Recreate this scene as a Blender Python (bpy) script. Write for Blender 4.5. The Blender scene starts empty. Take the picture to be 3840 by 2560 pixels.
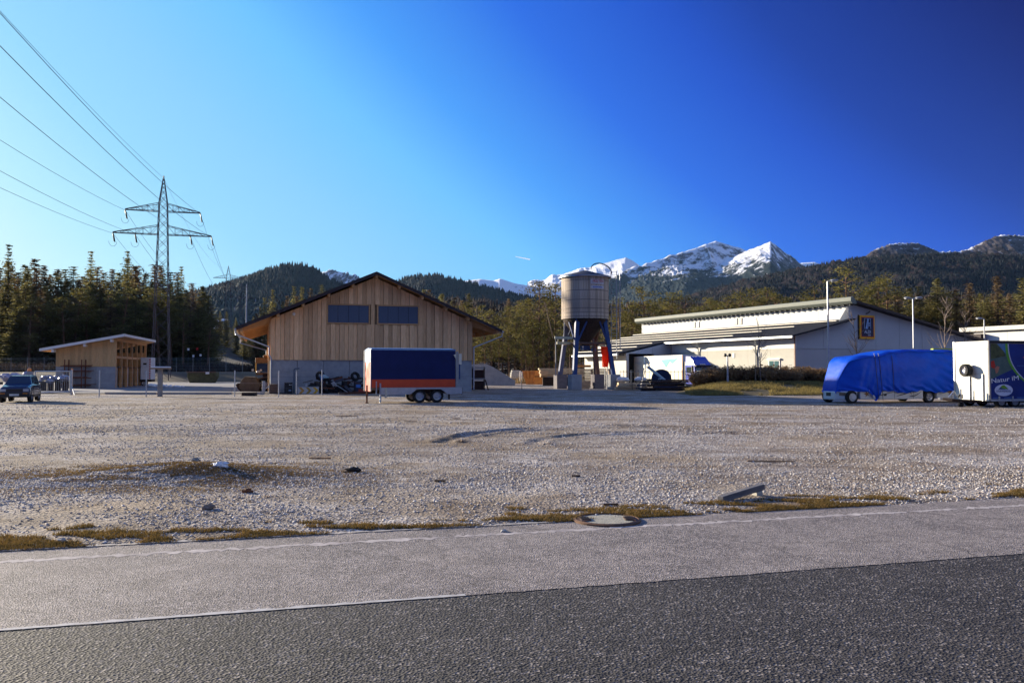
import bpy
import math
import random
import numpy as np
from math import radians as R, sin, cos, tan, pi, sqrt
from mathutils import Vector, Matrix

random.seed(7)
rng = np.random.default_rng(11)
C = bpy.context
S = C.scene
COL = S.collection

# ------------------------------------------------------------------ camera, sky, sun, exposure
F = 3100.0            # focal length in pixels of the 3840 px wide photograph
CAMH = 1.7
PITCH = R(2.03)
cd = bpy.data.cameras.new('camera')
cam = bpy.data.objects.new('camera', cd)
COL.objects.link(cam)
cd.sensor_width = 36.0
cd.lens = 36.0 * F / 3840.0
cd.clip_start = 0.1
cd.clip_end = 60000
cam.location = (0, 0, CAMH)
cam.rotation_euler = (R(90) + PITCH, 0, 0)
S.camera = cam

SUN_EL, SUN_AZ = R(12.8), R(-52)       # azimuth from +Y, negative = left
W = bpy.data.worlds.new('World')
S.world = W
W.use_nodes = True
nt = W.node_tree
for n in list(nt.nodes):
    nt.nodes.remove(n)
wo = nt.nodes.new('ShaderNodeOutputWorld')
bg = nt.nodes.new('ShaderNodeBackground')
sky = nt.nodes.new('ShaderNodeTexSky')
sky.sky_type = 'NISHITA'
sky.sun_disc = False
sky.sun_elevation = SUN_EL
sky.sun_rotation = SUN_AZ
sky.air_density = 1.0
sky.dust_density = 0.6
sky.ozone_density = 2.5
bw = nt.nodes.new('ShaderNodeRGBToBW')
geo = nt.nodes.new('ShaderNodeTexCoord')
dt = nt.nodes.new('ShaderNodeVectorMath')
dt.operation = 'DOT_PRODUCT'
dt.inputs[1].default_value = (sin(SUN_AZ) * cos(SUN_EL), cos(SUN_AZ) * cos(SUN_EL), sin(SUN_EL))
lg = nt.nodes.new('ShaderNodeMath')
lg.operation = 'LOGARITHM'
lg.inputs[1].default_value = math.e
ma = nt.nodes.new('ShaderNodeMath')
ma.operation = 'MULTIPLY_ADD'
ma.inputs[1].default_value = 1.5
mr = nt.nodes.new('ShaderNodeMapRange')
mr.inputs[1].default_value = -1.2
mr.inputs[2].default_value = 5.5
rp = nt.nodes.new('ShaderNodeValToRGB')
el = rp.color_ramp.elements
STOPS = [(-1.2, (.50, .58, .78)), (-.4, (.24, .37, .70)), (.3, (.015, .045, .27)), (.73, (.003, .011, .16)), (1.15, (.006, .045, .37)), (1.35, (.009, .08, .58)), (1.68, (.020, .15, .78)),
         (2.05, (.065, .34, .95)), (2.32, (.16, .54, 1.0)), (2.69, (.26, .62, 1.0)), (3.0, (.32, .69, 1.0)), (3.39, (.485, .83, 1.0)),
         (3.7, (.64, .92, 1.0)), (4.3, (1.0, 1.05, 1.0)), (5.5, (2.2, 2.0, 1.7))]
while len(el) < len(STOPS):
    el.new(0.5)
for e, (p, c) in zip(el, STOPS):
    e.position = (p + 1.2) / 6.7
    e.color = (*c, 1)
nt.links.new(sky.outputs[0], bw.inputs[0])
nt.links.new(bw.outputs[0], lg.inputs[0])
nt.links.new(geo.outputs['Generated'], dt.inputs[0])
nt.links.new(dt.outputs['Value'], ma.inputs[0])
nt.links.new(lg.outputs[0], ma.inputs[2])
nt.links.new(ma.outputs[0], mr.inputs[0])
nt.links.new(mr.outputs[0], rp.inputs[0])
nt.links.new(rp.outputs[0], bg.inputs[0])
nt.links.new(bg.outputs[0], wo.inputs[0])
bg.inputs[1].default_value = 0.43

sl = bpy.data.lights.new('sun', 'SUN')
sl.energy = 5.0
sl.angle = R(0.55)
sl.color = (1.0, 0.87, 0.68)
so = bpy.data.objects.new('sun', sl)
COL.objects.link(so)
SDIR = Vector((sin(SUN_AZ) * cos(SUN_EL), cos(SUN_AZ) * cos(SUN_EL), sin(SUN_EL)))
so.rotation_euler = SDIR.to_track_quat('Z', 'Y').to_euler()
so.location = (-60, 60, 60)
S.view_settings.view_transform = 'Standard'
S.view_settings.look = 'None'
S.view_settings.exposure = 1.25
S.view_settings.gamma = 1.0
S.view_settings.use_curve_mapping = False
S.cycles.max_bounces = 5
S.cycles.diffuse_bounces = 3
S.cycles.transparent_max_bounces = 8


# ------------------------------------------------------------------ pixel helpers (points of the photograph to the place)
def ray(u, v):
    x = (u - 1920) / F
    up = -(v - 1280) / F
    return (x, cos(PITCH) - up * sin(PITCH), sin(PITCH) + up * cos(PITCH))


def at(u, v, Y):
    d = ray(u, v)
    k = Y / d[1]
    return Vector((d[0] * k, Y, CAMH + d[2] * k))


def gr(u, v, z=0.0):
    d = ray(u, v)
    k = (z - CAMH) / d[2]
    return Vector((d[0] * k, d[1] * k, z))


def zat(v, Y):
    return at(1920, v, Y).z


def wall_s(u, ox, oy, a):
    """distance along a wall through (ox,oy) with direction a where the photo column u meets it"""
    q = (u - 1920) / F
    return (ox - q * oy) / (q * sin(a) - cos(a))


# ------------------------------------------------------------------ materials
MAT = {}


def M(name, c, c2=None, sc=4.0, rough=.75, metal=0.0, bump=0.0, bsc=30.0, st=(1, 1, 1), rnd=0.0, spec=.3, lo=.35, hi=.65, trans=0.0, detail=5.0, bdist=0.02):
    if name in MAT:
        return MAT[name]
    m = bpy.data.materials.new(name)
    m.use_nodes = True
    t = m.node_tree
    b = t.nodes['Principled BSDF']
    b.inputs['Roughness'].default_value = rough
    b.inputs['Metallic'].default_value = metal
    b.inputs['Specular IOR Level'].default_value = spec
    tc = t.nodes.new('ShaderNodeTexCoord')
    mp = t.nodes.new('ShaderNodeMapping')
    mp.inputs['Scale'].default_value = st
    t.links.new(tc.outputs['Object'], mp.inputs[0])
    if c2 is None:
        c2 = tuple(x * .8 for x in c)
    nz = t.nodes.new('ShaderNodeTexNoise')
    nz.inputs['Scale'].default_value = sc
    nz.inputs['Detail'].default_value = detail
    nz.inputs['Roughness'].default_value = .65
    t.links.new(mp.outputs[0], nz.inputs['Vector'])
    r = t.nodes.new('ShaderNodeValToRGB')
    r.color_ramp.elements[0].position = lo
    r.color_ramp.elements[1].position = hi
    r.color_ramp.elements[0].color = (*c, 1)
    r.color_ramp.elements[1].color = (*c2, 1)
    t.links.new(nz.outputs[0], r.inputs[0])
    out = r.outputs[0]
    if rnd:
        oi = t.nodes.new('ShaderNodeObjectInfo')
        mm = t.nodes.new('ShaderNodeMapRange')
        mm.inputs[3].default_value = 1 - rnd
        mm.inputs[4].default_value = 1 + rnd
        t.links.new(oi.outputs['Random'], mm.inputs[0])
        mx = t.nodes.new('ShaderNodeVectorMath')
        mx.operation = 'SCALE'
        t.links.new(out, mx.inputs[0])
        t.links.new(mm.outputs[0], mx.inputs['Scale'])
        out = mx.outputs[0]
    t.links.new(out, b.inputs['Base Color'])
    if bump:
        bz = t.nodes.new('ShaderNodeTexNoise')
        bz.inputs['Scale'].default_value = bsc
        bz.inputs['Detail'].default_value = 4
        t.links.new(mp.outputs[0], bz.inputs['Vector'])
        bp = t.nodes.new('ShaderNodeBump')
        bp.inputs['Strength'].default_value = bump
        bp.inputs['Distance'].default_value = bdist
        t.links.new(bz.outputs[0], bp.inputs['Height'])
        t.links.new(bp.outputs[0], b.inputs['Normal'])
    if trans:
        tr = t.nodes.new('ShaderNodeBsdfTranslucent')
        t.links.new(out, tr.inputs['Color'])
        ms = t.nodes.new('ShaderNodeMixShader')
        ms.inputs[0].default_value = trans
        t.links.new(b.outputs[0], ms.inputs[1])
        t.links.new(tr.outputs[0], ms.inputs[2])
        t.links.new(ms.outputs[0], t.nodes['Material Output'].inputs[0])
    MAT[name] = m
    return m


def glass(name, c, rough=.08):
    if name in MAT:
        return MAT[name]
    m = M(name, c, tuple(x * .9 for x in c), rough=rough, spec=.8)
    return m


woodm = M('larch_boards', (.84, .55, .30), (.66, .39, .19), sc=2.2, st=(9, 9, .7), rough=.7, bump=.25, bsc=9, rnd=.24)
woodin = M('fresh_timber', (.60, .36, .17), (.50, .27, .11), sc=2.0, st=(2, 2, 8), rough=.7, bump=.2, bsc=12, rnd=.12)
shedw = M('shed_boards', (.66, .43, .20), (.54, .34, .15), sc=2.5, st=(7, 7, .8), rough=.75, bump=.2, bsc=10, rnd=.12)
oldwood = M('weathered_wood', (.33, .23, .14), (.16, .11, .07), sc=3, st=(1, 6, 6), rough=.85, bump=.3, bsc=14, rnd=.2)
darkwood = M('dark_wood', (.06, .035, .025), (.03, .02, .015), sc=4, rough=.85, bump=.3, rnd=.2)
conc = M('concrete', (.36, .37, .38), (.28, .29, .30), sc=1.6, rough=.9, bump=.15, bsc=25, rnd=.06)
concd = M('concrete_old', (.30, .29, .27), (.2, .2, .19), sc=3, rough=.9, bump=.3, bsc=40, rnd=.08)
darkroof = M('roof_sheet_brown', (.045, .03, .03), (.03, .02, .02), sc=3, rough=.5)
galv = M('galvanised_steel', (.52, .54, .56), (.42, .44, .46), sc=6, rough=.38, metal=.8, rnd=.06)
steel = M('painted_grey_steel', (.34, .35, .36), (.27, .28, .29), sc=6, rough=.5, rnd=.06)
pylonm = M('pylon_steel', (.16, .14, .14), (.10, .085, .085), sc=2, rough=.6, metal=.3)
black = M('black_rubber', (.02, .02, .021), (.012, .012, .013), sc=8, rough=.8)
blackp = M('black_plastic', (.02, .02, .022), (.03, .03, .03), sc=5, rough=.45)
rimm = M('wheel_silver', (.5, .5, .52), (.42, .42, .44), sc=8, rough=.35, metal=.6)
navyglass = M('window_blind', (.085, .115, .175), (.07, .095, .15), sc=30, st=(1, 1, .05), rough=.35)
glassd = glass('dark_glass', (.03, .045, .05))
white = M('white_paint', (.80, .80, .77), (.74, .74, .71), sc=1.2, rough=.55, rnd=.02)
cream = M('cream_paint', (.66, .64, .55), (.62, .60, .51), sc=1.0, rough=.6)
beige = M('beige_render', (.60, .58, .50), (.55, .53, .46), sc=.8, rough=.85, rnd=.03)
snowm = M('snow', (.80, .83, .86), (.72, .76, .80), sc=6, rough=.6, bump=.5, bsc=14)
orange = M('orange_tarp', (.62, .065, .012), (.52, .05, .01), sc=2, rough=.4, bump=.12, bsc=5, spec=.5)
navyt = M('navy_tarp', (.008, .018, .10), (.006, .014, .08), sc=1.5, rough=.5, bump=.35, bsc=3, spec=.2)
palet = M('pale_and_sunlit_blue_tarp', (.42, .60, .66), (.34, .52, .60), sc=2, rough=.4, bump=.2, bsc=6, spec=.5)
bluet = M('blue_tarp', (.004, .085, .60), (.004, .06, .48), sc=1.0, rough=.45, bump=.35, bsc=2.2, spec=.18, bdist=.05)
bluep = M('blue_steel_paint', (.035, .08, .22), (.03, .06, .17), sc=3, rough=.5)
rust = M('rusty_steel', (.20, .07, .03), (.10, .04, .025), sc=6, rough=.85, bump=.3)
orangep = M('orange_skip_paint', (.72, .27, .06), (.45, .14, .04), sc=2.5, rough=.6, lo=.45, hi=.75)
olive = M('olive_skip_paint', (.12, .12, .05), (.07, .06, .03), sc=2, rough=.8)
greenp = M('green_paint', (.03, .42, .22), (.02, .34, .18), sc=3, rough=.5)
bluebar = M('light_blue_plastic', (.12, .30, .62), (.10, .26, .55), sc=3, rough=.4)
truckblue = M('truck_blue', (.02, .06, .50), (.02, .05, .42), sc=2, rough=.25, spec=.6)
teal = M('teal_print', (.03, .50, .36), (.03, .48, .34), rough=.5)
yellow = M('sign_yellow', (.75, .42, .03), (.70, .38, .03), rough=.5)
red = M('red_paint', (.55, .03, .02), (.48, .03, .02), rough=.45)
lamporange = M('orange_beacon', (.95, .30, .04), (.9, .26, .03), rough=.2, spec=.7)
needle = M('spruce_needles', (.10, .10, .038), (.24, .20, .075), sc=.35, rough=.75, rnd=.3, trans=.5)
needle2 = M('brown_needles', (.14, .095, .055), (.21, .15, .08), sc=.5, rough=.8, rnd=.25, trans=.4)
pinen = M('pine_needles', (.11, .105, .030), (.21, .175, .05), sc=.7, rough=.75, rnd=.28, trans=.45)
twigm = M('bare_twigs', (.12, .075, .055), (.085, .05, .04), sc=1, rough=.85, rnd=.2)
barkm = M('bark', (.11, .075, .05), (.06, .045, .035), sc=3, st=(3, 3, .6), rough=.9, bump=.5, bsc=8, rnd=.1)
barkp = M('pine_bark', (.24, .13, .07), (.13, .08, .05), sc=2, st=(3, 3, .6), rough=.9, bump=.5, bsc=8, rnd=.1)
drygrass = M('dry_grass', (.22, .16, .05), (.13, .11, .03), sc=3, rough=.85, trans=.3)
mossm = M('moss', (.11, .09, .02), (.07, .065, .02), sc=8, rough=.9, trans=.2)
bushm = M('brown_bush_twigs', (.38, .24, .11), (.20, .13, .07), sc=2, rough=.85, rnd=.15, trans=.2)


# ------------------------------------------------------------------ mesh builder
class MB:
    def __init__(s):
        s.v, s.f, s.mi, s.cur = [], [], [], 0

    def add(s, vs, fs):
        o = len(s.v)
        s.v += [tuple(p) for p in vs]
        for f in fs:
            s.f.append(tuple(i + o for i in f))
            s.mi.append(s.cur)
        return s

    def box(s, x0, x1, y0, y1, z0, z1):
        vs = [(x, y, z) for z in (z0, z1) for y in (y0, y1) for x in (x0, x1)]
        return s.add(vs, [(0, 2, 3, 1), (4, 5, 7, 6), (0, 1, 5, 4), (2, 6, 7, 3), (0, 4, 6, 2), (1, 3, 7, 5)])

    def obox(s, c, size, rz=0, rx=0, ry=0):
        m = Matrix.Rotation(rz, 3, 'Z') @ Matrix.Rotation(ry, 3, 'Y') @ Matrix.Rotation(rx, 3, 'X')
        hx, hy, hz = [k / 2 for k in size]
        vs = [Vector(c) + m @ Vector((x, y, z)) for z in (-hz, hz) for y in (-hy, hy) for x in (-hx, hx)]
        return s.add(vs, [(0, 2, 3, 1), (4, 5, 7, 6), (0, 1, 5, 4), (2, 6, 7, 3), (0, 4, 6, 2), (1, 3, 7, 5)])

    def prism(s, pts, a, b, axis='y'):
        """polygon pts in the plane across axis, extruded from a to b; axis y: (x,z); x: (y,z); z: (x,y)"""
        def mk(p, t):
            return {'y': (p[0], t, p[1]), 'x': (t, p[0], p[1]), 'z': (p[0], p[1], t)}[axis]
        n = len(pts)
        vs = [mk(p, a) for p in pts] + [mk(p, b) for p in pts]
        fs = [tuple(range(n)), tuple(range(2 * n - 1, n - 1, -1))]
        fs += [(i, i + n, (i + 1) % n + n, (i + 1) % n) for i in range(n)]
        return s.add(vs, fs)

    def tube(s, p, q, r, n=6, r2=None, cap=True):
        p, q = Vector(p), Vector(q)
        d = q - p
        if d.length < 1e-6:
            return s
        r2 = r if r2 is None else r2
        a = d.orthogonal().normalized()
        b = d.normalized().cross(a)
        vs = [p + (a * cos(2 * pi * i / n) + b * sin(2 * pi * i / n)) * r for i in range(n)]
        vs += [q + (a * cos(2 * pi * i / n) + b * sin(2 * pi * i / n)) * r2 for i in range(n)]
        fs = [(i, (i + 1) % n, (i + 1) % n + n, i + n) for i in range(n)]
        if cap:
            fs += [tuple(range(n - 1, -1, -1)), tuple(range(n, 2 * n))]
        return s.add(vs, fs)

    def path(s, pts, r, n=6):
        for a, b in zip(pts[:-1], pts[1:]):
            s.tube(a, b, r, n)
        return s

    def lathe(s, prof, c=(0, 0, 0), n=16, axis='z', closed=False):
        vs, fs = [], []
        k = len(prof)
        for i in range(n):
            a = 2 * pi * i / n
            for (r, h) in prof:
                x, y = r * cos(a), r * sin(a)
                p = {'z': (x, y, h), 'y': (x, h, y), 'x': (h, x, y)}[axis]
                vs.append((c[0] + p[0], c[1] + p[1], c[2] + p[2]))
        for i in range(n):
            j = (i + 1) % n
            for q in range(k - 1):
                fs.append((i * k + q, j * k + q, j * k + q + 1, i * k + q + 1))
            if closed:
                fs.append((i * k + k - 1, j * k + k - 1, j * k, i * k))
        if not closed:
            if prof[0][0] > 1e-5:
                fs.append(tuple(i * k for i in range(n - 1, -1, -1)))
            if prof[-1][0] > 1e-5:
                fs.append(tuple(i * k + k - 1 for i in range(n)))
        return s.add(vs, fs)

    def loft(s, secs, cap=True):
        n = len(secs[0])
        vs = [p for sec in secs for p in sec]
        fs = []
        for i in range(len(secs) - 1):
            for j in range(n):
                fs.append((i * n + j, i * n + (j + 1) % n, (i + 1) * n + (j + 1) % n, (i + 1) * n + j))
        if cap:
            fs.append(tuple(range(n - 1, -1, -1)))
            fs.append(tuple((len(secs) - 1) * n + j for j in range(n)))
        return s.add(vs, fs)

    def blob(s, c, r, n=7, m=5, jit=.2, sz=1.0):
        vs, fs = [], []
        for i in range(m + 1):
            th = pi * i / m
            for j in range(n):
                a = 2 * pi * j / n
                k = r * (1 + random.uniform(-jit, jit))
                vs.append((c[0] + k * sin(th) * cos(a), c[1] + k * sin(th) * sin(a), c[2] + k * cos(th) * sz))
        for i in range(m):
            for j in range(n):
                fs.append((i * n + j, (i + 1) * n + j, (i + 1) * n + (j + 1) % n, i * n + (j + 1) % n))
        return s.add(vs, fs)

    def mesh(s, name, mats):
        me = bpy.data.meshes.new(name)
        me.from_pydata(s.v, [], s.f)
        if not isinstance(mats, (list, tuple)):
            mats = [mats]
        for m in mats:
            me.materials.append(m)
        if len(mats) > 1:
            me.polygons.foreach_set('material_index', s.mi)
        me.update()
        return me

    def build(s, name, mats, parent=None, smooth=False, bevel=0, fix=True):
        me = s.mesh(name, mats)
        if fix:
            import bmesh
            bm = bmesh.new()
            bm.from_mesh(me)
            bmesh.ops.recalc_face_normals(bm, faces=bm.faces)
            bm.to_mesh(me)
            bm.free()
        if smooth:
            me.polygons.foreach_set('use_smooth', [True] * len(me.polygons))
        o = bpy.data.objects.new(name, me)
        COL.objects.link(o)
        if parent is not None:
            o.parent = parent
        if bevel:
            b = o.modifiers.new('bevel', 'BEVEL')
            b.width = bevel
            b.segments = 2
            b.limit_method = 'ANGLE'
        return o


def tag(o, label=None, cat=None, group=None, kind=None):
    if label:
        o['label'] = label
    if cat:
        o['category'] = cat
    if group:
        o['group'] = group
    if kind:
        o['kind'] = kind
    return o


def thing(name, label, cat, loc=(0, 0, 0), rz=0, group=None):
    o = bpy.data.objects.new(name, None)
    o.empty_display_size = .3
    COL.objects.link(o)
    o.location = loc
    o.rotation_euler = (0, 0, rz)
    return tag(o, label, cat, group)


def part(name, me, parent, loc=(0, 0, 0), rot=(0, 0, 0), sc=(1, 1, 1)):
    o = bpy.data.objects.new(name, me)
    COL.objects.link(o)
    o.parent = parent
    o.location = loc
    o.rotation_euler = rot
    o.scale = sc
    return o


def dup(root, loc, rz=0, sc=1.0, label=None, group=None):
    r = root.copy()
    COL.objects.link(r)
    r.location = loc
    r.rotation_euler = (0, 0, rz)
    r.scale = (sc, sc, sc) if not isinstance(sc, tuple) else sc
    if label:
        r['label'] = label
    if group:
        r['group'] = group
    for ch in list(root.children):
        c = ch.copy()
        COL.objects.link(c)
        c.parent = r
        for g in list(ch.children):
            d = g.copy()
            COL.objects.link(d)
            d.parent = c
    return r


def text(name, body, size, mat, parent, loc, rot, extr=.004, w=None, align='CENTER'):
    cu = bpy.data.curves.new(name, 'FONT')
    cu.body = body
    cu.size = size
    cu.extrude = extr
    cu.align_x = align
    cu.align_y = 'CENTER'
    tmp = bpy.data.objects.new('tmp', cu)
    COL.objects.link(tmp)
    dg = C.evaluated_depsgraph_get()
    me = bpy.data.meshes.new_from_object(tmp.evaluated_get(dg))
    bpy.data.objects.remove(tmp)
    me.materials.clear()
    me.materials.append(mat)
    me.name = name
    o = part(name, me, parent, loc, rot)
    if w:
        xs = [v.co.x for v in me.vertices]
        k = w / (max(xs) - min(xs))
        o.scale = (k, 1 if k > 3 else 1, 1)
    return o


def npmesh(name, V, Fc, mats, parent=None, smooth=False, attr=None, mi=None):
    V = np.asarray(V, dtype=np.float32)
    Fc = np.asarray(Fc, dtype=np.int32)
    me = bpy.data.meshes.new(name)
    n, k = Fc.shape
    me.vertices.add(len(V))
    me.vertices.foreach_set('co', V.ravel())
    me.loops.add(n * k)
    me.loops.foreach_set('vertex_index', Fc.ravel())
    me.polygons.add(n)
    me.polygons.foreach_set('loop_start', np.arange(0, n * k, k, dtype=np.int32))
    me.polygons.foreach_set('loop_total', np.full(n, k, dtype=np.int32))
    if not isinstance(mats, (list, tuple)):
        mats = [mats]
    for m in mats:
        me.materials.append(m)
    if mi is not None:
        me.polygons.foreach_set('material_index', np.asarray(mi, dtype=np.int32))
    if smooth:
        me.polygons.foreach_set('use_smooth', np.ones(n, dtype=bool))
    me.update(calc_edges=True)
    if attr is not None:
        a = me.attributes.new('rnd', 'FLOAT', 'POINT')
        a.data.foreach_set('value', np.asarray(attr, dtype=np.float32))
    o = bpy.data.objects.new(name, me)
    COL.objects.link(o)
    if parent is not None:
        o.parent = parent
    return o


def hash2(ix, iy, seed=0):
    h = (ix.astype(np.int64) * 374761393 + iy.astype(np.int64) * 668265263 + seed * 974634777) & 0xffffffff
    h = ((h ^ (h >> 13)) * 1274126177) & 0xffffffff
    return ((h ^ (h >> 16)) & 0xffffff) / float(0xffffff)


def vnoise(x, y, seed=0):
    x = np.asarray(x, dtype=float)
    y = np.asarray(y, dtype=float)
    ix, iy = np.floor(x), np.floor(y)
    fx, fy = x - ix, y - iy
    fx = fx * fx * (3 - 2 * fx)
    fy = fy * fy * (3 - 2 * fy)
    a, b = hash2(ix, iy, seed), hash2(ix + 1, iy, seed)
    c, d = hash2(ix, iy + 1, seed), hash2(ix + 1, iy + 1, seed)
    return (a * (1 - fx) + b * fx) * (1 - fy) + (c * (1 - fx) + d * fx) * fy


def fbm(x, y, o=4, seed=0, ridged=False):
    t, a, n = 0, 1, 0
    x = np.asarray(x, dtype=float)
    y = np.asarray(y, dtype=float)
    for i in range(o):
        v = vnoise(x, y, seed + i) * 2 - 1
        if ridged:
            v = 1 - 2 * np.abs(v)
        t = t + a * v
        n += a
        a *= .5
        x, y = x * 2.03 + 5.1, y * 2.03 + 1.7
    return t / n


def sstep(a, b, x):
    t = np.clip((np.asarray(x, dtype=float) - a) / (b - a), 0, 1)
    return t * t * (3 - 2 * t)


def gridfaces(ny, nx):
    i = np.arange(ny - 1)[:, None] * nx + np.arange(nx - 1)[None, :]
    i = i.ravel()
    return np.stack([i, i + 1, i + nx + 1, i + nx], 1)


# ------------------------------------------------------------------ terrain
def terrain(x, y):
    x = np.asarray(x, dtype=float)
    y = np.asarray(y, dtype=float)
    left = sstep(-22, -34, x)
    z = left * sstep(123, 131, y) * 1.5
    u = x / np.maximum(y, 1)
    hill = sstep(-.26, -.42, u) * sstep(150, 330, y) * 17 + sstep(-.18, -.34, u) * sstep(200, 420, y) * 9
    z = z + hill * (1 - .6 * sstep(500, 1500, y))
    z = z + sstep(110, 150, y) * .8 * sstep(-20, 0, x)
    z = z + fbm(x / 30, y / 30, 3, 3) * .5 * sstep(120, 200, y)
    z = z + sstep(300, 900, y) * 14 * (1 - sstep(1200, 2200, y))
    return z


EA, EB = gr(0, 2070), gr(3840, 1868)
RD = (EB - EA).normalized()            # road direction
RN = Vector((RD.y, -RD.x, 0))          # towards the camera
T1 = (gr(0, 2362) - EA).dot(RN) * .5 + (gr(3840, 2077) - EA).dot(RN) * .5


def road_t(x, y):
    return (x - EA.x) * RN.x + (y - EA.y) * RN.y


def nonuni(a, b, fine, growth=1.12, mid=0):
    out = [0]
    st = fine
    while out[-1] < b - mid:
        out.append(out[-1] + st)
        st *= growth
    neg = [0]
    st = fine
    while neg[-1] < mid - a:
        neg.append(neg[-1] + st)
        st *= growth
    return np.array([mid - q for q in neg[:0:-1]] + [mid + q for q in out])


def far_mat():
    m = M('far_ground', (.07, .05, .04), (.11, .085, .05), sc=.12, rough=.95, bump=.6, bsc=2, lo=.4, hi=.6)
    return m


gx = nonuni(-8200, 8200, 5.0, 1.035)
gy = np.concatenate([np.arange(-120, 110, 10), np.arange(110, 450, 4.5), np.geomspace(450, 9300, 60)])
X, Y = np.meshgrid(gx, gy)
Z = terrain(X, Y)
Z = Z - .14 * (1 - sstep(108, 116, Y)) * 1.0
ground = npmesh('ground', np.stack([X, Y, Z], -1).reshape(-1, 3), gridfaces(len(gy), len(gx)), far_mat(), smooth=True)
tag(ground, kind='structure')


def lot_h(x, y):
    """height of the gravel above the road level"""
    t = -road_t(x, y)
    h = fbm(x / 3.2, y / 3.2, 3, 21) * .028 + fbm(x / .5, y / .5, 2, 22) * .005 * (1 - sstep(14, 24, y) * .7)
    h = h * sstep(0, 1.2, t) + .012 - .02 * (1 - sstep(0, .25, t))
    # low overgrown mound on the left
    c = gr(700, 1790)
    h = h + .21 * np.exp(-(((x - c.x) / 1.7) ** 2 + ((y - c.y) / .75) ** 2))
    # wheel ruts
    for (r, cx, cy, w) in RUTS:
        d = np.abs(np.hypot((x - cx), (y - cy) * 1.0) - r)
        ang = np.arctan2(y - cy, x - cx)
        on = np.where((ang > 1.15) & (ang < 3.3), 1.0, 0.0)
        h = h + on * (-.034 * np.exp(-(d / .18) ** 2) + .040 * np.exp(-((d - .32) / .14) ** 2)) * np.clip(.9 + 1.2 * fbm(x / 1.3, y / 1.3, 3, 90), 0, 1.4)
    # kerb-like edge where the yard starts to sink at the back
    return h


pr = gr(1985, 1655)
RUTS = [(5.6, pr.x + 3.6, pr.y - .4, .2), (3.9, pr.x + 4.0, pr.y - 1.0, .2)]


def gravel_mat(name, stones=False):
    m = bpy.data.materials.new(name)
    m.use_nodes = True
    t = m.node_tree
    b = t.nodes['Principled BSDF']
    b.inputs['Roughness'].default_value = .9
    b.inputs['Specular IOR Level'].default_value = .2
    tc = t.nodes.new('ShaderNodeTexCoord')

    def noise(s, d=4, mp=None):
        n = t.nodes.new('ShaderNodeTexNoise')
        n.inputs['Scale'].default_value = s
        n.inputs['Detail'].default_value = d
        t.links.new(tc.outputs['Object'], n.inputs['Vector'])
        return n.outputs[0]

    def ramp(src, stops):
        r = t.nodes.new('ShaderNodeValToRGB')
        e = r.color_ramp.elements
        while len(e) < len(stops):
            e.new(.5)
        for q, (p, c) in zip(e, stops):
            q.position = p
            q.color = (*c, 1)
        t.links.new(src, r.inputs[0])
        return r.outputs[0]

    def mix(f, a, bb, mode='MIX'):
        x = t.nodes.new('ShaderNodeMix')
        x.data_type = 'RGBA'
        x.blend_type = mode
        if isinstance(f, float):
            x.inputs[0].default_value = f
        else:
            t.links.new(f, x.inputs[0])
        t.links.new(a, x.inputs[6])
        t.links.new(bb, x.inputs[7])
        return x.outputs[2]
    if stones:
        at_ = t.nodes.new('ShaderNodeAttribute')
        at_.attribute_name = 'rnd'
        col = ramp(at_.outputs['Fac'], [(0, (.22, .175, .14)), (.3, (.40, .355, .32)), (.65, (.55, .505, .47)), (.93, (.70, .67, .64)), (1, (.34, .20, .10))])
        t.links.new(col, b.inputs['Base Color'])
        return m
    vo = t.nodes.new('ShaderNodeTexVoronoi')
    vo.inputs['Scale'].default_value = 26
    t.links.new(tc.outputs['Object'], vo.inputs['Vector'])
    sp = t.nodes.new('ShaderNodeSeparateColor')
    t.links.new(vo.outputs['Color'], sp.inputs[0])
    fine = ramp(sp.outputs[0], [(0, (.11, .09, .075)), (.25, (.25, .215, .19)), (.6, (.42, .375, .34)), (.9, (.58, .54, .50)), (1, (.70, .67, .64))])
    sand = ramp(noise(14, 6), [(.3, (.17, .13, .09)), (.7, (.42, .34, .25))])
    patch = ramp(noise(.35, 6), [(.42, (0, 0, 0)), (.62, (1, 1, 1))])
    x1 = mix(patch, fine, sand)
    wet = ramp(noise(1.1, 7), [(.36, (.62, .58, .55)), (.55, (1, 1, 1))])
    x1 = mix(1.0, x1, wet, 'MULTIPLY')
    mpn = t.nodes.new('ShaderNodeMapping')
    mpn.inputs['Scale'].default_value = (.10, .75, 1)
    mpn.inputs['Rotation'].default_value = (0, 0, -.12)
    t.links.new(tc.outputs['Object'], mpn.inputs[0])
    sn_ = t.nodes.new('ShaderNodeTexNoise')
    sn_.inputs['Scale'].default_value = 1.0
    sn_.inputs['Detail'].default_value = 7
    t.links.new(mpn.outputs[0], sn_.inputs['Vector'])
    streak = ramp(sn_.outputs[0], [(.40, (.80, .75, .70)), (.52, (1, 1, 1)), (.64, (1.12, 1.10, 1.08))])
    x1 = mix(1.0, x1, streak, 'MULTIPLY')
    t.links.new(x1, b.inputs['Base Color'])
    bp = t.nodes.new('ShaderNodeBump')
    bp.inputs['Strength'].default_value = .9
    bp.inputs['Distance'].default_value = .03
    t.links.new(vo.outputs['Distance'], bp.inputs['Height'])
    bp2 = t.nodes.new('ShaderNodeBump')
    bp2.inputs['Strength'].default_value = .8
    bp2.inputs['Distance'].default_value = .05
    t.links.new(noise(7, 5), bp2.inputs['Height'])
    t.links.new(bp2.outputs[0], bp.inputs['Normal'])
    t.links.new(bp.outputs[0], b.inputs['Normal'])
    return m


gravm = gravel_mat('gravel_surface')
stonem = gravel_mat('gravel_stones', True)

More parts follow.
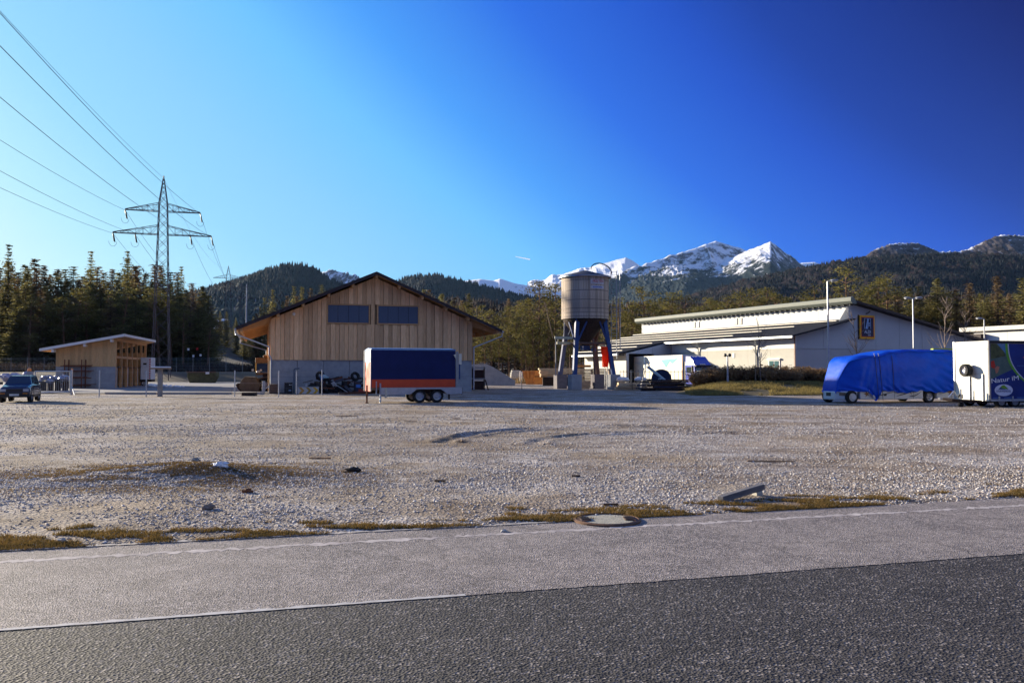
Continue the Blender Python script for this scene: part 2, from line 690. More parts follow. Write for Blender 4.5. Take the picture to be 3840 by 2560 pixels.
# lot: fine sheet, coordinates follow the road edge (s along, t away from the road)
ss = nonuni(-75, 95, .09, 1.012, 8)
tt = np.concatenate([np.arange(0, 3, .07), np.arange(3, 12, .1), np.geomspace(12, 104, 230)])
SS, TT = np.meshgrid(ss, tt)
X = EA.x + RD.x * SS - RN.x * TT
Y = EA.y + RD.y * SS - RN.y * TT
Z = lot_h(X, Y)
lot = npmesh('gravel_lot', np.stack([X, Y, Z], -1).reshape(-1, 3), gridfaces(len(tt), len(ss)), gravm, smooth=True)
tag(lot, kind='structure')


# loose stones
def stones(n, tmin, tmax, smin, smax, power, seed):
    g = np.random.default_rng(seed)
    y = tmin + (tmax - tmin) * g.random(n) ** power      # forward distance
    x = (g.random(n) * 2 - 1) * y * .68
    t = -road_t(x, y)
    k = t > -.12
    x, y = x[k], y[k]
    n = len(x)
    dens = fbm(x / 1.6, y / 1.6, 3, 40)
    k = g.random(n) < .55 + .9 * dens
    x, y = x[k], y[k]
    n = len(x)
    s = smin + (smax - smin) * g.random(n) ** 3.2
    base = np.array([(1, 0, 0), (0, 1, 0), (-1, 0, 0), (0, -1, 0), (0, 0, 1), (0, 0, -1)], dtype=float)
    V = base[None] * (1 + (g.random((n, 6, 3)) - .5) * .7) + (g.random((n, 6, 3)) - .5) * .5
    V = V * s[:, None, None] * np.stack([.8 + .7 * g.random(n), .7 + .6 * g.random(n), .45 + .35 * g.random(n)], -1)[:, None, :]
    a = g.random(n) * 2 * pi
    ca, sa = np.cos(a)[:, None], np.sin(a)[:, None]
    vx = V[..., 0] * ca - V[..., 1] * sa
    vy = V[..., 0] * sa + V[..., 1] * ca
    z = lot_h(x, y)
    P = np.stack([vx + x[:, None], vy + y[:, None], V[..., 2] + z[:, None] + s[:, None] * .2], -1)
    f = np.array([(0, 1, 4), (1, 2, 4), (2, 3, 4), (3, 0, 4), (1, 0, 5), (2, 1, 5), (3, 2, 5), (0, 3, 5)])
    FF = (f[None] + 6 * np.arange(n)[:, None, None]).reshape(-1, 3)
    return P.reshape(-1, 3), FF, np.repeat(g.random(n), 6)


Vs, Fs, As, o = [], [], [], 0
for args in [(85000, 7.2, 14, .006, .022, 1.0, 1), (90000, 12, 26, .008, .024, 1.2, 2), (30000, 22, 42, .015, .036, 1.0, 3)]:
    v, f, a = stones(*args)
    Vs.append(v); Fs.append(f + o); As.append(a)
    o += len(v)
st = npmesh('loose_gravel', np.concatenate(Vs), np.concatenate(Fs), stonem, attr=np.concatenate(As))
tag(st, 'pale loose limestone gravel covering the open lot', 'gravel', kind='stuff')


# ------------------------------------------------------------------ road
def asphalt(name, c, dust, scale, spark=2.4, crack=0.0):
    m = bpy.data.materials.new(name)
    m.use_nodes = True
    t = m.node_tree
    b = t.nodes['Principled BSDF']
    b.inputs['Roughness'].default_value = .8
    b.inputs['Specular IOR Level'].default_value = .35
    tc = t.nodes.new('ShaderNodeTexCoord')
    vo = t.nodes.new('ShaderNodeTexVoronoi')
    vo.inputs['Scale'].default_value = scale
    t.links.new(tc.outputs['Object'], vo.inputs['Vector'])
    sp = t.nodes.new('ShaderNodeSeparateColor')
    t.links.new(vo.outputs['Color'], sp.inputs[0])
    r = t.nodes.new('ShaderNodeValToRGB')
    e = r.color_ramp.elements
    e[0].color = (*[x * .22 for x in c], 1)
    e[1].color = (*[min(.85, x * spark) for x in c], 1)
    e.new(.5).color = (*c, 1)
    e.new(.80).color = (*[x * 1.5 for x in c], 1)
    t.links.new(sp.outputs[0], r.inputs[0])
    n = t.nodes.new('ShaderNodeTexNoise')
    n.inputs['Scale'].default_value = .9
    n.inputs['Detail'].default_value = 7
    t.links.new(tc.outputs['Object'], n.inputs['Vector'])
    r2 = t.nodes.new('ShaderNodeValToRGB')
    r2.color_ramp.elements[0].position = .35
    r2.color_ramp.elements[1].position = .7
    r2.color_ramp.elements[0].color = (0, 0, 0, 1)
    r2.color_ramp.elements[1].color = (dust, dust, dust, 1)
    t.links.new(n.outputs[0], r2.inputs[0])
    mx = t.nodes.new('ShaderNodeMix')
    mx.data_type = 'RGBA'
    t.links.new(r2.outputs[0], mx.inputs[0])
    t.links.new(r.outputs[0], mx.inputs[6])
    mx.inputs[7].default_value = (.40, .35, .31, 1)
    # stains, patches and hairline cracks
    n3 = t.nodes.new('ShaderNodeTexNoise')
    n3.inputs['Scale'].default_value = 2.6
    n3.inputs['Detail'].default_value = 9
    n3.inputs['Roughness'].default_value = .72
    t.links.new(tc.outputs['Object'], n3.inputs['Vector'])
    r3 = t.nodes.new('ShaderNodeValToRGB')
    r3.color_ramp.elements[0].position = .36
    r3.color_ramp.elements[1].position = .62
    r3.color_ramp.elements[0].color = (.66, .64, .63, 1)
    r3.color_ramp.elements[1].color = (1.12, 1.1, 1.08, 1)
    t.links.new(n3.outputs[0], r3.inputs[0])
    m3 = t.nodes.new('ShaderNodeMix')
    m3.data_type = 'RGBA'
    m3.blend_type = 'MULTIPLY'
    m3.inputs[0].default_value = .8
    t.links.new(mx.outputs[2], m3.inputs[6])
    t.links.new(r3.outputs[0], m3.inputs[7])
    outc = m3.outputs[2]
    if crack:
        wn = t.nodes.new('ShaderNodeVectorMath')
        wn.operation = 'MULTIPLY_ADD'
        wn.inputs[1].default_value = (.5, .5, 0)
        t.links.new(n3.outputs[1], wn.inputs[0])
        t.links.new(tc.outputs['Object'], wn.inputs[2])
        vc = t.nodes.new('ShaderNodeTexVoronoi')
        vc.feature = 'DISTANCE_TO_EDGE'
        vc.inputs['Scale'].default_value = .42
        t.links.new(wn.outputs[0], vc.inputs['Vector'])
        r4 = t.nodes.new('ShaderNodeValToRGB')
        r4.color_ramp.elements[0].position = .001
        r4.color_ramp.elements[1].position = .006
        r4.color_ramp.elements[0].color = (1 - crack, 1 - crack, 1 - crack, 1)
        r4.color_ramp.elements[1].color = (1, 1, 1, 1)
        t.links.new(vc.outputs['Distance'], r4.inputs[0])
        m4 = t.nodes.new('ShaderNodeMix')
        m4.data_type = 'RGBA'
        m4.blend_type = 'MULTIPLY'
        m4.inputs[0].default_value = 1
        t.links.new(outc, m4.inputs[6])
        t.links.new(r4.outputs[0], m4.inputs[7])
        outc = m4.outputs[2]
    t.links.new(outc, b.inputs['Base Color'])
    bp = t.nodes.new('ShaderNodeBump')
    bp.inputs['Strength'].default_value = .9
    bp.inputs['Distance'].default_value = .010
    t.links.new(vo.outputs['Distance'], bp.inputs['Height'])
    t.links.new(bp.outputs[0], b.inputs['Normal'])
    return m


asph_l = asphalt('old_asphalt', (.225, .198, .185), .35, 75, 2.2, .35)
asph_d = asphalt('new_asphalt', (.040, .036, .034), .06, 55, 6.0)


def rp_(s, t, z):
    return (EA.x + RD.x * s + RN.x * t, EA.y + RD.y * s + RN.y * t, z)


def strip(name, t0, t1, z, mat, s0=-60, s1=90, jit0=0, jit1=0, step=None, thick=0):
    step = step or 150
    sv = np.arange(s0, s1 + step * .5, step)
    V = []
    for i, q in enumerate(sv):
        V.append(rp_(q, t0 + random.uniform(-jit0, jit0), z))
        V.append(rp_(q, t1 + random.uniform(-jit1, jit1), z))
    Fq = [(2 * i, 2 * i + 1, 2 * i + 3, 2 * i + 2) for i in range(len(sv) - 1)]
    return npmesh(name, V, Fq, mat)


rb = strip('road', T1 - .02, T1 + 9.0, -.001, asph_d, s0=-60, s1=90)
tag(rb, kind='structure')
ro = strip('road_shoulder', -.05, T1, 0.003, asph_l, s0=-30, s1=45, jit0=.035, jit1=.012, step=.11)
tag(ro, kind='structure')
paintw = M('worn_white_paint', (.62, .60, .57), (.40, .37, .34), sc=12, rough=.8, lo=.3, hi=.7)
dusty = M('dusty_line', (.56, .50, .46), (.30, .26, .25), sc=5, rough=.9, lo=.35, hi=.65)
tag(strip('road_marking', .41, .50, .0045, dusty, s0=-8, s1=28, jit0=.045, jit1=.045, step=.05), kind='structure')
tag(strip('road_marking', T1 - .048, T1 + .002, .0042, paintw, s0=-8, s1=3.9, jit0=.016, jit1=.004, step=.06), kind='structure')
tag(strip('road_marking', -.07, -.02, .010, M('pale_edge_dust', (.50, .46, .42), (.35, .32, .29), sc=14, rough=.9), s0=-8, s1=5.5, jit0=.03, jit1=.02, step=.06), kind='structure')


# grass and moss tufts
def blades(pts, hmin, hmax, w, seed, lean=.6):
    g = np.random.default_rng(seed)
    P = np.asarray(pts)
    n = len(P)
    a = g.random(n) * 2 * pi
    h = hmin + (hmax - hmin) * g.random(n)
    dx, dy = np.cos(a), np.sin(a)
    l = (g.random(n)) * lean
    b2 = g.random(n) * 2 * pi
    V = np.zeros((n, 3, 3))
    V[:, 0] = P + np.stack([dx * w / 2, dy * w / 2, 0 * h], -1)
    V[:, 1] = P - np.stack([dx * w / 2, dy * w / 2, 0 * h], -1)
    V[:, 2] = P + np.stack([np.cos(b2) * l * h, np.sin(b2) * l * h, h], -1)
    return V.reshape(-1, 3), np.arange(n * 3).reshape(-1, 3)


g_ = np.random.default_rng(5)
n = 190000
s_ = g_.random(n) * 19 - 4
t_ = g_.random(n) ** 1.5 * 1.15 + .03
xx = EA.x + RD.x * s_ - RN.x * t_
yy = EA.y + RD.y * s_ - RN.y * t_
k = (fbm(xx / .55, yy / .22, 4, 60) + .16 * np.sin(s_ * .9 + 1) - t_ * .46 > -.15)
xx, yy = xx[k], yy[k]
v, f = blades(np.stack([xx, yy, lot_h(xx, yy) - .004], -1), .010, .050, .012, 1, 1.4)
tag(npmesh('verge_moss', v, f, M('verge_moss', (.27, .165, .05), (.13, .095, .03), sc=7, rough=.9, trans=.3)), 'olive brown moss and short grass along the edge of the road', 'moss', kind='stuff')
c0 = gr(560, 1790)
n = 90000
a = g_.normal(size=(n, 2))
xx = c0.x + .35 + a[:, 0] * 1.35
yy = c0.y + .1 + a[:, 1] * .8
k = fbm(xx / .8, yy / .25, 4, 61) > -.12
xx, yy = xx[k], yy[k]
v, f = blades(np.stack([xx, yy, lot_h(xx, yy) - .004], -1), .008, .03, .014, 2, 1.8)
tag(npmesh('mound_grass', v, f, M('mound_grass', (.27, .18, .07), (.14, .09, .035), sc=5, rough=.9, trans=.3)), 'flattened brown grass growing over the low mound in the gravel', 'grass', kind='stuff')


# ------------------------------------------------------------------ far mountains
def mount_mat(name, forest, forest2, snowline, snow_amt, rockc=(.16, .15, .16), nscale=.004, snow_noise=.01):
    m = bpy.data.materials.new(name)
    m.use_nodes = True
    t = m.node_tree
    b = t.nodes['Principled BSDF']
    b.inputs['Roughness'].default_value = .9
    b.inputs['Specular IOR Level'].default_value = .1
    g = t.nodes.new('ShaderNodeNewGeometry')
    sx = t.nodes.new('ShaderNodeSeparateXYZ')
    t.links.new(g.outputs['Position'], sx.inputs[0])
    sn = t.nodes.new('ShaderNodeSeparateXYZ')
    t.links.new(g.outputs['Normal'], sn.inputs[0])

    def noise(s, d=6, r=.65):
        n = t.nodes.new('ShaderNodeTexNoise')
        n.inputs['Scale'].default_value = s
        n.inputs['Detail'].default_value = d
        n.inputs['Roughness'].default_value = r
        t.links.new(g.outputs['Position'], n.inputs['Vector'])
        return n.outputs[0]

    def math_(op, a, bb):
        n = t.nodes.new('ShaderNodeMath')
        n.operation = op
        for i, v in enumerate((a, bb)):
            if isinstance(v, (int, float)):
                n.inputs[i].default_value = v
            else:
                t.links.new(v, n.inputs[i])
        return n.outputs[0]

    def ramp(src, p0, p1, c0=(0, 0, 0), c1=(1, 1, 1)):
        r = t.nodes.new('ShaderNodeValToRGB')
        r.color_ramp.elements[0].position = p0
        r.color_ramp.elements[1].position = p1
        r.color_ramp.elements[0].color = (*c0, 1)
        r.color_ramp.elements[1].color = (*c1, 1)
        t.links.new(src, r.inputs[0])
        return r.outputs[0]

    def mix(f, a, bb):
        x = t.nodes.new('ShaderNodeMix')
        x.data_type = 'RGBA'
        t.links.new(f, x.inputs[0])
        for i, v in ((6, a), (7, bb)):
            if isinstance(v, tuple):
                x.inputs[i].default_value = (*v, 1)
            else:
                t.links.new(v, x.inputs[i])
        return x.outputs[2]
    fo = ramp(noise(nscale * 5, 8, .75), .38, .62, forest, forest2)
    rock = ramp(noise(nscale * 4, 8), .3, .7, tuple(q * .5 for q in rockc), tuple(q * 1.3 for q in rockc))
    alt = math_('DIVIDE', math_('SUBTRACT', sx.outputs[2], snowline), 260.0)
    nn = math_('MULTIPLY', math_('SUBTRACT', noise(snow_noise, 8, .7), .5), 3.4)
    hi = ramp(math_('ADD', math_('ADD', alt, nn), .0), .0, .25)
    flat = ramp(math_('ADD', math_('ADD', sn.outputs[2], math_('MULTIPLY', math_('SUBTRACT', noise(snow_noise * 1.6, 7, .7), .5), 1.1)), snow_amt), .62, .74)
    snow = mix(flat, rock, (.86, .88, .92))
    col = mix(hi, fo, snow)
    t.links.new(col, b.inputs['Base Color'])
    bp = t.nodes.new('ShaderNodeBump')
    bp.inputs['Strength'].default_value = .8
    bp.inputs['Distance'].default_value = 14
    t.links.new(noise(nscale * 9, 8, .7), bp.inputs['Height'])
    t.links.new(bp.outputs[0], b.inputs['Normal'])
    return m


def ridge_field(pts, D, front, back, rough, seed, x, y):
    us = np.array([(p[0] - 1920) / F * D for p in pts])
    zs = np.array([zat(p[1], D) for p in pts])
    r = np.interp(x, us, zs)
    d = y - D
    prof = np.where(d < 0, np.clip(1 + d / front, 0, 1) ** 1.15, np.clip(1 - d / back, 0, 1))
    z = r * prof
    z = z + rough * fbm(x / (front * .30), y / (front * .45), 5, seed, True) * np.clip(-d / front * 5, .02, 1) * np.clip(prof * 3, 0, 1)
    return z


def hill(name, pts, D, front, back, rough, seed, mat, nx=260, ny=90, peaks=None, fringe=0, kind='structure'):
    u0, u1 = pts[0][0], pts[-1][0]
    x0, x1 = (u0 - 1920) / F * D, (u1 - 1920) / F * D
    xs = np.linspace(x0, x1, nx)
    ys = np.concatenate([D - front * (1 - np.linspace(0, 1, int(ny * .72)) ** 1), D + np.linspace(.01, 1, int(ny * .28)) * back * .8])
    X, Y = np.meshgrid(xs, ys)
    Z = ridge_field(pts, D, front, back, rough, seed, X, Y)
    if fringe:
        Z = Z + fringe * (vnoise(X / (fringe * .9), Y / (fringe * .9), seed + 9) ** 2) * 2 * (Z > 20)
    if peaks:
        for (px, pv, dy, facets) in peaks:
            xp, yp = (px - 1920) / F * D, D + dy
            zp = zat(pv, yp)
            zz = np.full_like(X, zp)
            first = True
            for (a_, b_) in facets:
                pl = zp + a_ * (X - xp) + b_ * (Y - yp)
                zz = pl if first else np.minimum(zz, pl)
                first = False
            dd = np.clip((zp - zz) / 150, 0, 1)
            zz = zz + dd * 26 * fbm(X / 130, Y / 260, 5, seed + 3, True)
            Z = np.maximum(Z, zz)
    Z = np.maximum(Z, -5)
    o = npmesh(name, np.stack([X, Y, Z], -1).reshape(-1, 3), gridfaces(len(ys), len(xs)), mat, smooth=False)
    tag(o, kind=kind)
    return lambda x, y: ridge_field(pts, D, front, back, rough, seed, x, y)


f_blue = mount_mat('mountain_forest', (.012, .020, .022), (.022, .034, .034), 5000, 0)
f_brown = mount_mat('mountain_forest_brown', (.014, .010, .013), (.040, .027, .027), 5000, 0)
f_snowy = mount_mat('mountain_snow', (.016, .026, .028), (.03, .04, .04), 650, -.05, snow_noise=.008)
f_snow5 = mount_mat('mountain_snow_low', (.020, .032, .028), (.04, .05, .04), 420, .06, snow_noise=.006)
f_cap = mount_mat('mountain_rock_cap', (.018, .014, .016), (.045, .033, .033), 400, -.30, rockc=(.12, .10, .10), snow_noise=.02)
f_streak = mount_mat('mountain_streaked', (.030, .045, .05), (.055, .07, .08), 430, -.22, snow_noise=.008)

H1 = [(420, 1300), (560, 1190), (700, 1125), (780, 1098), (830, 1080), (900, 1062), (960, 1040), (1020, 1015), (1075, 1004), (1130, 1004), (1180, 1020), (1230, 1050), (1300, 1088), (1400, 1128), (1500, 1160), (1650, 1200)]
h1 = hill('mountain', H1, 2500, 1100, 900, 26, 31, f_blue, fringe=9)
H2 = [(1020, 1160), (1150, 1062), (1200, 1027), (1240, 1013), (1280, 1022), (1330, 1037), (1400, 1060), (1500, 1090), (1650, 1150)]
hill('mountain', H2, 4600, 1500, 1200, 60, 32, f_streak, fringe=8)
H3 = [(1230, 1200), (1330, 1120), (1450, 1078), (1510, 1057), (1560, 1041), (1620, 1039), (1680, 1050), (1740, 1062), (1800, 1078), (1880, 1100), (1960, 1118), (2100, 1140), (2300, 1180)]
h3 = hill('mountain', H3, 3000, 1200, 900, 30, 33, f_blue, fringe=9)
H4 = [(1500, 1150), (1700, 1068), (1740, 1053), (1800, 1046), (1850, 1052), (1875, 1044), (1930, 1062), (1990, 1072), (2100, 1076), (2200, 1095), (2350, 1140)]
hill('mountain', H4, 6200, 2300, 1400, 70, 34, f_snow5)
H5 = [(1980, 1180), (2060, 1120), (2140, 1060), (2180, 1050), (2260, 1060), (2400, 1060), (2500, 1100), (2600, 1150)]
hill('mountain', H5, 6700, 2300, 1400, 60, 35, f_snow5, peaks=[(2350, 965, 0, [(.22, -.12), (.30, .35), (-.62, .5), (-.3, -.6)])])
H6 = [(2250, 1130), (2330, 1075), (2400, 1035), (2500, 1003), (2530, 998), (2600, 1005), (2680, 1010), (2800, 1010), (2900, 1015), (3000, 1040), (3100, 1060), (3250, 1090)]
h6 = hill('mountain', H6, 5600, 2200, 1500, 70, 36, f_snowy, nx=420, ny=200, fringe=8,
          peaks=[(2722, 903, 250, [(.43, -.25), (.16, .80), (-.25, .85), (-.35, .15), (0, -.8)]),
                 (2884, 904, -60, [(.30, -.35), (.55, .33), (-.95, .8), (-.55, .25), (-.3, -.8)])])
H7 = [(2860, 1080), (2980, 1000), (3010, 986), (3060, 983), (3085, 992), (3150, 1003), (3300, 1040)]
hill('mountain', H7, 7200, 1800, 1200, 60, 37, f_snow5)
H9 = [(3150, 1060), (3238, 1000), (3250, 962), (3280, 941), (3340, 918), (3380, 914), (3450, 914), (3490, 930), (3530, 946), (3600, 946), (3640, 936), (3700, 906), (3750, 887), (3790, 883), (3840, 886), (3950, 900), (4150, 960), (4400, 1100)]
hill('mountain', H9, 3300, 900, 900, 30, 39, f_cap, fringe=4)
H8 = [(2250, 1230), (2400, 1165), (2560, 1128), (2700, 1085), (2800, 1062), (2900, 1037), (3000, 1015), (3100, 996), (3200, 978), (3280, 974), (3500, 962), (3700, 966), (3840, 968), (4100, 980), (4500, 1080)]
h8 = hill('mountain', H8, 2400, 1300, 700, 34, 38, f_brown, fringe=10)
H10 = [(1150, 1230), (1250, 1150), (1500, 1135), (1640, 1125), (1760, 1135), (1900, 1150), (2050, 1150), (2300, 1150), (2500, 1150), (2700, 1140), (2900, 1130), (3300, 1120), (3900, 1120), (4400, 1180)]
h10 = hill('wooded_hill', H10, 900, 480, 500, 8, 40, f_brown)


# conifers on the slopes: one mass of small cones
def cone_mass(name, fields, mat, label, seed=1):
    g = np.random.default_rng(seed)
    Vs, Fs, o = [], [], 0
    for (fn, D, u0, u1, d0, d1, n, hmin, hmax, zoff) in fields:
        y = D + d0 + (d1 - d0) * g.random(n)
        x = (u0 + (u1 - u0) * g.random(n) - 1920) / F * y
        z = fn(x, y) - 2 + zoff
        h = hmin + (hmax - hmin) * g.random(n)
        r = h * (.13 + .1 * g.random(n))
        m = 5
        a0 = g.random(n) * 6.28
        V = np.zeros((n, 2 * m + 1, 3))
        for i in range(m):
            a = a0 + 2 * pi * i / m
            rr = r * (.8 + .4 * g.random(n))
            V[:, i] = np.stack([x + rr * np.cos(a), y + rr * np.sin(a), z + h * .1], -1)
            rr2 = rr * (.5 + .25 * g.random(n))
            V[:, m + i] = np.stack([x + rr2 * np.cos(a + .6), y + rr2 * np.sin(a + .6), z + h * (.45 + .15 * g.random(n))], -1)
        V[:, 2 * m] = np.stack([x, y, z + h], -1)
        f = []
        for i in range(m):
            j = (i + 1) % m
            f += [(i, j, m + i), (j, m + j, m + i), (m + i, m + j, 2 * m)]
        f = np.array(f)
        Vs.append(V.reshape(-1, 3))
        Fs.append((f[None] + (2 * m + 1) * np.arange(n)[:, None, None]).reshape(-1, 3) + o)
        o += n * (2 * m + 1)
    ob = npmesh(name, np.concatenate(Vs), np.concatenate(Fs), mat)
    tag(ob, label, 'forest', kind='stuff')
    return ob


cone_mass('mountain_forest', [(h1, 2500, 500, 1500, -500, 20, 5200, 14, 26, 0), (h3, 3000, 1400, 2250, -500, 20, 4200, 14, 28, 0),
                              (h8, 2400, 2400, 4000, -900, 15, 14000, 8, 15, 5)],
          M('slope_conifers', (.009, .014, .014), (.020, .020, .020), sc=.006, rough=.9, lo=.4, hi=.6), 'dark conifer forest covering the mountain slopes', 3)
cone_mass('wooded_hill_forest', [(h10, 900, 1150, 4100, -380, 20, 9000, 5, 11, 0)],
          M('hill_trees', (.030, .030, .018), (.085, .052, .038), sc=.02, rough=.9, lo=.4, hi=.55, trans=.15), 'brown and green mixed forest on the low hill behind the yard', 4)


# ------------------------------------------------------------------ trees
def tri_cloud(cent, size, g, flat=.6):
    """random small triangles at given centres"""
    c = np.asarray(cent, dtype=float)
    n = len(c)
    s = np.broadcast_to(np.asarray(size, dtype=float), (n,))
    d = g.normal(size=(n, 3, 3))
    d /= np.linalg.norm(d, axis=2, keepdims=True)
    d[..., 2] *= flat
    V = c[:, None, :] + d * s[:, None, None]
    return V.reshape(-1, 3)


def tree_obj(name, crownV, crownmat, trunk, trunkmat, label, group, cat='tree'):
    root = thing(name, label, cat, (0, 0, -500), 0, group)
    n = len(crownV) // 3
    npmesh('crown', crownV, np.arange(n * 3).reshape(-1, 3), crownmat, root)
    trunk.build('trunk', trunkmat, root, fix=False)
    return root


def spruce(seed, H=22, w=.17, mat=None, sparse=1.0, label='', group=''):
    g = np.random.default_rng(seed)
    P, Sz = [], []
    z = H * .03
    tr = MB()
    tr.tube((0, 0, -1), (0, 0, H * .97), H * .011, 6, .03)
    while z < H - .1:
        f = (H - z) / H
        R_ = H * w * (f ** .85) * (.85 + .3 * g.random()) * (1 if z > H * .2 else .8)
        nb = max(3, int((4 + 7 * f) * sparse))
        a0 = g.random() * 6.28
        for b in range(nb):
            a = a0 + 6.28 * b / nb + g.normal() * .25
            r = R_ * (.6 + .55 * g.random())
            if z > H * .3 and g.random() < .3 and b % 2 == 0:
                tr.tube((0, 0, z), (cos(a) * r * .8, sin(a) * r * .8, z - .16 * r), .03, 3, .01, cap=False)
            m = max(2, int(r / .34))
            for i in range(m):
                q = (i + 1) / m
                zz = z - .30 * r * q + .10 * r * q * q * 2
                wv = .50 * (1.15 - .55 * q)
                for _ in range(3):
                    P.append((cos(a) * r * q + g.normal() * .14, sin(a) * r * q + g.normal() * .14, zz + g.normal() * .08))
                    Sz.append(wv * (.75 + .5 * g.random()))
        z += .34 + .26 * g.random() + .25 * f
    P += [(0, 0, H), (0, 0, H - .3), (0, 0, H - .6)]
    Sz += [.12, .16, .22]
    return tree_obj('spruce_tree', tri_cloud(P, Sz, g, .55), mat or needle, tr, barkm, label, group)


def pine(seed, H=19, c0=.42, Rw=2.6, mat=None, label='', group='', name='pine_tree', blobs=34):
    g = np.random.default_rng(seed)
    tr = MB()
    bend = g.normal(size=2) * .5
    pts = [(bend[0] * (k / 6) ** 2, bend[1] * (k / 6) ** 2, H * .96 * k / 6 - (1 if k == 0 else 0)) for k in range(7)]
    for k in range(6):
        tr.tube(pts[k], pts[k + 1], H * .0125 * (1 - k / 7.5), 6, H * .0125 * (1 - (k + 1) / 7.5), cap=False)
    P, Sz = [], []
    for b in range(blobs):
        q = c0 + (1 - c0) * (b + g.random()) / blobs
        z = H * q
        k = (q - c0) / (1 - c0)
        r = Rw * (.35 + .75 * math.sin(pi * min(1, k * .72 + .22))) * (.4 + .7 * g.random())
        if b > blobs - 4:
            r *= .3
        a = g.random() * 6.28
        cx, cy = cos(a) * r + bend[0] * q * q, sin(a) * r + bend[1] * q * q
        tr.tube((bend[0] * q * q, bend[1] * q * q, z - r * .35), (cx, cy, z), .06, 4, .02, cap=False)
        br = .75 + .55 * g.random()
        m = 58
        d = g.normal(size=(m, 3))
        d /= np.linalg.norm(d, axis=1, keepdims=True)
        d *= (g.random(m) ** .45)[:, None] * br
        d[:, 2] *= .62
        for e in d:
            P.append((cx + e[0] * 1.25, cy + e[1] * 1.25, z + e[2]))
            Sz.append(.15 + .17 * g.random())
    return tree_obj(name, tri_cloud(P, Sz, g, .7), mat or pinen, tr, barkp, label, group)


def bare(seed, H=15, mat=None, label='', group='', name='bare_tree', spread=.33, thin=1.0):
    g = np.random.default_rng(seed)
    tr = MB()
    P, Sz = [], []
    tr.tube((0, 0, -.5), (0, 0, H * .9), H * .009 * thin, 6, .02)
    tw = []
    for i in range(34):
        q = .22 + .75 * g.random()
        a = g.random() * 6.28
        L = H * spread * (1.1 - q) * (.7 + .6 * g.random())
        p = Vector((0, 0, H * q))
        d = Vector((cos(a) * .75, sin(a) * .75, .9)).normalized()
        e = p + d * L
        tr.tube(p, e, .04 * thin, 4, .012, cap=False)
        for j in range(9):
            k = .3 + .7 * g.random()
            s0 = p + d * L * k
            dd = (d + Vector(g.normal(size=3)) * .55).normalized()
            tw.append((s0, s0 + dd * L * .4 * (.5 + g.random())))
    V = []
    for a, b in tw:
        o = Vector(g.normal(size=3)).normalized() * .02 * thin
        V += [a - o, a + o, b]
        for _ in range(3):
            k = g.random()
            s0 = a.lerp(b, k)
            e = s0 + ((b - a) * .5 + Vector(g.normal(size=3)) * .35 * (b - a).length)
            V += [s0 - o * .7, s0 + o * .7, e]
    return tree_obj(name, np.array([tuple(v) for v in V]), mat or twigm, tr, barkm, label, group)


def anchor(u, table):
    for lim, txt in table:
        if u < lim:
            return txt
    return table[-1][1]


A1T = [(90, 'at the far left, above the parked car'), (210, 'left of the timber shed'), (330, 'above the left half of the shed roof'), (470, 'above the right half of the shed roof'),
       (560, 'just left of the big pylon'), (660, 'behind the legs of the big pylon'), (740, 'just right of the big pylon'), (3000, 'at the right end of the forest crest')]
A4T = [(1700, 'above the right slope of the barn roof'), (1850, 'above the right eave of the barn'), (1990, 'between barn and silo'), (3000, 'behind the silo')]
A5T = [(1800, 'beside the right eave of the barn'), (1900, 'above the concrete ramp'), (2010, 'above the orange skip'), (2110, 'just left of the silo'), (3000, 'behind the silo')]
A6T = [(2400, 'just right of the silo'), (2520, 'above the left end of the supermarket roof'), (2680, 'above the first pair of roof vents'), (2850, 'above the second pair of roof vents'), (3000, 'above the middle of the roof fascia'),
       (3100, 'just left of the tall street lamp'), (3200, 'right of the tall street lamp, above the roof peak'), (3330, 'above the supermarket sign'), (3430, 'left of the two headed lamp'), (3540, 'right of the two headed lamp'),
       (3650, 'above the spreading bare tree'), (3740, 'above the small street lamp'), (5000, 'above the white hall at the right edge')]
ROWN = ['front row', 'second row', 'third row', 'back row']
G1 = 'conifers of the forest behind the timber shed'
L1 = 'dark conifer in the dense forest behind the timber shed'
protoS = [spruce(100 + i, 22, .17 + .03 * (i % 3), needle if i % 3 else needle2, 1.0, L1, G1) for i in range(5)]
protoP = [pine(200 + i, 19, .30 + .08 * (i % 3), 2.5 + .4 * (i % 2), pinen, 'pine', 'pines') for i in range(5)]
protoB = [bare(300 + i, 15, label='bare', group='bare trees') for i in range(3)]
used = set()


def plant(proto, x, y, h, label, group, base=None, rz=None, ws=1.0):
    H = {'spruce_tree': 22, 'pine_tree': 19, 'bare_tree': 15}[proto.name.split('.')[0]]
    s = h / H
    z = float(terrain(x, y)) - .2 if base is None else base
    sc = (s * ws, s * ws, s)
    rz = random.uniform(0, 6.28) if rz is None else rz
    if id(proto) not in used:
        used.add(id(proto))
        proto.location = (x, y, z)
        proto.rotation_euler = (0, 0, rz)
        proto.scale = sc
        proto['label'] = label
        proto['group'] = group
        return proto
    return dup(proto, (x, y, z), rz, sc, label, group)


def ub(u, Y):
    return (u - 1920) / F * Y


def height_for(u, v, Y):
    x = ub(u, Y)
    return zat(v, Y) - float(terrain(x, Y)) + .2


# left forest: silhouette by height, filled by several rows
sil = [(0, 985), (60, 1000), (120, 990), (180, 1020), (240, 1005), (300, 1010), (360, 1000), (420, 1020), (480, 985), (540, 1000), (600, 1010), (650, 1030), (690, 1050), (730, 1075), (760, 1085), (800, 1095), (840, 1110), (880, 1125), (1000, 1150)]


def silv(u):
    return float(np.interp(u, [p[0] for p in sil], [p[1] for p in sil]))


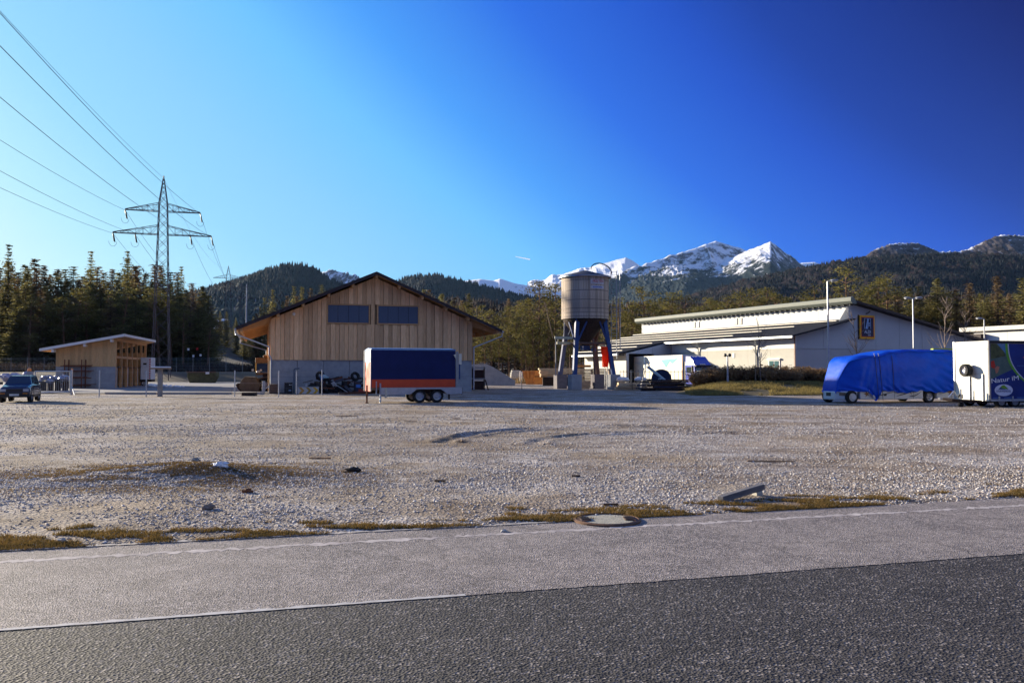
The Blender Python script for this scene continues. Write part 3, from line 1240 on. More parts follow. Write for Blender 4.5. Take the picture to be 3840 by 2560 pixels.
special = [(25, 915, 172, 'tall dark spruce rising highest at the left edge of the forest'), (335, 940, 176, 'tall spruce with a pointed top left of the big pylon'),
           (473, 940, 178, 'slender spruce standing above the forest just left of the big pylon'), (675, 998, 186, 'spruce at the right end of the forest crest beside the big pylon')]
for (u, v, Yd, lab) in special:
    plant(protoS[1], ub(u, Yd), Yd, height_for(u, v, Yd), lab, 'tall spruces on the forest crest', ws=.95)
for row, (Yd, du, dv) in enumerate([(168, 46, 95), (180, 38, 50), (192, 36, 20), (206, 30, 0)]):
    u = -40 + row * 11
    while u < 800 - row * 0:
        Yr = Yd + random.uniform(-5, 5)
        v = silv(u) + dv + random.uniform(-22, 34)
        lit = u < 450
        p = random.choice(protoS)
        if row == 0 and random.random() < .45:
            p = random.choice(protoP)
        elif row < 3 and random.random() < .16:
            p = random.choice(protoB)
        hh = height_for(u, v, Yr)
        plant(p, ub(u, Yr), Yr, max(8, hh), '%s in the forest %s %s' % ('pine' if p in protoP else 'bare tree' if p in protoB else 'spruce', ROWN[row], anchor(u, A1T)), G1, ws=1.75)
        u += du * random.uniform(.75, 1.25)
# dark small wood and scrub between pylon and barn
G2 = 'dark trees between the big pylon and the barn'
for i in range(26):
    u = random.uniform(700, 960)
    Yr = random.uniform(235, 330)
    v = np.interp(u, [700, 760, 830, 900, 960], [1090, 1110, 1150, 1190, 1180]) + random.uniform(0, 50)
    plant(random.choice(protoS + protoB), ub(u, Yr), Yr, max(6, height_for(u, v, Yr)), 'dark tree on the slope between the big pylon and the barn', G2, ws=1.2)
G3 = 'trees behind the left half of the barn roof'
for (u, v) in [(990, 1115), (1020, 1085), (1045, 1095), (1075, 1108), (1100, 1072), (1130, 1075), (1152, 1082), (1165, 1080), (1205, 1070), (1228, 1078), (1250, 1072), (975, 1150), (1060, 1130), (1005, 1125), (1110, 1110), (1185, 1100), (1275, 1090), (960, 1170)]:
    Yr = random.uniform(150, 175)
    plant(random.choice(protoS + [protoB[0]]), ub(u, Yr), Yr, height_for(u, v, Yr), 'dark tree showing above the left slope of the barn roof', G3, ws=1.0)
G4 = 'small dark trees right of the barn ridge'
for i in range(34):
    u = random.uniform(1560, 2120)
    Yr = random.uniform(240, 330)
    v = np.interp(u, [1560, 1700, 1900, 2120], [1085, 1100, 1120, 1120]) + random.uniform(-8, 35)
    p = random.choice([protoS[0], protoS[2], protoS[3], protoB[1], protoB[2]])
    plant(p, ub(u, Yr), Yr, height_for(u, v, Yr), ('small conifer' if p in protoS else 'small brown bare tree') + ' in the distant wood ' + anchor(u, A4T), G4, ws=1.3)
# pines right of the barn
G5 = 'pines between the barn and the silo'
for (u, v, Yr) in [(1735, 1140, 128), (1790, 1150, 135), (1840, 1165, 130), (1885, 1170, 128), (1930, 1195, 126), (1700, 1160, 140), (1765, 1190, 122), (1820, 1215, 120), (1870, 1230, 120), (1905, 1150, 140), (1960, 1130, 138), (1955, 1230, 120), (2000, 1200, 122), (2060, 1220, 120), (2130, 1210, 124), (2180, 1190, 130), (2250, 1190, 132), (2140, 1150, 140), (1775, 1240, 119), (1845, 1260, 117), (1910, 1265, 117), (1975, 1270, 117), (2040, 1275, 118), (2110, 1270, 118), (2180, 1265, 119), (2240, 1260, 120)]:
    plant(random.choice(protoP), ub(u, Yr), Yr, height_for(u, v, Yr), ('taller pine at the back of the stand ' if Yr > 125 else 'low front pine of the stand ') + anchor(u, A5T), G5, ws=1.25)
tallp = pine(260, 19, .34, 2.9, pinen, 'broad tall pine just left of the silo with a bare lower trunk', 'tall pines left of the silo', blobs=52)
plant(tallp, ub(2022, 124), 124, height_for(2022, 1056, 124), 'broad tall pine left of the silo, higher than its neighbours', 'tall pines left of the silo', ws=1.35)
plant(tallp, ub(2082, 128), 128, height_for(2082, 1065, 128), 'tall leaning pine half hidden by the silo tub', 'tall pines left of the silo', rz=2.2, ws=1.2)
plant(tallp, ub(1985, 127), 127, height_for(1985, 1120, 127), 'shorter pine to the left of the broad tall pine', 'tall pines left of the silo', rz=4.1, ws=1.1)
# pines behind the white building
G6 = 'pines behind the white supermarket building'
L6 = 'olive green pine in the row behind the white supermarket building'
row6 = [(2325, 1120), (2370, 1135), (2430, 1078), (2460, 1150), (2505, 1098), (2540, 1160), (2570, 1108), (2610, 1150), (2650, 1140), (2690, 1120), (2735, 1112), (2785, 1090), (2815, 1082), (2850, 1110), (2890, 1082), (2930, 1100), (2985, 1120), (3030, 1110), (3065, 1075), (3110, 1150),
        (3178, 1000), (3150, 1080), (3220, 1110), (3270, 1050), (3305, 1065), (3335, 1035), (3370, 1090), (3415, 1080), (3450, 1072), (3490, 1110), (3520, 1045), (3560, 1080), (3590, 1085), (3640, 1055), (3680, 1100), (3705, 1110), (3745, 1028), (3790, 1095), (3838, 1040), (3880, 1060)]
for i, (u, v) in enumerate(row6):
    Yr = 122 + 6 * random.random() + (6 if u > 3000 else 0)
    if u > 3100:
        p = protoS[0] if i % 3 else protoP[i % 5]
        p = random.choice(protoP) if random.random() < .35 else random.choice(protoS)
    else:
        p = random.choice(protoP)
    o = plant(p, ub(u, Yr), Yr, height_for(u, v, Yr), ('tall pine ' if v < 1060 else 'middling pine ' if v < 1100 else 'lower pine ') + anchor(u, A6T), G6, ws=1.45 if p in protoP else 1.5)
    for ch in o.children:
        if ch.name.startswith('crown') and p in protoS:
            ch.data = ch.data
for i in range(48):
    u = 2320 + i * 32 + random.uniform(-10, 10)
    Yr = random.uniform(134, 150)
    v = 1170 + random.uniform(-40, 30) - (u - 2300) * .02
    plant(random.choice(protoP), ub(u, Yr), Yr, height_for(u, v, Yr), 'dark pine of the back row ' + anchor(u, A6T), G6, ws=1.5)

# scrub along the foot of the left forest and dry grass
n = 9000
u = g_.random(n) * 1100 - 60
y = 136 + g_.random(n) * 30
x = (u - 1920) / F * y
v, f = blades(np.stack([x, y, terrain(x, y)], -1), .4, 1.9, .22, 9, .8)
tag(npmesh('hedge_scrub', v, f, M('scrub', (.07, .045, .035), (.035, .028, .02), sc=.4, rough=.9, trans=.2)), 'dark brown scrub at the foot of the forest behind the far fence', 'scrub', kind='stuff')
n = 9000
u = g_.random(n) * 900 + 1740
y = 108 + g_.random(n) * 14
x = (u - 1920) / F * y
v, f = blades(np.stack([x, y, terrain(x, y)], -1), .3, 1.2, .07, 10, .6)
tag(npmesh('tall_dry_grass', v, f, M('tall_dry_grass', (.36, .26, .12), (.20, .13, .06), sc=.8, rough=.9, trans=.35)), 'tall straw coloured grass below the pines', 'grass', kind='stuff')
# snow patches on the dark slope
for (u, v, Yd, w, h) in [(1185 / 1.6, 1232, 230, 8, 4), (800, 1228, 232, 7, 3), (833, 1200, 250, 6, 3), (765, 1215, 228, 3, 1.4), (742, 1222, 226, 3.5, 1.4), (781, 1240, 220, 3, 1.2)]:
    for Yq in np.arange(135, 420, 1.0):
        p = at(u, v, Yq)
        if p.z < float(terrain(p.x, Yq)) + .05:
            break
    b = MB()
    nn = 14
    ring = [(w * .5 * cos(6.28 * i / nn) * random.uniform(.6, 1.1), h * .5 * sin(6.28 * i / nn) * random.uniform(.6, 1.2)) for i in range(nn)]
    vs = [(0, 0, .25)] + [(a_, b_ * 1.5, b_ * .55) for a_, b_ in ring]
    b.add(vs, [(0, i + 1, (i + 1) % nn + 1) for i in range(nn)])
    o = b.build('snow_patch', snowm)
    o.location = p
    tag(o, kind='structure')

# ------------------------------------------------------------------ shared parts
def wheel(parent, x, y, z, r, w, side=-1, rimr=.62, name='wheel'):
    b = MB()
    b.lathe([(r * .62, -w / 2), (r * .93, -w / 2), (r, -w * .32), (r, w * .32), (r * .93, w / 2), (r * .62, w / 2)], n=22, axis='y', closed=True)
    o = b.build(name, black, parent, smooth=False)
    o.location = (x, y, z)
    b = MB()
    b.lathe([(.02, side * w * .30), (r * .16, side * w * .34), (r * .2, side * w * .2), (r * .42, side * w * .16), (r * rimr * .92, side * w * .36), (r * rimr, side * w * .5), (r * rimr, -side * w * .45), (.02, -side * w * .45)], n=18, axis='y')
    for i in range(5):
        a = 6.28 * i / 5
        b.obox((r * .33 * cos(a), side * w * .28, r * .33 * sin(a)), (r * .34, w * .08, r * .10), ry=-a)
    b.build('rim', rimm, o)
    return o


# ------------------------------------------------------------------ timber barn
BA = R(17.0)
bx, by = -18.1, 62.0
BW, BL, RZ, SLP = 15.56, 21.0, 9.18, .43
barn = thing('timber_barn', 'large new timber barn with a wide gable, concrete base and two dark window panels', 'barn', (bx, by, 0), BA)


def roofz(x):
    return RZ - SLP * abs(x - BW / 2)


CB = 2.54
core = MB()
core.prism([(.1, 0), (BW - .1, 0), (BW - .1, roofz(0) - .3), (BW / 2, RZ - .3), (.1, roofz(0) - .3)], .12, BL, 'y')
core.build('wall_core', M('wall_core', (.30, .20, .11), rough=.9), barn)
# concrete base panels
npan = 8
for i in range(npan):
    a, b_ = BW * i / npan + .012, BW * (i + 1) / npan - .012
    o = MB().box(a, b_, .06, .14, 0, CB - .03).build('concrete_panel', conc, barn, bevel=.012)
MB().box(.05, BW - .05, .10, .118, 0, CB).build('joint_backing', M('joint_grey', (.12, .12, .125)), barn)
for z_ in (1.25,):
    MB().box(.02, BW - .02, .055, .062, z_ - .006, z_ + .006).build('form_line', M('joint_grey', (.12, .12, .125)), barn)
# windows
w1 = (wall_s(1226, bx, by, BA), wall_s(1384, bx, by, BA))
w2 = (wall_s(1415, bx, by, BA), wall_s(1569, bx, by, BA))
wz0, wz1 = 5.36, 6.80
for (a, b_) in (w1, w2):
    p = MB().box(a + .05, b_ - .05, -.03, .02, wz0 + .05, wz1 - .05).build('window_panel', navyglass, barn)
    fr = MB()
    fr.box(a - .05, b_ + .05, -.09, .0, wz1 - .05, wz1 + .04)
    fr.box(a - .05, b_ + .05, -.11, .0, wz0 - .05, wz0 + .04)
    fr.box(a - .05, a + .05, -.085, .0, wz0 + .041, wz1 - .051)
    fr.box(b_ - .05, b_ + .05, -.085, .0, wz0 + .041, wz1 - .051)
    fr.build('window_frame', woodin, p)
    mu = MB()
    for i in range(1, 4):
        q = a + (b_ - a) * i / 4
        mu.box(q - .012, q + .012, -.042, -.03, wz0 + .06, wz1 - .06)
    mu.build('mullion', blackp, p)
NB = 46
low0, low1 = w1[0] - .1, w2[1] + .2
for i in range(NB):
    a, b_ = BW * i / NB, BW * (i + 1) / NB
    mid = (a + b_) / 2
    proud = (.085 if i % 2 else .0) + random.uniform(0, .012)
    wd = .03 if i % 2 == 0 else -.012        # outer boards overlap the inner ones
    a2, b2 = a + wd, b_ - wd

    def board(z0, zf, extra=0):
        y0 = .05 - proud - extra
        m = MB()
        za, zb = zf(a2), zf(b2)
        vs = [(a2, y0, z0), (b2, y0, z0), (b2, y0, zb), (a2, y0, za), (a2, y0 + .045, z0), (b2, y0 + .045, z0), (b2, y0 + .045, zb), (a2, y0 + .045, za)]
        if a2 < BW / 2 < b2 and zf is roof_cut:
            pass
        m.add(vs, [(0, 1, 2, 3), (7, 6, 5, 4), (0, 4, 5, 1), (1, 5, 6, 2), (2, 6, 7, 3), (3, 7, 4, 0)])
        m.build('wall_board', woodm, barn)

    def roof_cut(x):
        return roofz(x) - .22
    inw = any(w[0] - .1 < mid < w[1] + .1 for w in (w1, w2))
    cent = low0 < mid < low1
    zb = CB - .02 - random.uniform(0, .012)
    if cent:
        board(zb, lambda x: wz0 - .07, .035)
    if inw:
        board(wz1 + .05, roof_cut)
    elif cent:
        board(wz0 - .10, roof_cut)
    else:
        board(zb, roof_cut)
# left side wall boards, seen edge on
b = MB()
for i in range(62):
    b.box(-.03 - .025 * (i % 2), .05, BL * i / 62 + .01, BL * (i + 1) / 62 - .004, CB - .02, roofz(0) - .3)
b.build('side_boards', woodm, barn)
b = MB()
for i in range(8):
    b.box(.0, .08, .15 + BL * i / 8, BL * (i + 1) / 8 + .1, 0, CB - .05)
b.build('side_base', conc, barn)
b = MB()
for i in range(62):
    b.box(BW - .05, BW + .03 + .025 * (i % 2), BL * i / 62 + .01, BL * (i + 1) / 62 - .004, CB - .02, roofz(0) - .3)
b.build('side_boards', woodm, barn)
# timber door posts in the left wall, sunlit
for y_ in (.0, 2.2, 4.4, 7.2, 10.4):
    MB().box(-.16, -.05, y_, y_ + .22, 0, roofz(0) - .5).build('timber_post', woodin, barn)
# roof
OH, FR = 2.45, .95
for s in (-1, 1):
    xe = -OH if s < 0 else BW + OH - .2
    xr = BW / 2
    ze = RZ - SLP * abs(xe - xr)
    m = MB()
    m.prism([(xr, RZ), (xe, ze), (xe, ze + .13), (xr, RZ + .14)], -FR - .02 * s, BL + .8, 'y')
    r = m.build('roof', darkroof, barn)
    # standing ribs of the sheet
    m = MB()
    for i in range(24):
        y = -FR + .3 + i * (BL + 1.2) / 24
        m.prism([(xr, RZ + .13), (xe, ze + .12), (xe, ze + .17), (xr, RZ + .18)], y, y + .05, 'y')
    m.build('roof_rib', darkroof, r)
    m = MB()
    m.prism([(xr, RZ - .004), (xe + .04 * s, ze - .004 - SLP * .0), (xe + .04 * s, ze - .05), (xr, RZ - .05)], -FR + .06, BL + .7, 'y')
    m.build('soffit', woodin, barn)
    m = MB()
    m.prism([(xr, RZ + .10), (xe, ze + .10), (xe, ze - .12), (xr, RZ - .12)], -FR - .09, -FR - .045, 'y')
    m.build('verge_board', darkroof, barn)
# purlins, ends showing under the verge
for q in (-2.1, .5, 2.3, 4.2, 6.0, BW / 2, BW - 6.0, BW - 4.2, BW - 2.3, BW - .5, BW + 1.9):
    z = roofz(q) - .06
    MB().box(q - .09, q + .09, -FR + .08, BL + .5, z - .28, z).build('purlin', woodin if q < 0 else darkwood if False else woodin, barn)
# rafters of the overhang
for i in range(8):
    y = .25 + i * 2.7
    for s in (-1, 1):
        x0, x1 = (-2.2, .0) if s < 0 else (BW, BW + 2.0)
        m = MB()
        m.prism([(x0, roofz(x0) - .06), (x1, roofz(x1) - .06), (x1, roofz(x1) - .52 if s < 0 else roofz(x1) - .3), (x0, roofz(x0) - .3 if s < 0 else roofz(x0) - .52)], y, y + .16, 'y')
        m.build('rafter', woodin, barn)
# gutters and pipes
for s in (-1, 1):
    xe = -OH - .06 if s < 0 else BW + OH - .14
    ze = RZ - SLP * abs(xe - BW / 2) - .02
    g = MB().tube((xe, -FR, ze), (xe, BL + .6, ze - .05), .085, 8).build('gutter', galv, barn)
    xw = -.12 if s < 0 else BW + .12
    p = MB()
    p.path([(xe, -FR + .25, ze - .1), (xe, -FR + .25, ze - .35), (xw, -.12, ze - 1.25), (xw, -.12, 2.9 if s < 0 else .2)], .055, 8)
    if s < 0:
        p.path([(xw, -.12, 2.9), (xw + .16, -.12, 2.6), (xw + .16, -.12, .1)], .055, 8)
    p.build('downpipe', galv, barn)
p = MB().path([(-OH - .06, BL - 4, 4.6), (-OH - .06, BL - 4, 4.3), (-.2, BL - 6, 3.6), (-.2, BL - 6, .2)], .055, 8)
p.build('downpipe', galv, barn)
MB().blob((-.35 + 2.0, .0, roofz(-.35) + .30), .14).build('roof_ornament', white, barn)

# ------------------------------------------------------------------ open timber shed on the left
SA = R(14)
sx, sy = ub(435, 79), 79.0
shed = thing('timber_shed', 'small open timber shed with a white mono pitch roof edge and concrete base', 'shed', (sx, sy, 0), SA)
SWd = -wall_s(210, sx, sy, SA)
SLn = 15.5


def sroof(x):
    return 4.75 + .20 * x


b = MB()
NBd = 22
for i in range(NBd):
    a, b_ = -SWd + SWd * i / NBd, -SWd + SWd * (i + 1) / NBd
    y0 = -.02 - (.03 if i % 2 else 0)
    m = MB()
    m.add([(a, y0, 2.1), (b_ + .005, y0, 2.1), (b_ + .005, y0, sroof(b_)), (a, y0, sroof(a)), (a, .04, 2.1), (b_ + .005, .04, 2.1), (b_ + .005, .04, sroof(b_)), (a, .04, sroof(a))],
          [(0, 1, 2, 3), (7, 6, 5, 4), (0, 4, 5, 1), (1, 5, 6, 2), (2, 6, 7, 3), (3, 7, 4, 0)])
    m.build('wall_board', shedw, shed)
for i in range(3):
    MB().box(-SWd + SWd * i / 3 + .01, -SWd + SWd * (i + 1) / 3 - .01, .0, .2, 0, 2.09).build('concrete_panel', conc, shed)
MB().box(-SWd, -SWd + .15, .2, SLn, 0, sroof(-SWd)).build('back_wall', shedw, shed)
MB().box(-SWd, 0, SLn - .2, SLn, 0, sroof(-SWd)).build('end_wall', shedw, shed)
for i in range(7):
    y = .05 + i * (SLn - .3) / 6
    MB().box(-.2, .02, y, y + .22, 0, sroof(0) - .2).build('post', woodin, shed)
for i in range(6):
    y = .05 + i * (SLn - .3) / 6
    MB().box(-.12, -.02, y + .23, y + (SLn - .3) / 6 - .01, 2.9, 3.12).build('rail', woodin, shed)
    MB().box(-.10, -.03, y + .23, y + (SLn - .3) / 6 - .01, 2.0, 2.08).build('rail', darkwood, shed)
    MB().box(-.13, -.05, y + .5, y + .9, .0, 2.0).build('side_board', oldwood if i % 2 else conc, shed)
MB().box(-.25, .05, .0, SLn, sroof(0) - .22, sroof(0) + .05).build('eaves_beam', woodin, shed)
m = MB()
xl, xr = -SWd - 1.15, .85
m.prism([(xl, sroof(xl) + .06), (xr, sroof(xr) + .06), (xr, sroof(xr) + .24), (xl, sroof(xl) + .24)], -.85, SLn + .6, 'y')
rf = m.build('roof', darkroof, shed)
m = MB()
m.prism([(xl - .03, sroof(xl) + .03), (xr + .03, sroof(xr) + .03), (xr + .03, sroof(xr) + .28), (xl - .03, sroof(xl) + .28)], -.93, -.86, 'y')
m.build('fascia', white, rf)
MB().box(xr + .0, xr + .05, -.85, SLn + .6, sroof(xr) + .04, sroof(xr) + .28).build('fascia', white, rf)
m = MB()
m.prism([(xl + .05, sroof(xl) + .055), (xr - .05, sroof(xr) + .055), (xr - .05, sroof(xr) + .02), (xl + .05, sroof(xl) + .02)], -.8, SLn + .5, 'y')
m.build('soffit', woodin, shed)
for x_ in (-SWd - .1, -SWd * .5, -.28):
    MB().box(x_ - .1, x_ + .1, -.80, .0, sroof(x_) - .26, sroof(x_) + .01).build('purlin_end', white, shed)

# rusty stacking rack in front of the shed
rk = thing('steel_rack', 'rusty brown steel rack with long bars leaning against the timber shed', 'rack', (ub(232, 77.2), 77.2, 0), SA)
for (x_, y_) in [(.25, 0), (.45, .6), (1.7, 0), (1.9, .6)]:
    MB().box(x_ - .04, x_ + .04, y_ - .04, y_ + .04, 0, 2.75).build('upright', rust, rk)
for z_ in (.3, 1.0, 1.6, 2.1):
    MB().box(-.1, 2.5, -.06, .0, z_, z_ + .07).build('shelf_bar', rust, rk)
    MB().box(.0, 2.4, .62, .68, z_, z_ + .07).build('shelf_bar', rust, rk)
for i in range(9):
    z_ = (.39, 1.08, 1.69, 2.18)[i % 4]
    MB().box(-.3 + random.uniform(0, .6), 2.0 + random.uniform(0, .9), .06 + .1 * (i // 2), .12 + .1 * (i // 2), z_, z_ + .06).build('steel_bar', rust if i != 5 else red, rk)
# white tradesman trailer behind the shed
x0 = ub(528, 90)
wt = thing('box_trailer', 'white box trailer with red and white edge stripes behind the timber shed', 'trailer', (x0, 90, 0), R(14))
MB().box(0, 1.05, 0, 2.6, .75, 3.15).build('body', M('white_grp', (.66, .68, .72), rough=.5), wt, bevel=.03)
for i in range(9):
    MB().box(.86, 1.0, -.012, -.002, .85 + i * .25, .97 + i * .25).build('warning_stripe', red, wt)
MB().box(.25, .6, -.012, -.002, 2.35, 2.55).build('vent', blackp, wt)
wheel(wt, .35, .3, .36, .36, .22)
MB().box(-.1, 1.1, .2, 2.4, .5, .74).build('chassis', darkwood, wt)
# snow heap
b = MB()
for i in range(9):
    b.blob((i * .42, random.uniform(-.2, .2), .18 - i * .015), .36 - i * .018, 8, 5, .25, .6)
sn = b.build('snow_heap', snowm, smooth=True)
sn.location = (ub(566, 84), 84, 0)
tag(sn, 'small dirty heap of snow on the yard behind the thick post', 'snow heap')

# ------------------------------------------------------------------ yard at the left: tarmac, kerb, gate, fences
ym = M('yard_tarmac', (.17, .165, .175), (.24, .22, .21), sc=.8, rough=.85, bump=.2, bsc=30)
k0, k1 = gr(150, 1478), gr(1000, 1477)
V = [(k0.x - 14, k0.y + .2, .075), (k1.x + 1.4, k1.y + .2, .075), (k1.x - 1, 118, .075), (-75, 118, .075)]
tag(npmesh('paved_yard', V, [(0, 1, 2, 3)], ym), kind='structure')
segs = [(392, 600), (603, 880), (960, 1000)]
for (a, b_) in segs:
    p, q = gr(a, 1479), gr(b_, 1478)
    o = MB().box(p.x, q.x, p.y, p.y + .16, 0, .17).build('kerb_beam', M('pale_kerb', (.55, .46, .36), (.45, .38, .30), sc=2, rough=.85), None)
    tag(o, {392: 'pale kerb beam at the edge of the yard, left piece beside the gate post', 603: 'long pale kerb beam at the edge of the yard, middle piece',
            960: 'short pale kerb beam beside the corner of the barn'}[a], 'kerb')
p, q = gr(135, 1476), gr(258, 1473)
FD = 59.0


def fpost(parent, u, vt, vb, r=.035, name='fence_post', m=None, Y=None):
    p = gr(u, vb)
    z = zat(vt, p.y)
    MB().tube((p.x, p.y, 0), (p.x, p.y, z), r, 8).build(name, m or galv, parent)
    return Vector((p.x, p.y, z))


yf = thing('yard_fence', 'open wire fence of thin galvanised posts along the near side of the yard', 'fence', (0, 0, 0))
tops = [fpost(yf, u, 1388, 1489) for u in (372, 548, 880, 1045)]
fpost(yf, 268, 1386, 1480, .07, 'fence_post')
tops += [fpost(yf, 1112, 1390, 1480), fpost(yf, 1207, 1387, 1482)]
w = MB()
for z_ in (.9, 1.6):
    for a, b_ in zip(tops[:-1], tops[1:]):
        w.tube((a.x, a.y, z_), (b_.x, b_.y, z_), .004, 3, cap=False)
w.build('fence_wire', galv, yf)
MB().lathe([(.0, .10), (.06, .08), (.075, 0)], (gr(268, 1480).x, gr(268, 1480).y, zat(1386, gr(268, 1480).y)), 10).build('post_cap', lamporange, yf)
p = gr(268, 1480)
MB().tube((p.x, p.y, .6), (p.x + .7, p.y - .9, 0), .03, 6).build('brace', galv, yf)
# gate
p0, p1 = gr(130, 1484), gr(262, 1480)
gt = thing('yard_gate', 'wide galvanised swing gate with a tubular frame beside the parked car', 'gate', (p0.x, p0.y, 0), math.atan2(p1.y - p0.y, p1.x - p0.x))
L = (p1 - p0).length
zt = zat(1392, p0.y)
for x_ in (0, L):
    MB().tube((x_, 0, .15), (x_, 0, zt), .045, 8).build('gate_stile', galv, gt)
for z_ in (.2, zt):
    MB().tube((0, 0, z_), (L, 0, z_), .04, 8).build('gate_rail', galv, gt)
for i in range(1, 18):
    MB().tube((L * i / 18, 0, .2), (L * i / 18, 0, zt), .008, 4).build('gate_bar', galv, gt)
# thick post with snow covered board
p = gr(600, 1487)
tp = thing('board_post', 'thick grey post carrying a small flat board with snow on it', 'post', (p.x, p.y, 0), .1)
MB().box(-.13, .13, -.13, .13, 0, zat(1384, p.y)).build('post', concd, tp)
MB().box(-.55, .62, -.3, .3, zat(1384, p.y) + .002, zat(1379, p.y)).build('board', oldwood, tp)
MB().box(-.52, .60, -.28, .28, zat(1379, p.y) + .002, zat(1374, p.y)).build('snow', snowm, tp, bevel=.03)

# far fence on the bank
ff = thing('far_fence', 'long wire mesh fence on the bank in front of the dark forest', 'fence', (0, 0, 0))
YF = 133.0
last = None
w = MB()
for u in list(range(-20, 960, 62)):
    x_ = ub(u, YF)
    z0 = float(terrain(x_, YF))
    MB().tube((x_, YF, z0 - .2), (x_, YF, z0 + 2.35), .045, 6).build('fence_post', concd, ff)
    if last:
        for k in range(9):
            z_ = .25 + k * .24
            w.tube((last[0], YF, last[1] + z_), (x_, YF, z0 + z_), .007 if k < 8 else .018, 3, cap=False)
    last = (x_, z0)
w.build('fence_wire', galv, ff)
# marker posts by the lane beyond
for (u, vt, top, lab) in [(706, 1308, white, 'slim lane marker with a white head behind the far fence'), (739, 1306, red, 'slim lane marker with a red head behind the far fence'),
                          (752, 1330, white, 'short white reflector post next to the red headed marker'), (725, 1333, white, 'short white reflector post between the two markers')]:
    Yd = 138
    x_ = ub(u, Yd)
    z0 = float(terrain(x_, Yd))
    zt = zat(vt, Yd)
    t_ = thing('lane_marker', lab, 'marker post', (x_, Yd, z0), 0, 'slim marker posts behind the far fence')
    MB().tube((0, 0, 0), (0, 0, zt - z0 - .25), .04, 6).build('post', blackp, t_)
    MB().box(-.16, .16, -.04, .04, zt - z0 - .25, zt - z0 + .12).build('head', top, t_)
# olive skip
x0 = ub(702, 112)
sk = thing('olive_skip', 'olive green metal skip with rusty patches at the back of the yard', 'skip', (x0, 112, .05), R(3))
m = MB()
m.prism([(.35, 0), (3.35, 0), (3.8, .9), (3.8, 1.5), (0, 1.5), (0, .9)], 0, 1.7, 'y')
m.build('tub', olive, sk, bevel=.04)
for i in range(4):
    MB().box(.1 + i * 1.15, .22 + i * 1.15, -.07, -.005, .85, 1.45).build('rib', olive, sk)
MB().box(-.06, 3.86, -.08, 0, 1.42, 1.54).build('rim_bar', rust, sk)
MB().box(2.5, 3.0, -.1, -.08, 1.2, 1.5).build('plate', white, sk)

# ------------------------------------------------------------------ pylons and cables
LA = math.atan2(-52, -180) + pi   # unused direction helper


def pylon(name, label, x, y, z0, H, rz, wbase, arms, top, seg=12, mat=None, thick=1.0):
    """arms: list of (z, halflength, depth)"""
    t = thing(name, label, 'pylon', (x, y, z0), rz, 'lattice power pylons')
    mat = mat or pylonm
    zl = arms[0][0]
    wl = wbase * .56

    def wd(z):
        if z < zl:
            return wbase + (wl - wbase) * z / zl
        za = arms[-1][0] + arms[-1][2]
        if z < za:
            return wl + (wl * .85 - wl) * (z - zl) / (za - zl)
        return wl * .85 + (.14 - wl * .85) * (z - za) / (H - za)
    lev = [0]
    while lev[-1] < H - .4:
        lev.append(min(H, lev[-1] + max(.55, wd(lev[-1]) * 1.02)))
    for sx_, sy_ in ((-1, -1), (1, -1), (1, 1), (-1, 1)):
        m = MB()
        for a, b_ in zip(lev[:-1], lev[1:]):
            m.tube((sx_ * wd(a) / 2, sy_ * wd(a) / 2, a), (sx_ * wd(b_) / 2, sy_ * wd(b_) / 2, b_), .075 * thick, 4, cap=False)
        m.build('leg', mat, t)
    m = MB()
    for i, (a, b_) in enumerate(zip(lev[:-1], lev[1:])):
        wa, wb = wd(a) / 2, wd(b_) / 2
        C4 = [(-1, -1), (1, -1), (1, 1), (-1, 1)]
        for q in range(4):
            p_, r_ = C4[q], C4[(q + 1) % 4]
            m.tube((p_[0] * wa, p_[1] * wa, a), (r_[0] * wb, r_[1] * wb, b_), .035 * thick, 4, cap=False)
            if b_ > H * .45:
                m.tube((r_[0] * wa, r_[1] * wa, a), (p_[0] * wb, p_[1] * wb, b_), .035 * thick, 4, cap=False)
    m.build('lattice', mat, t)
    ends = []
    for (z, hl, dp) in arms:
        for s in (-1, 1):
            m = MB()
            w0 = wd(z) / 2
            for q in (-1, 1):
                m.tube((s * w0, q * w0, z), (s * hl, q * .12, z), .065 * thick, 4)
                m.tube((s * w0, q * w0, z + dp), (s * hl, q * .12, z + .12), .055 * thick, 4)
                n_ = 6
                for i in range(n_):
                    a, b_ = i / n_, (i + 1) / n_
                    def P(f, up):
                        return (s * (w0 + (hl - w0) * f), q * (w0 + (.12 - w0) * f), z + (dp * (1 - f) + .12 * f if up else 0))
                    m.tube(P(a, i % 2 == 0), P(b_, i % 2 == 1), .032 * thick, 4, cap=False)
                    m.tube(P(b_, 0), P(b_, 1), .028 * thick, 4, cap=False)
            for i in range(7):
                f = i / 7
                x_ = s * (w0 + (hl - w0) * f)
                q_ = w0 + (.12 - w0) * f
                m.tube((x_, -q_, z), (s * (w0 + (hl - w0) * min(1, f + 1 / 7)), q_, z), .03 * thick, 4, cap=False)
            m.build('crossarm', mat, t)
    m = MB().lathe([(0, .5), (.1, .38), (.1, .2), (.05, 0)], (0, 0, H - .1), 8).build('peak_fitting', mat, t)
    return t


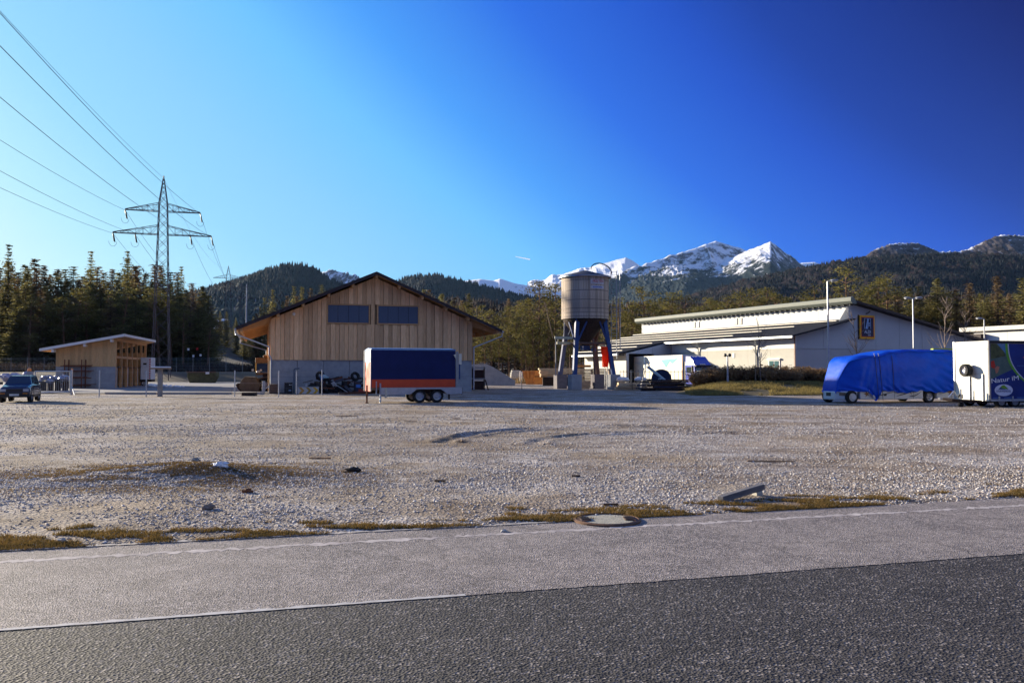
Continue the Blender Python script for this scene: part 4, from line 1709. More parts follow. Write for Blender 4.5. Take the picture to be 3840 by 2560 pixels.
P1x, P1y = ub(604, 125), 125.0
P1z = float(terrain(P1x, P1y))
A1 = R(16)
Hp = zat(668, 125) - P1z
zl, zu = zat(880, 125) - P1z, zat(793, 125) - P1z
p1 = pylon('power_pylon', 'tall lattice power pylon with two crossarms standing in front of the forest', P1x, P1y, P1z, Hp, A1, 2.45, [(zl, 6.95, 1.35), (zu, 5.3, 1.2)], 0)
P2x, P2y = ub(853, 300), 300.0
P2z = zat(1190, 300)
p2 = pylon('power_pylon', 'more distant lattice pylon rising just left of the barn over the hill', P2x, P2y, P2z - 8, zat(1000, 300) - P2z + 8, R(12), 2.6, [(zat(1076, 300) - P2z + 8, 6.9, 1.3), (zat(1043, 300) - P2z + 8, 5.2, 1.2)], 0, thick=.8)
P3x, P3y = ub(903, 520), 520.0
P3z = zat(1200, 520)
p3 = pylon('power_pylon', 'faint small lattice pylon farthest away between the distant pylon and the barn', P3x, P3y, P3z - 8, zat(1058, 520) - P3z + 8, R(12), 2.6, [(zat(1115, 520) - P3z + 8, 6.5, 1.2), (zat(1093, 520) - P3z + 8, 5, 1.1)], 0, thick=.9)
# pale mast
pm = thing('pale_mast', 'pale tubular power mast with small curved arms beside the distant pylons', 'mast', (ub(922, 380), 380, zat(1210, 380)), 0)
hm = zat(1065, 380) - zat(1210, 380)
MB().tube((0, 0, -3), (0, 0, hm), .34, 8, .2).build('pole', M('pale_mast_paint', (.62, .60, .60), rough=.5), pm)
for (z_, L_) in ((hm * .62, 4.2), (hm * .40, 5.4)):
    for s in (-1, 1):
        m = MB().path([(0, 0, z_ + .3), (s * L_ * .6, 0, z_ + .5), (s * L_, 0, z_)], .13, 5)
        m.build('arm', pylonm, pm)
        MB().tube((s * L_, 0, z_), (s * L_, 0, z_ - 1.4), .13, 5).build('insulator', pm and rimm, pm)


def armpt(px, py, pz, rz, x, z):
    return Vector((px + x * cos(rz), py + x * sin(rz), pz + z))


def catenary(a, b_, sag, n):
    pts = []
    for i in range(n + 1):
        k = i / n
        p = a.lerp(b_, k)
        p.z -= sag * 4 * k * (1 - k)
        pts.append(p)
    return pts


P0 = Vector((-9.0, -62.0, 0))
wires = [('upper left', -5.3, zu), ('upper right', 5.3, zu), ('outer lower left', -6.95, zl), ('inner lower left', -3.9, zl), ('inner lower right', 3.9, zl), ('outer lower right', 6.95, zl)]
wirem = M('cable_aluminium', (.10, .11, .14), rough=.6, metal=.2)
kk = 0
for (nm, x_, z_) in wires:
    a = armpt(P1x, P1y, P1z, A1, x_, z_ - .1)
    b0 = armpt(P0.x, P0.y, 0, A1, x_, z_ + 1.5)
    z2 = (zat(1043, 300) if abs(z_ - zu) < .1 else zat(1076, 300)) - P2z + 8
    b2 = armpt(P2x, P2y, P2z - 8, R(12), x_ * .98, z2 - 1.2)
    m = MB()
    m.path(catenary(a, b0, 4.5, 26), .021, 4)
    o = m.build('power_cable', wirem, None, fix=False)
    tag(o, 'power cable from the %s arm of the big pylon towards the camera' % nm, 'power cable', 'overhead cables of the pylon line')
    m = MB().path(catenary(a, b2, 6, 16), .022, 4)
    o = m.build('power_cable', wirem, None, fix=False)
    tag(o, 'power cable from the %s arm of the big pylon to the distant pylon' % nm, 'power cable', 'overhead cables of the pylon line')
    for dy in (-.35, .35):
        MB().path([(x_ - (.35 if x_ > 0 else -.35) * 0, 0, z_ - .05), (x_ + .12, dy * .8, z_ - .6), (x_ + .25, dy, z_ - 1.35)], .085, 6).build('insulator', blackp, p1)
    lp = [(x_ + .25 + .0, .75 * cos(q), z_ - 1.35 - .9 * sin(q)) for q in np.linspace(0, pi, 9)]
    MB().path([(x_ + (.5 * cos(q)), .3 * cos(q), z_ - 1.3 - .75 * sin(q)) for q in np.linspace(0, pi, 9)], .025, 4).build('jumper_loop', wirem, p1)
a = armpt(P1x, P1y, P1z, A1, 0, Hp)
tag(MB().path(catenary(a, armpt(P0.x, P0.y, 0, A1, 0, Hp + 1), 3.4, 26), .016, 4).build('power_cable', wirem, None, fix=False), 'thin earth cable from the tip of the big pylon towards the camera', 'power cable', 'overhead cables of the pylon line')
tag(MB().path(catenary(a, armpt(P2x, P2y, P2z - 8, 0, 0, zat(1000, 300) - P2z + 8), 4.5, 16), .016, 4).build('power_cable', wirem, None, fix=False), 'thin earth cable from the tip of the big pylon back to the distant pylon', 'power cable', 'overhead cables of the pylon line')

# ------------------------------------------------------------------ wooden silo
A = gr(2146, 1461)
SA2 = R(17)
silo = thing('silo', 'weathered wooden stave silo with a dark conical roof on four blue legs and concrete footings', 'silo', (A.x, A.y, 0), SA2)
FS = 4.05
cx, cy = FS / 2 + .05, FS / 2
Dc = A.y + 2.2
# axis position from the photograph column of the tub
ua = ub(2192, Dc)
zt, zb_ = zat(1040, Dc), zat(1197, Dc)
RT = 88 / F * Dc
ns = 58
stavem = M('silo_staves', (.60, .51, .40), (.30, .22, .16), sc=1.3, st=(5, 5, .35), rough=.8, bump=.3, bsc=10, rnd=.28, lo=.3, hi=.7)
for i in range(ns):
    a0, a1 = 2 * pi * i / ns, 2 * pi * (i + 1) / ns
    am = (a0 + a1) / 2
    w_ = RT * 2 * sin(pi / ns) * .985
    m = MB()
    m.obox((0, 0, (zt + zb_) / 2), (.05, w_, zt - zb_ - random.uniform(0, .05)))
    o = m.build('stave', stavem, silo)
    o.location = (cx + RT * cos(am), cy + RT * sin(am), 0)
    o.rotation_euler = (0, 0, am)
MB().lathe([(RT - .05, zb_ + .05), (RT - .05, zt - .05)], (cx, cy, 0), 40).build('inner_tub', darkwood, silo)
for q in (.05, .14, .24, .44, .66, .9):
    z_ = zb_ + (zt - zb_) * q
    MB().lathe([(RT + .028, z_ - .02), (RT + .045, z_ - .02), (RT + .045, z_ + .02), (RT + .028, z_ + .02)], (cx, cy, 0), 48, closed=True).build('hoop', pylonm, silo)
MB().lathe([(RT + .22, zt + .02), (RT + .22, zt + .07), (.25, zt + .66), (0, zt + .70)], (cx, cy, 0), 40).build('roof', M('silo_roof', (.06, .065, .07), (.04, .045, .05), rough=.6), silo)
MB().lathe([(RT + .21, zt - .06), (RT + .26, zt - .06), (RT + .26, zt + .03), (RT + .21, zt + .03)], (cx, cy, 0), 48, closed=True).build('roof_rim', galv, silo)
# hopper
zh = zat(1290, Dc)
m = MB()
m.lathe([(RT - .12, zb_ + .02), (RT * .93, zb_ - .2), (.42, zh + .1), (.3, zh - .35)], (cx, cy, 0), 24)
m.build('hopper', M('hopper_planks', (.07, .045, .035), (.035, .025, .02), sc=2, st=(4, 4, 1), rough=.85, bump=.3), silo)
MB().obox((cx, cy, zh - .35), (.7, .7, .4)).build('outlet', bluep, silo)
MB().obox((cx + .45, cy - .9, zh - .55), (.3, .3, .3)).build('gearbox', M('blue_box', (.15, .2, .42)), silo)
# legs and footings
feet = [(.35, .3), (FS + .1, .3), (.35 - .0, FS), (FS + .1, FS)]
ZF = zat(1404, A.y)
for i, (fx, fy) in enumerate(feet):
    ang = math.atan2(fy - cy, fx - cx)
    tx, ty = cx + (RT - .35) * cos(ang), cy + (RT - .35) * sin(ang)
    fr_ = i < 2
    m = MB()
    m.obox((fx, fy, ZF / 2), (1.0, 1.0, ZF))
    m.build('concrete_footing', conc if fr_ else M('footing_dark', (.22, .20, .21), (.15, .14, .15), rough=.9), silo, bevel=.03)
    col = bluep if i != 3 else M('leg_brown', (.22, .13, .09), (.15, .09, .06), sc=3)
    if i == 2:
        col = M('leg_grey_blue', (.20, .22, .30), (.16, .17, .24), sc=3)
    p_, q_ = Vector((fx, fy, ZF)), Vector((tx, ty, zb_ + .05))
    d = q_ - p_
    m = MB()
    s1 = .18
    m.loft([[(p_.x - s1, p_.y - s1, p_.z), (p_.x + s1, p_.y - s1, p_.z), (p_.x + s1, p_.y + s1, p_.z), (p_.x - s1, p_.y + s1, p_.z)],
            [(q_.x - s1, q_.y - s1, q_.z), (q_.x + s1, q_.y - s1, q_.z), (q_.x + s1, q_.y + s1, q_.z), (q_.x - s1, q_.y + s1, q_.z)]])
    m.build('leg', col, silo)
    k = p_ + d * .52
    for da in (-.55, .55):
        e = Vector((cx + (RT - .3) * cos(ang + da), cy + (RT - .3) * sin(ang + da), zb_ - .02))
        MB().tube(k, e, .10, 4).build('brace', col, silo)
for (a, b_) in ((0, 1), (1, 3), (3, 2), (2, 0)):
    fa, fb = feet[a], feet[b_]
    z_ = zat(1288, Dc)
    MB().tube((fa[0] + .2 * (1 if fa[0] < cx else -1), fa[1] + .3 * (1 if fa[1] < cy else -1), z_), (fb[0] + .2 * (1 if fb[0] < cx else -1), fb[1] + .3 * (1 if fb[1] < cy else -1), z_), .10, 6).build('tie_beam', M('rust_brown_beam', (.16, .10, .08)), silo)
# pale tube frame at the left
tubc = M('cream_tube', (.62, .58, .40), (.55, .50, .34), sc=3, rough=.5)
zz = zat(1270, A.y)
MB().box(-1.35, .35, .8, .95, zz, zz + .24).build('cable_duct', tubc, silo)
MB().box(-.85, .45, 1.6, 1.75, zz - .45, zz - .22).build('cable_duct', tubc, silo)
MB().tube((-1.25, .88, ZF - .1), (-1.25, .88, zz), .04, 6).build('duct_post', steel, silo)
MB().tube((-.75, 1.6, zz - .4), (-.75, 1.6, zz), .05, 6).build('duct_post', tubc, silo)
MB().tube((-1.7, 2.6, zb_ + 1.6), (-1.0, 2.2, zz + .1), .05, 6).build('stay_rod', oldwood, silo)
MB().box(2.4, 3.9, 1.0, 1.12, zat(1290, Dc), zat(1285, Dc)).build('cable_duct', tubc, silo)
# discharge pipes and orange sack
MB().path([(3.0, 1.8, zh - .4), (2.45, 1.0, 5.0 - .4), (2.62, 1.0, ZF)], .12, 8).build('discharge_pipe', M('leg_brown', (.22, .13, .09)), silo)
m = MB()
zs0, zs1 = zat(1376, 76), zat(1300, 76)
secs = []
for k in range(9):
    f = k / 8
    z_ = zs0 + (zs1 - zs0) * f
    wdt = .26 + .16 * f
    secs.append([(3.55 + wdt * (1 + .12 * sin(5 * a + f * 6)) * cos(a), .75 + .26 * (1 + .15 * sin(4 * a)) * sin(a), z_) for a in np.linspace(0, 2 * pi, 19)[:-1]])
m.loft(secs)
m.build('sack', M('orange_sack', (.95, .12, .015), (.85, .09, .01), sc=2, rough=.5, bump=.4, bsc=4, trans=.6), silo)
for q in (3.5, 3.75):
    MB().tube((q, .75, .1), (q, .75, zh - .2), .035, 6).build('fill_pipe', galv, silo)
# sign plates
d_an = -pi / 2 + .02
for (u0, u1, v0, v1, body, cc) in [(2202, 2252, 1045, 1063, 'HOLTEN', red), (2202, 2252, 1069, 1080, 'SILOTECHNIK', M('sign_blue', (.05, .12, .5)))]:
    xa = (ub(u0, Dc - 2) - A.x) * cos(-SA2) - (Dc - 2 - A.y) * sin(-SA2) if False else None
    aa = [math.asin(max(-1, min(1, (u - 2192) / 88.0))) for u in (u0, u1)]
    am = (aa[0] + aa[1]) / 2
    yaw = am - SA2 - pi / 2 + .03
    z0_, z1_ = zat(v1, Dc - 2), zat(v0, Dc - 2)
    W_ = RT * (aa[1] - aa[0])
    pl = MB()
    n_ = 6
    for i in range(n_):
        a0 = yaw - (aa[1] - aa[0]) / 2 + (aa[1] - aa[0]) * i / n_
        a1 = a0 + (aa[1] - aa[0]) / n_
        r0, r1 = RT + .05, RT + .065
        pl.add([(cx + r * cos(a), cy + r * sin(a), z) for z in (z0_, z1_) for (r, a) in ((r0, a0), (r0, a1), (r1, a1), (r1, a0))],
               [(0, 1, 5, 4), (1, 2, 6, 5), (2, 3, 7, 6), (3, 0, 4, 7), (4, 5, 6, 7), (0, 3, 2, 1)])
    o = pl.build('sign_plate', M('sign_white', (.62, .62, .66), rough=.5), silo)
    if cc is red:
        r_ = RT + .10
        text('lettering', body, .40, cc, o, (cx + r_ * cos(yaw) , cy + r_ * sin(yaw), (z0_ + z1_) / 2 + .04), (pi / 2, 0, yaw + pi / 2), w=W_ * .8)
    else:
        for j in range(7):
            a_ = yaw - .2 + j * .065
            MB().obox((cx + (RT + .072) * cos(a_), cy + (RT + .072) * sin(a_), (z0_ + z1_) / 2), (.012, .1, .1), rz=a_).build('print_mark', cc, o)
# ladder and hoop
la = -SA2 - .25
lx, ly = cx + (RT + .5) * cos(la + .2), cy + (RT + .5) * sin(la + .2)
zl0, zl1 = zat(1345, Dc), zat(1008, Dc)
for dx in (-.28, .28, .62):
    MB().tube((lx + dx, ly, zl0 if dx < .5 else zl0 + 1), (lx + dx, ly, zl1), .04, 6).build('ladder_rail', galv if dx > 0 else steel, silo)
m = MB()
z_ = zl0 + .3
while z_ < zl1 - .1:
    m.tube((lx - .28, ly, z_), (lx + .28, ly, z_), .022, 4)
    z_ += .3
m.build('ladder_rung', steel, silo)
m = MB()
for k in range(6):
    z_ = zb_ + .3 + k * .72
    m.path([(lx - .28, ly, z_), (lx - .3, ly - .55, z_), (lx + .15, ly - .75, z_), (lx + .55, ly - .5, z_), (lx + .62, ly, z_)], .018, 4)
m.build('ladder_cage', steel, silo)
hp = [(cx + .4 + 1.05 * (1 - cos(a)) , cy - .5, zt + .75 + .75 * sin(a) - .35 * (1 - cos(a)) * .5) for a in np.linspace(0, pi, 13)]
MB().path(hp, .05, 6).build('roof_hoop', blackp, silo)

# ------------------------------------------------------------------ blue and orange tarpaulin trailer
TA = R(19)
tr_ = thing('tarpaulin_trailer', 'tandem axle trailer with a dark blue tarpaulin and orange lower band before the barn', 'trailer', (-7.3, 43.0, 0), TA)
TL, TW = 4.50, 2.05
zt0, zt1, zto = .83, 2.86, 1.25


def cloth(x0, x1, z0, z1, y, side, amp, nx, nz, axis='x', ph=0):
    V, Fq = [], []
    for j in range(nz + 1):
        for i in range(nx + 1):
            a, c = i / nx, j / nz
            p_ = x0 + (x1 - x0) * a
            z_ = z0 + (z1 - z0) * c
            d = amp * (sin(a * 9 + ph) * .4 + fbm(np.array([p_ * 1.4]), np.array([z_ * 1.2]), 3, 77 + int(ph * 3))[0]) * (1 if 0 < j < nz else .4)
            V.append((p_, y + side * d, z_) if axis == 'x' else (y + side * d, p_, z_))
    for j in range(nz):
        for i in range(nx):
            q = j * (nx + 1) + i
            Fq.append((q, q + 1, q + nx + 2, q + nx + 1))
    return V, Fq


frm = MB()
for x_ in (.05, TL / 2, TL - .05):
    for y_ in (.08, TW - .08):
        frm.box(x_ - .03, x_ + .03, y_ - .03, y_ + .03, zt0, zt1 - .1)
frm.build('tarp_frame', galv, tr_)
V, Fq = cloth(0, TL, zto, zt1, 0, -1, .02, 30, 14)
npmesh('side_tarpaulin', V, Fq, navyt, tr_, smooth=True)
V, Fq = cloth(0, TL, zt0, zto, -.012, -1, .008, 20, 3)
npmesh('orange_band', V, Fq, orange, tr_, smooth=True)
V, Fq = cloth(0, TL, zt0, zt1, TW, 1, .02, 10, 6)
npmesh('side_tarpaulin', V, Fq, navyt, tr_, smooth=True)
m = MB()
m.prism([(-.02, zt1 - .02), (TW * .5, zt1 + .06), (TW + .02, zt1 - .02), (TW + .02, zt1 - .08), (-.02, zt1 - .08)], -.02, TL + .02, 'x')
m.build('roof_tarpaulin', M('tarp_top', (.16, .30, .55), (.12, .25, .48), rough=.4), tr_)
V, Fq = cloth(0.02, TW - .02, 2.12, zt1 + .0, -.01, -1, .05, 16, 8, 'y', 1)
npmesh('front_tarpaulin', V, Fq, palet, tr_, smooth=True)  # sunlight on the blue end tarpaulin is painted in as a pale colour
V, Fq = cloth(0.1, TW - .1, .62, 2.14, -.03, -1, .06, 18, 8, 'y', 2)
npmesh('front_flap', V, Fq, orange, tr_, smooth=True)
V, Fq = cloth(0.02, TW - .02, zt0, zt1, TL, 1, .02, 8, 8, 'y', 3)
npmesh('rear_tarpaulin', V, Fq, navyt, tr_, smooth=True)
for y_ in (.0, TW):
    MB().tube((-.04, y_, .62), (-.04, y_, zt1 - .05), .035, 6).build('corner_post', galv, tr_)
    MB().box(TL + .02, TL + .16, y_ - .05, y_ + .05, .8, 2.72).build('rear_post', steel, tr_)
b = MB()
b.box(TL + .20, TL + .26, -.04, .02, 1.25, 2.55)
b.build('rear_pole', bluep, tr_)
MB().prism([(TL + .17, 2.05), (TL + .32, 2.05), (TL + .32, 2.62), (TL + .17, 2.62)], -.1, -.06, 'y').build('rear_flag_plate', cream, tr_)
MB().prism([(TL - .12, 2.55), (TL + .02, 2.60), (TL + .0, 2.35)], -.1, -.06, 'y').build('torn_corner', cream, tr_)
# chassis side with wheel arch
zc0, zc1 = .46, .82
xa = wall_s(1575, -7.3, 43, TA)
xb = wall_s(1640, -7.3, 43, TA)
WR = .36
poly = [(.42, zc1), (.42, zc0), (xa - .55, zc0), (xa - .5, zc0 + .02), (xa - .18, zc0 + .27), (xb + .18, zc0 + .27), (xb + .55, zc0), (TL + .35, zc0), (TL + .35, zc1)]
MB().prism(poly, -.09, -.03, 'y').build('side_rail', galv, tr_)
MB().prism(poly, TW + .03, TW + .09, 'y').build('side_rail', galv, tr_)
MB().box(0, TL + .2, .05, TW - .05, zc1 - .12, zc1).build('floor', oldwood, tr_)
MB().box(.3, TL + .2, .3, .42, .50, .68).build('chassis_beam', darkwood, tr_)
MB().box(.3, TL + .2, TW - .42, TW - .3, .50, .68).build('chassis_beam', darkwood, tr_)
for x_ in (xa, xb):
    for y_, sd in ((.06, -1), (TW - .06, 1)):
        wheel(tr_, x_, y_ + .06 * (1 if sd < 0 else -1), WR, WR, .2, sd)
    MB().box(x_ - .05, x_ + .05, .2, TW - .2, WR - .05, WR + .05).build('axle', blackp, tr_)
for y_ in (.55, 1.5):
    MB().tube((.3, y_, .55), (-1.25, 1.02, .52), .06, 6).build('drawbar', darkwood, tr_)
MB().tube((-1.2, 1.02, .52), (-1.55, 1.02, .52), .045, 6).build('coupling', blackp, tr_)
MB().tube((-.18, .35, .05), (-.18, .35, .95), .045, 8).build('support_leg', rust, tr_)
MB().box(-.27, -.09, .27, .43, 0, .05).build('support_foot', rust, tr_)
MB().path([(.45, -.06, 1.05), (.45, -.12, .35), (.42, -.2, .05)], .045, 6).build('jack', galv, tr_)
MB().path([(.72, -.1, .80), (.74, -.12, .75), (.76, -.12, .42), (.70, -.1, .30)], .06, 6).build('jack', M('cream_jack', (.65, .62, .5)), tr_)
MB().path([(.25, .0, 1.15), (.25, -.05, .5)], .035, 6).build('jack', galv, tr_)
MB().box(TL + .36, TL + .42, .1, TW - .1, .42, .80).build('rear_light_bar', blackp, tr_)
MB().box(xb + .62, xb + .68, -.06, .1, .18, .5).build('mudflap', black, tr_)

# ------------------------------------------------------------------ motorhome under a blue tarp
VA = R(13.5)
vx, vy = 17.0, 42.6
van = thing('covered_motorhome', 'white motorhome wrapped in a big crumpled blue tarpaulin at the right of the lot', 'motorhome', (vx, vy, 0), VA)
VL, VW = 8.6, 2.25
zl = .60
prof = [(0, .60), (.02, .95), (.12, 1.30), (.42, 1.95), (.62, 2.30), (.95, 2.42), (1.5, 2.48), (2.3, 2.56), (3.0, 2.74), (4.2, 2.82), (6.5, 2.80), (8.3, 2.74), (8.6, 2.6), (8.6, .75)]
ps = np.array(prof)
seg = np.sqrt((np.diff(ps, axis=0) ** 2).sum(1))
cum = np.concatenate([[0], np.cumsum(seg)])
NS = 120
sv = np.linspace(0, cum[-1], NS)
px_ = np.interp(sv, cum, ps[:, 0])
pz_ = np.interp(sv, cum, ps[:, 1])
# round the profile a little
for _ in range(2):
    px_[1:-1] = (px_[:-2] + px_[1:-1] * 2 + px_[2:]) / 4
    pz_[1:-1] = (pz_[:-2] + pz_[1:-1] * 2 + pz_[2:]) / 4


def inset(x):   # cab narrows towards the nose: angled front corner
    return .55 * (1 - sstep(0, 1.25, x)) ** 1.0


V, NYv = [], 15
for j in range(NYv):
    f = j / (NYv - 1)
    for i in range(NS):
        ins = float(inset(px_[i]))
        y0_, y1_ = ins, VW - ins
        y_ = y0_ + (y1_ - y0_) * f
        e = min(f, 1 - f)
        rr = .10 * (1 - min(1, e / .10)) ** 2
        dz = .03 * math.sin(px_[i] * 5 + f * 9) * (pz_[i] > 2.2)
        wob = .05 * fbm(np.array([px_[i] * 1.5 + 5]), np.array([y_ * 2 + pz_[i]]), 3, 50)[0]
        V.append((px_[i] + wob * .6, y_, pz_[i] - rr + dz + wob * .5))
Fq = gridfaces(NYv, NS)
npmesh('blue_tarpaulin', V, Fq, bluet, van, smooth=True)
# near and far side sheets
for side in (0, 1):
    xs = np.linspace(0.0, VL, 150)
    nz = 46
    topz = np.interp(xs, px_, pz_)
    # front edge of side follows the profile
    V = []
    for j in range(nz):
        f = j / (nz - 1)
        for x_, tz in zip(xs, topz):
            hem = zl + .05 * sin(x_ * 3) + .03 * sin(x_ * 11) - (.0 if x_ < 7.0 else -.25)
            if x_ < 1.1:
                hem = .62
            if 1.15 < x_ < 2.3:
                hem = .62 - .52 * max(0, 1 - abs(x_ - 1.95) / .42)
            z_ = hem + (tz - .07 - hem) * f
            yb = float(inset(x_))
            # folds: vertical near the front, diagonal towards the rear, bunched at the hem
            d = 0.0
            d += .055 * math.exp(-((x_ - 1.7) / .6) ** 2) * (1 - f) * sin((x_ - f * .55) * 16)
            d += .035 * math.exp(-((x_ - 2.9) / .5) ** 2) * sin((x_ + f * .2) * 14) * (1 - f * .5)
            d += .05 * float(sstep(5.0, 7.6, x_)) * sin((x_ * .9 + z_ * 1.9) * 7) * (1 - abs(f - .45))
            d += .05 * math.exp(-((f - .06) / .08) ** 2) * sin(x_ * 9 + f * 30 + 2 * sin(x_ * 2))
            d += .05 * fbm(np.array([x_ * .8]), np.array([z_ * .9]), 4, 80 + side)[0]
            d += .045 * fbm(np.array([x_ * .9 + z_ * .8]), np.array([z_ * .5 - x_ * .15]), 4, 180 + side, True)[0]
            d += .10 * (1 - f) * .6
            topin = .09 * f ** 6
            y_ = yb - d + topin
            if side:
                y_ = VW - y_
            V.append((x_ , y_, z_))
    npmesh('side_tarpaulin', V, gridfaces(nz, 150), bluet, van, smooth=True)
# ropes
for x_ in (2.05, 2.3):
    m = MB()
    m.path([(x_, -.14, .15), (x_ - .05, -.10, 1.2), (x_ - .1, -.03, 2.3), (x_ - .08, .1, 2.62)], .012, 4)
    m.build('rope', blackp, van)
MB().path([(3.0, -.10, .7), (2.98, -.08, 1.6), (2.95, -.02, 2.5)], .012, 4).build('rope', blackp, van)
# body below the tarp
bodyw = M('motorhome_white', (.62, .62, .62), (.55, .55, .55), sc=2, rough=.4, spec=.5)
m = MB()
ring = [(-.02, .55, .22), (0.55, -.0, .17), (1.15, -.0, .17)]
poly = [(0, .62), (.0, VW - .62), (.5, VW - .06), (1.2, VW), (VL, VW), (VL, .0), (1.2, .0), (.5, .06)]
m.prism([(p_[0], p_[1]) for p_ in [(-.02, .62), (-.02, VW - .62), (.5, VW - .08), (.92, VW - .02), (.92, .02), (.5, .08)]], .18, .64, 'z')
m.build('bumper', bodyw, van, bevel=.06)
wx1, wx2 = wall_s(3197, vx, vy, VA), wall_s(3485, vx, vy, VA)
for (a, b_) in ((wx1 + .42, wx2 - .42), (wx2 + .42, VL - .05)):
    MB().box(a, b_, 0, VW, .22, .70).build('side_skirt', bodyw, van, bevel=.03)
    for q in np.arange(a + .9, b_ - .3, 1.15):
        MB().box(q, q + .012, -.006, .0, .24, .62).build('locker_gap', blackp, van)
MB().box(1.35, VL - .1, .12, VW - .12, .5, 1.2).build('underbody', blackp, van)
MB().prism([(0.2, .6), (VL - .1, .6), (VL - .1, 2.5), (1.4, 2.2), (.7, 1.6)], .62, VW - .62, 'y').build('cabin', blackp, van)
for x_ in (wx1, wx2):
    wheel(van, x_, .14, .34, .34, .22, -1, .66)
    wheel(van, x_, VW - .14, .34, .34, .22, 1, .66)
MB().box(-.03, -.0, .95, 1.35, .38, .56).build('number_plate', blackp, van)
MB().obox((.24, .33, .50), (.32, .03, .16), rz=-math.atan2(.54, .52)).build('fog_lamp', glassd, van)
brn = M('decal_brown', (.30, .14, .05), rough=.5)
drk = M('decal_dark', (.03, .025, .035), rough=.5)


def star(x, z, r, mat):
    pts = []
    for i in range(10):
        a = pi / 2 + i * pi / 5 + .25
        k = r if i % 2 == 0 else r * .38
        pts.append((x + k * cos(a) * 1.15, z + k * sin(a)))
    return MB().prism(pts, -.016, -.008, 'y').build('star_decal', mat, van)


star(wall_s(3248, vx, vy, VA), .50, .17, brn)
star(wall_s(3562, vx, vy, VA), .56, .2, brn)


def swoosh(pts, w):
    m = MB()
    up, dn = [], []
    n_ = len(pts)
    for i, p_ in enumerate(pts):
        q = i / (n_ - 1)
        ww = w * math.sin(pi * min(.96, q + .04)) + .004
        up.append((p_[0], p_[1] + ww))
        dn.append((p_[0], p_[1] - ww))
    for i in range(n_ - 1):
        m.prism([dn[i], dn[i + 1], up[i + 1], up[i]], -.016, -.008, 'y')
    return m.build('swoosh_decal', drk, van)


for (u0, v0, u1, v1, cv, w_) in [(3282, 1484, 3345, 1470, .0, .018), (3360, 1484, 3408, 1472, .0, .016), (3402, 1470, 3418, 1484, .1, .02), (3408, 1485, 3452, 1468, -.08, .02)]:
    a, b_ = wall_s(u0, vx, vy, VA), wall_s(u1, vx, vy, VA)
    za, zb = zat(v0, vy + .8), zat(v1, vy + .8)
    swoosh([(a + (b_ - a) * k, za + (zb - za) * k + cv * sin(pi * k)) for k in np.linspace(0, 1, 9)], w_)
MB().box(wall_s(3312, vx, vy, VA), wall_s(3322, vx, vy, VA), -.012, -.002, .40, .50).build('vent', blackp, van)

# ------------------------------------------------------------------ box trailer at the right edge
XA = R(13)
xx0, yy0 = 21.95, 38.0
bt = thing('advertising_trailer', 'cream box trailer with a printed blue and green side at the right edge', 'trailer', (xx0, yy0, 0), XA)
BL2, BW2, b0, b1 = 5.2, 2.2, .30, 3.09
MB().box(0, BL2, 0, BW2, b0, b1).build('body', M('trailer_cream', (.72, .70, .60), (.68, .66, .56), rough=.45, sc=.8), bt, bevel=.03)
for z_ in (1.0, 1.55, 2.7):
    MB().box(-.012, -.003, .1, BW2 - .1, z_, z_ + .02).build('panel_joint', M('joint_cream', (.55, .53, .42)), bt)
for y_ in (.03, BW2 - .03):
    MB().box(-.03, .02, y_ - .04, y_ + .04, b0, b1 + .01).build('corner_profile', galv if y_ > 1 else M('corner_dark', (.25, .24, .24)), bt)
MB().box(.03, BL2, -.02, -.002, b1 - .13, b1 - .0).build('roof_rail', blackp, bt)
MB().box(.03, BL2, -.03, -.002, b0, b0 + .07).build('floor_rail', galv, bt)
# printed side: flat sheets
pz0, pz1 = b0 + .09, b1 - .14
navyp = M('print_navy', (.012, .02, .13), (.015, .04, .24), sc=.5, rough=.35)
MB().box(.04, BL2 - .02, -.006, -.002, pz0, pz1).build('printed_sheet', navyp, bt)


def sheet(pts, y, mat, name='print_area'):
    return MB().prism(pts, y, y + .002, 'y').build(name, mat, bt)


H_ = pz1 - pz0
arc = []
for k in np.linspace(0, 1, 15):
    xq = .92 + .05 * k + 1.45 * k ** 2.6
    arc.append((xq, pz1 - (H_ * .80) * k))
sheet([(.05, pz1 - .002), (.90, pz1 - .002)] + [(a_ - .02, z_) for a_, z_ in arc[1:9]] + [(.05, pz0 + H_ * .36)], -.010, M('print_meadow', (.06, .11, .10), (.10, .15, .13), sc=2.5, rough=.35))
sheet([(.05, pz1 - .003), (.55, pz1 - .003), (.88, pz0 + H_ * .78), (.05, pz0 + H_ * .72)], -.013, M('print_hill', (.04, .05, .02), (.11, .13, .05), sc=4, rough=.35))
sheet([(.40, pz1 - .003), (.885, pz1 - .003), (.885, pz0 + H_ * .82)], -.0155, M('print_sky', (.06, .22, .5), (.12, .2, .3), sc=4, rough=.35))
sheet([(.06 + .0, pz0 + H_ * .68), (.22, pz0 + H_ * .70), (.30, pz0 + H_ * .60), (.22, pz0 + H_ * .55), (.06, pz0 + H_ * .58)], -.0155, M('print_red', (.5, .04, .02), rough=.35))
sheet([(.25, pz0 + H_ * .56), (.40, pz0 + H_ * .60), (.52, pz0 + H_ * .58), (.42, pz0 + H_ * .48), (.32, pz0 + H_ * .46)], -.018, M('print_tan', (.42, .18, .12), rough=.35))
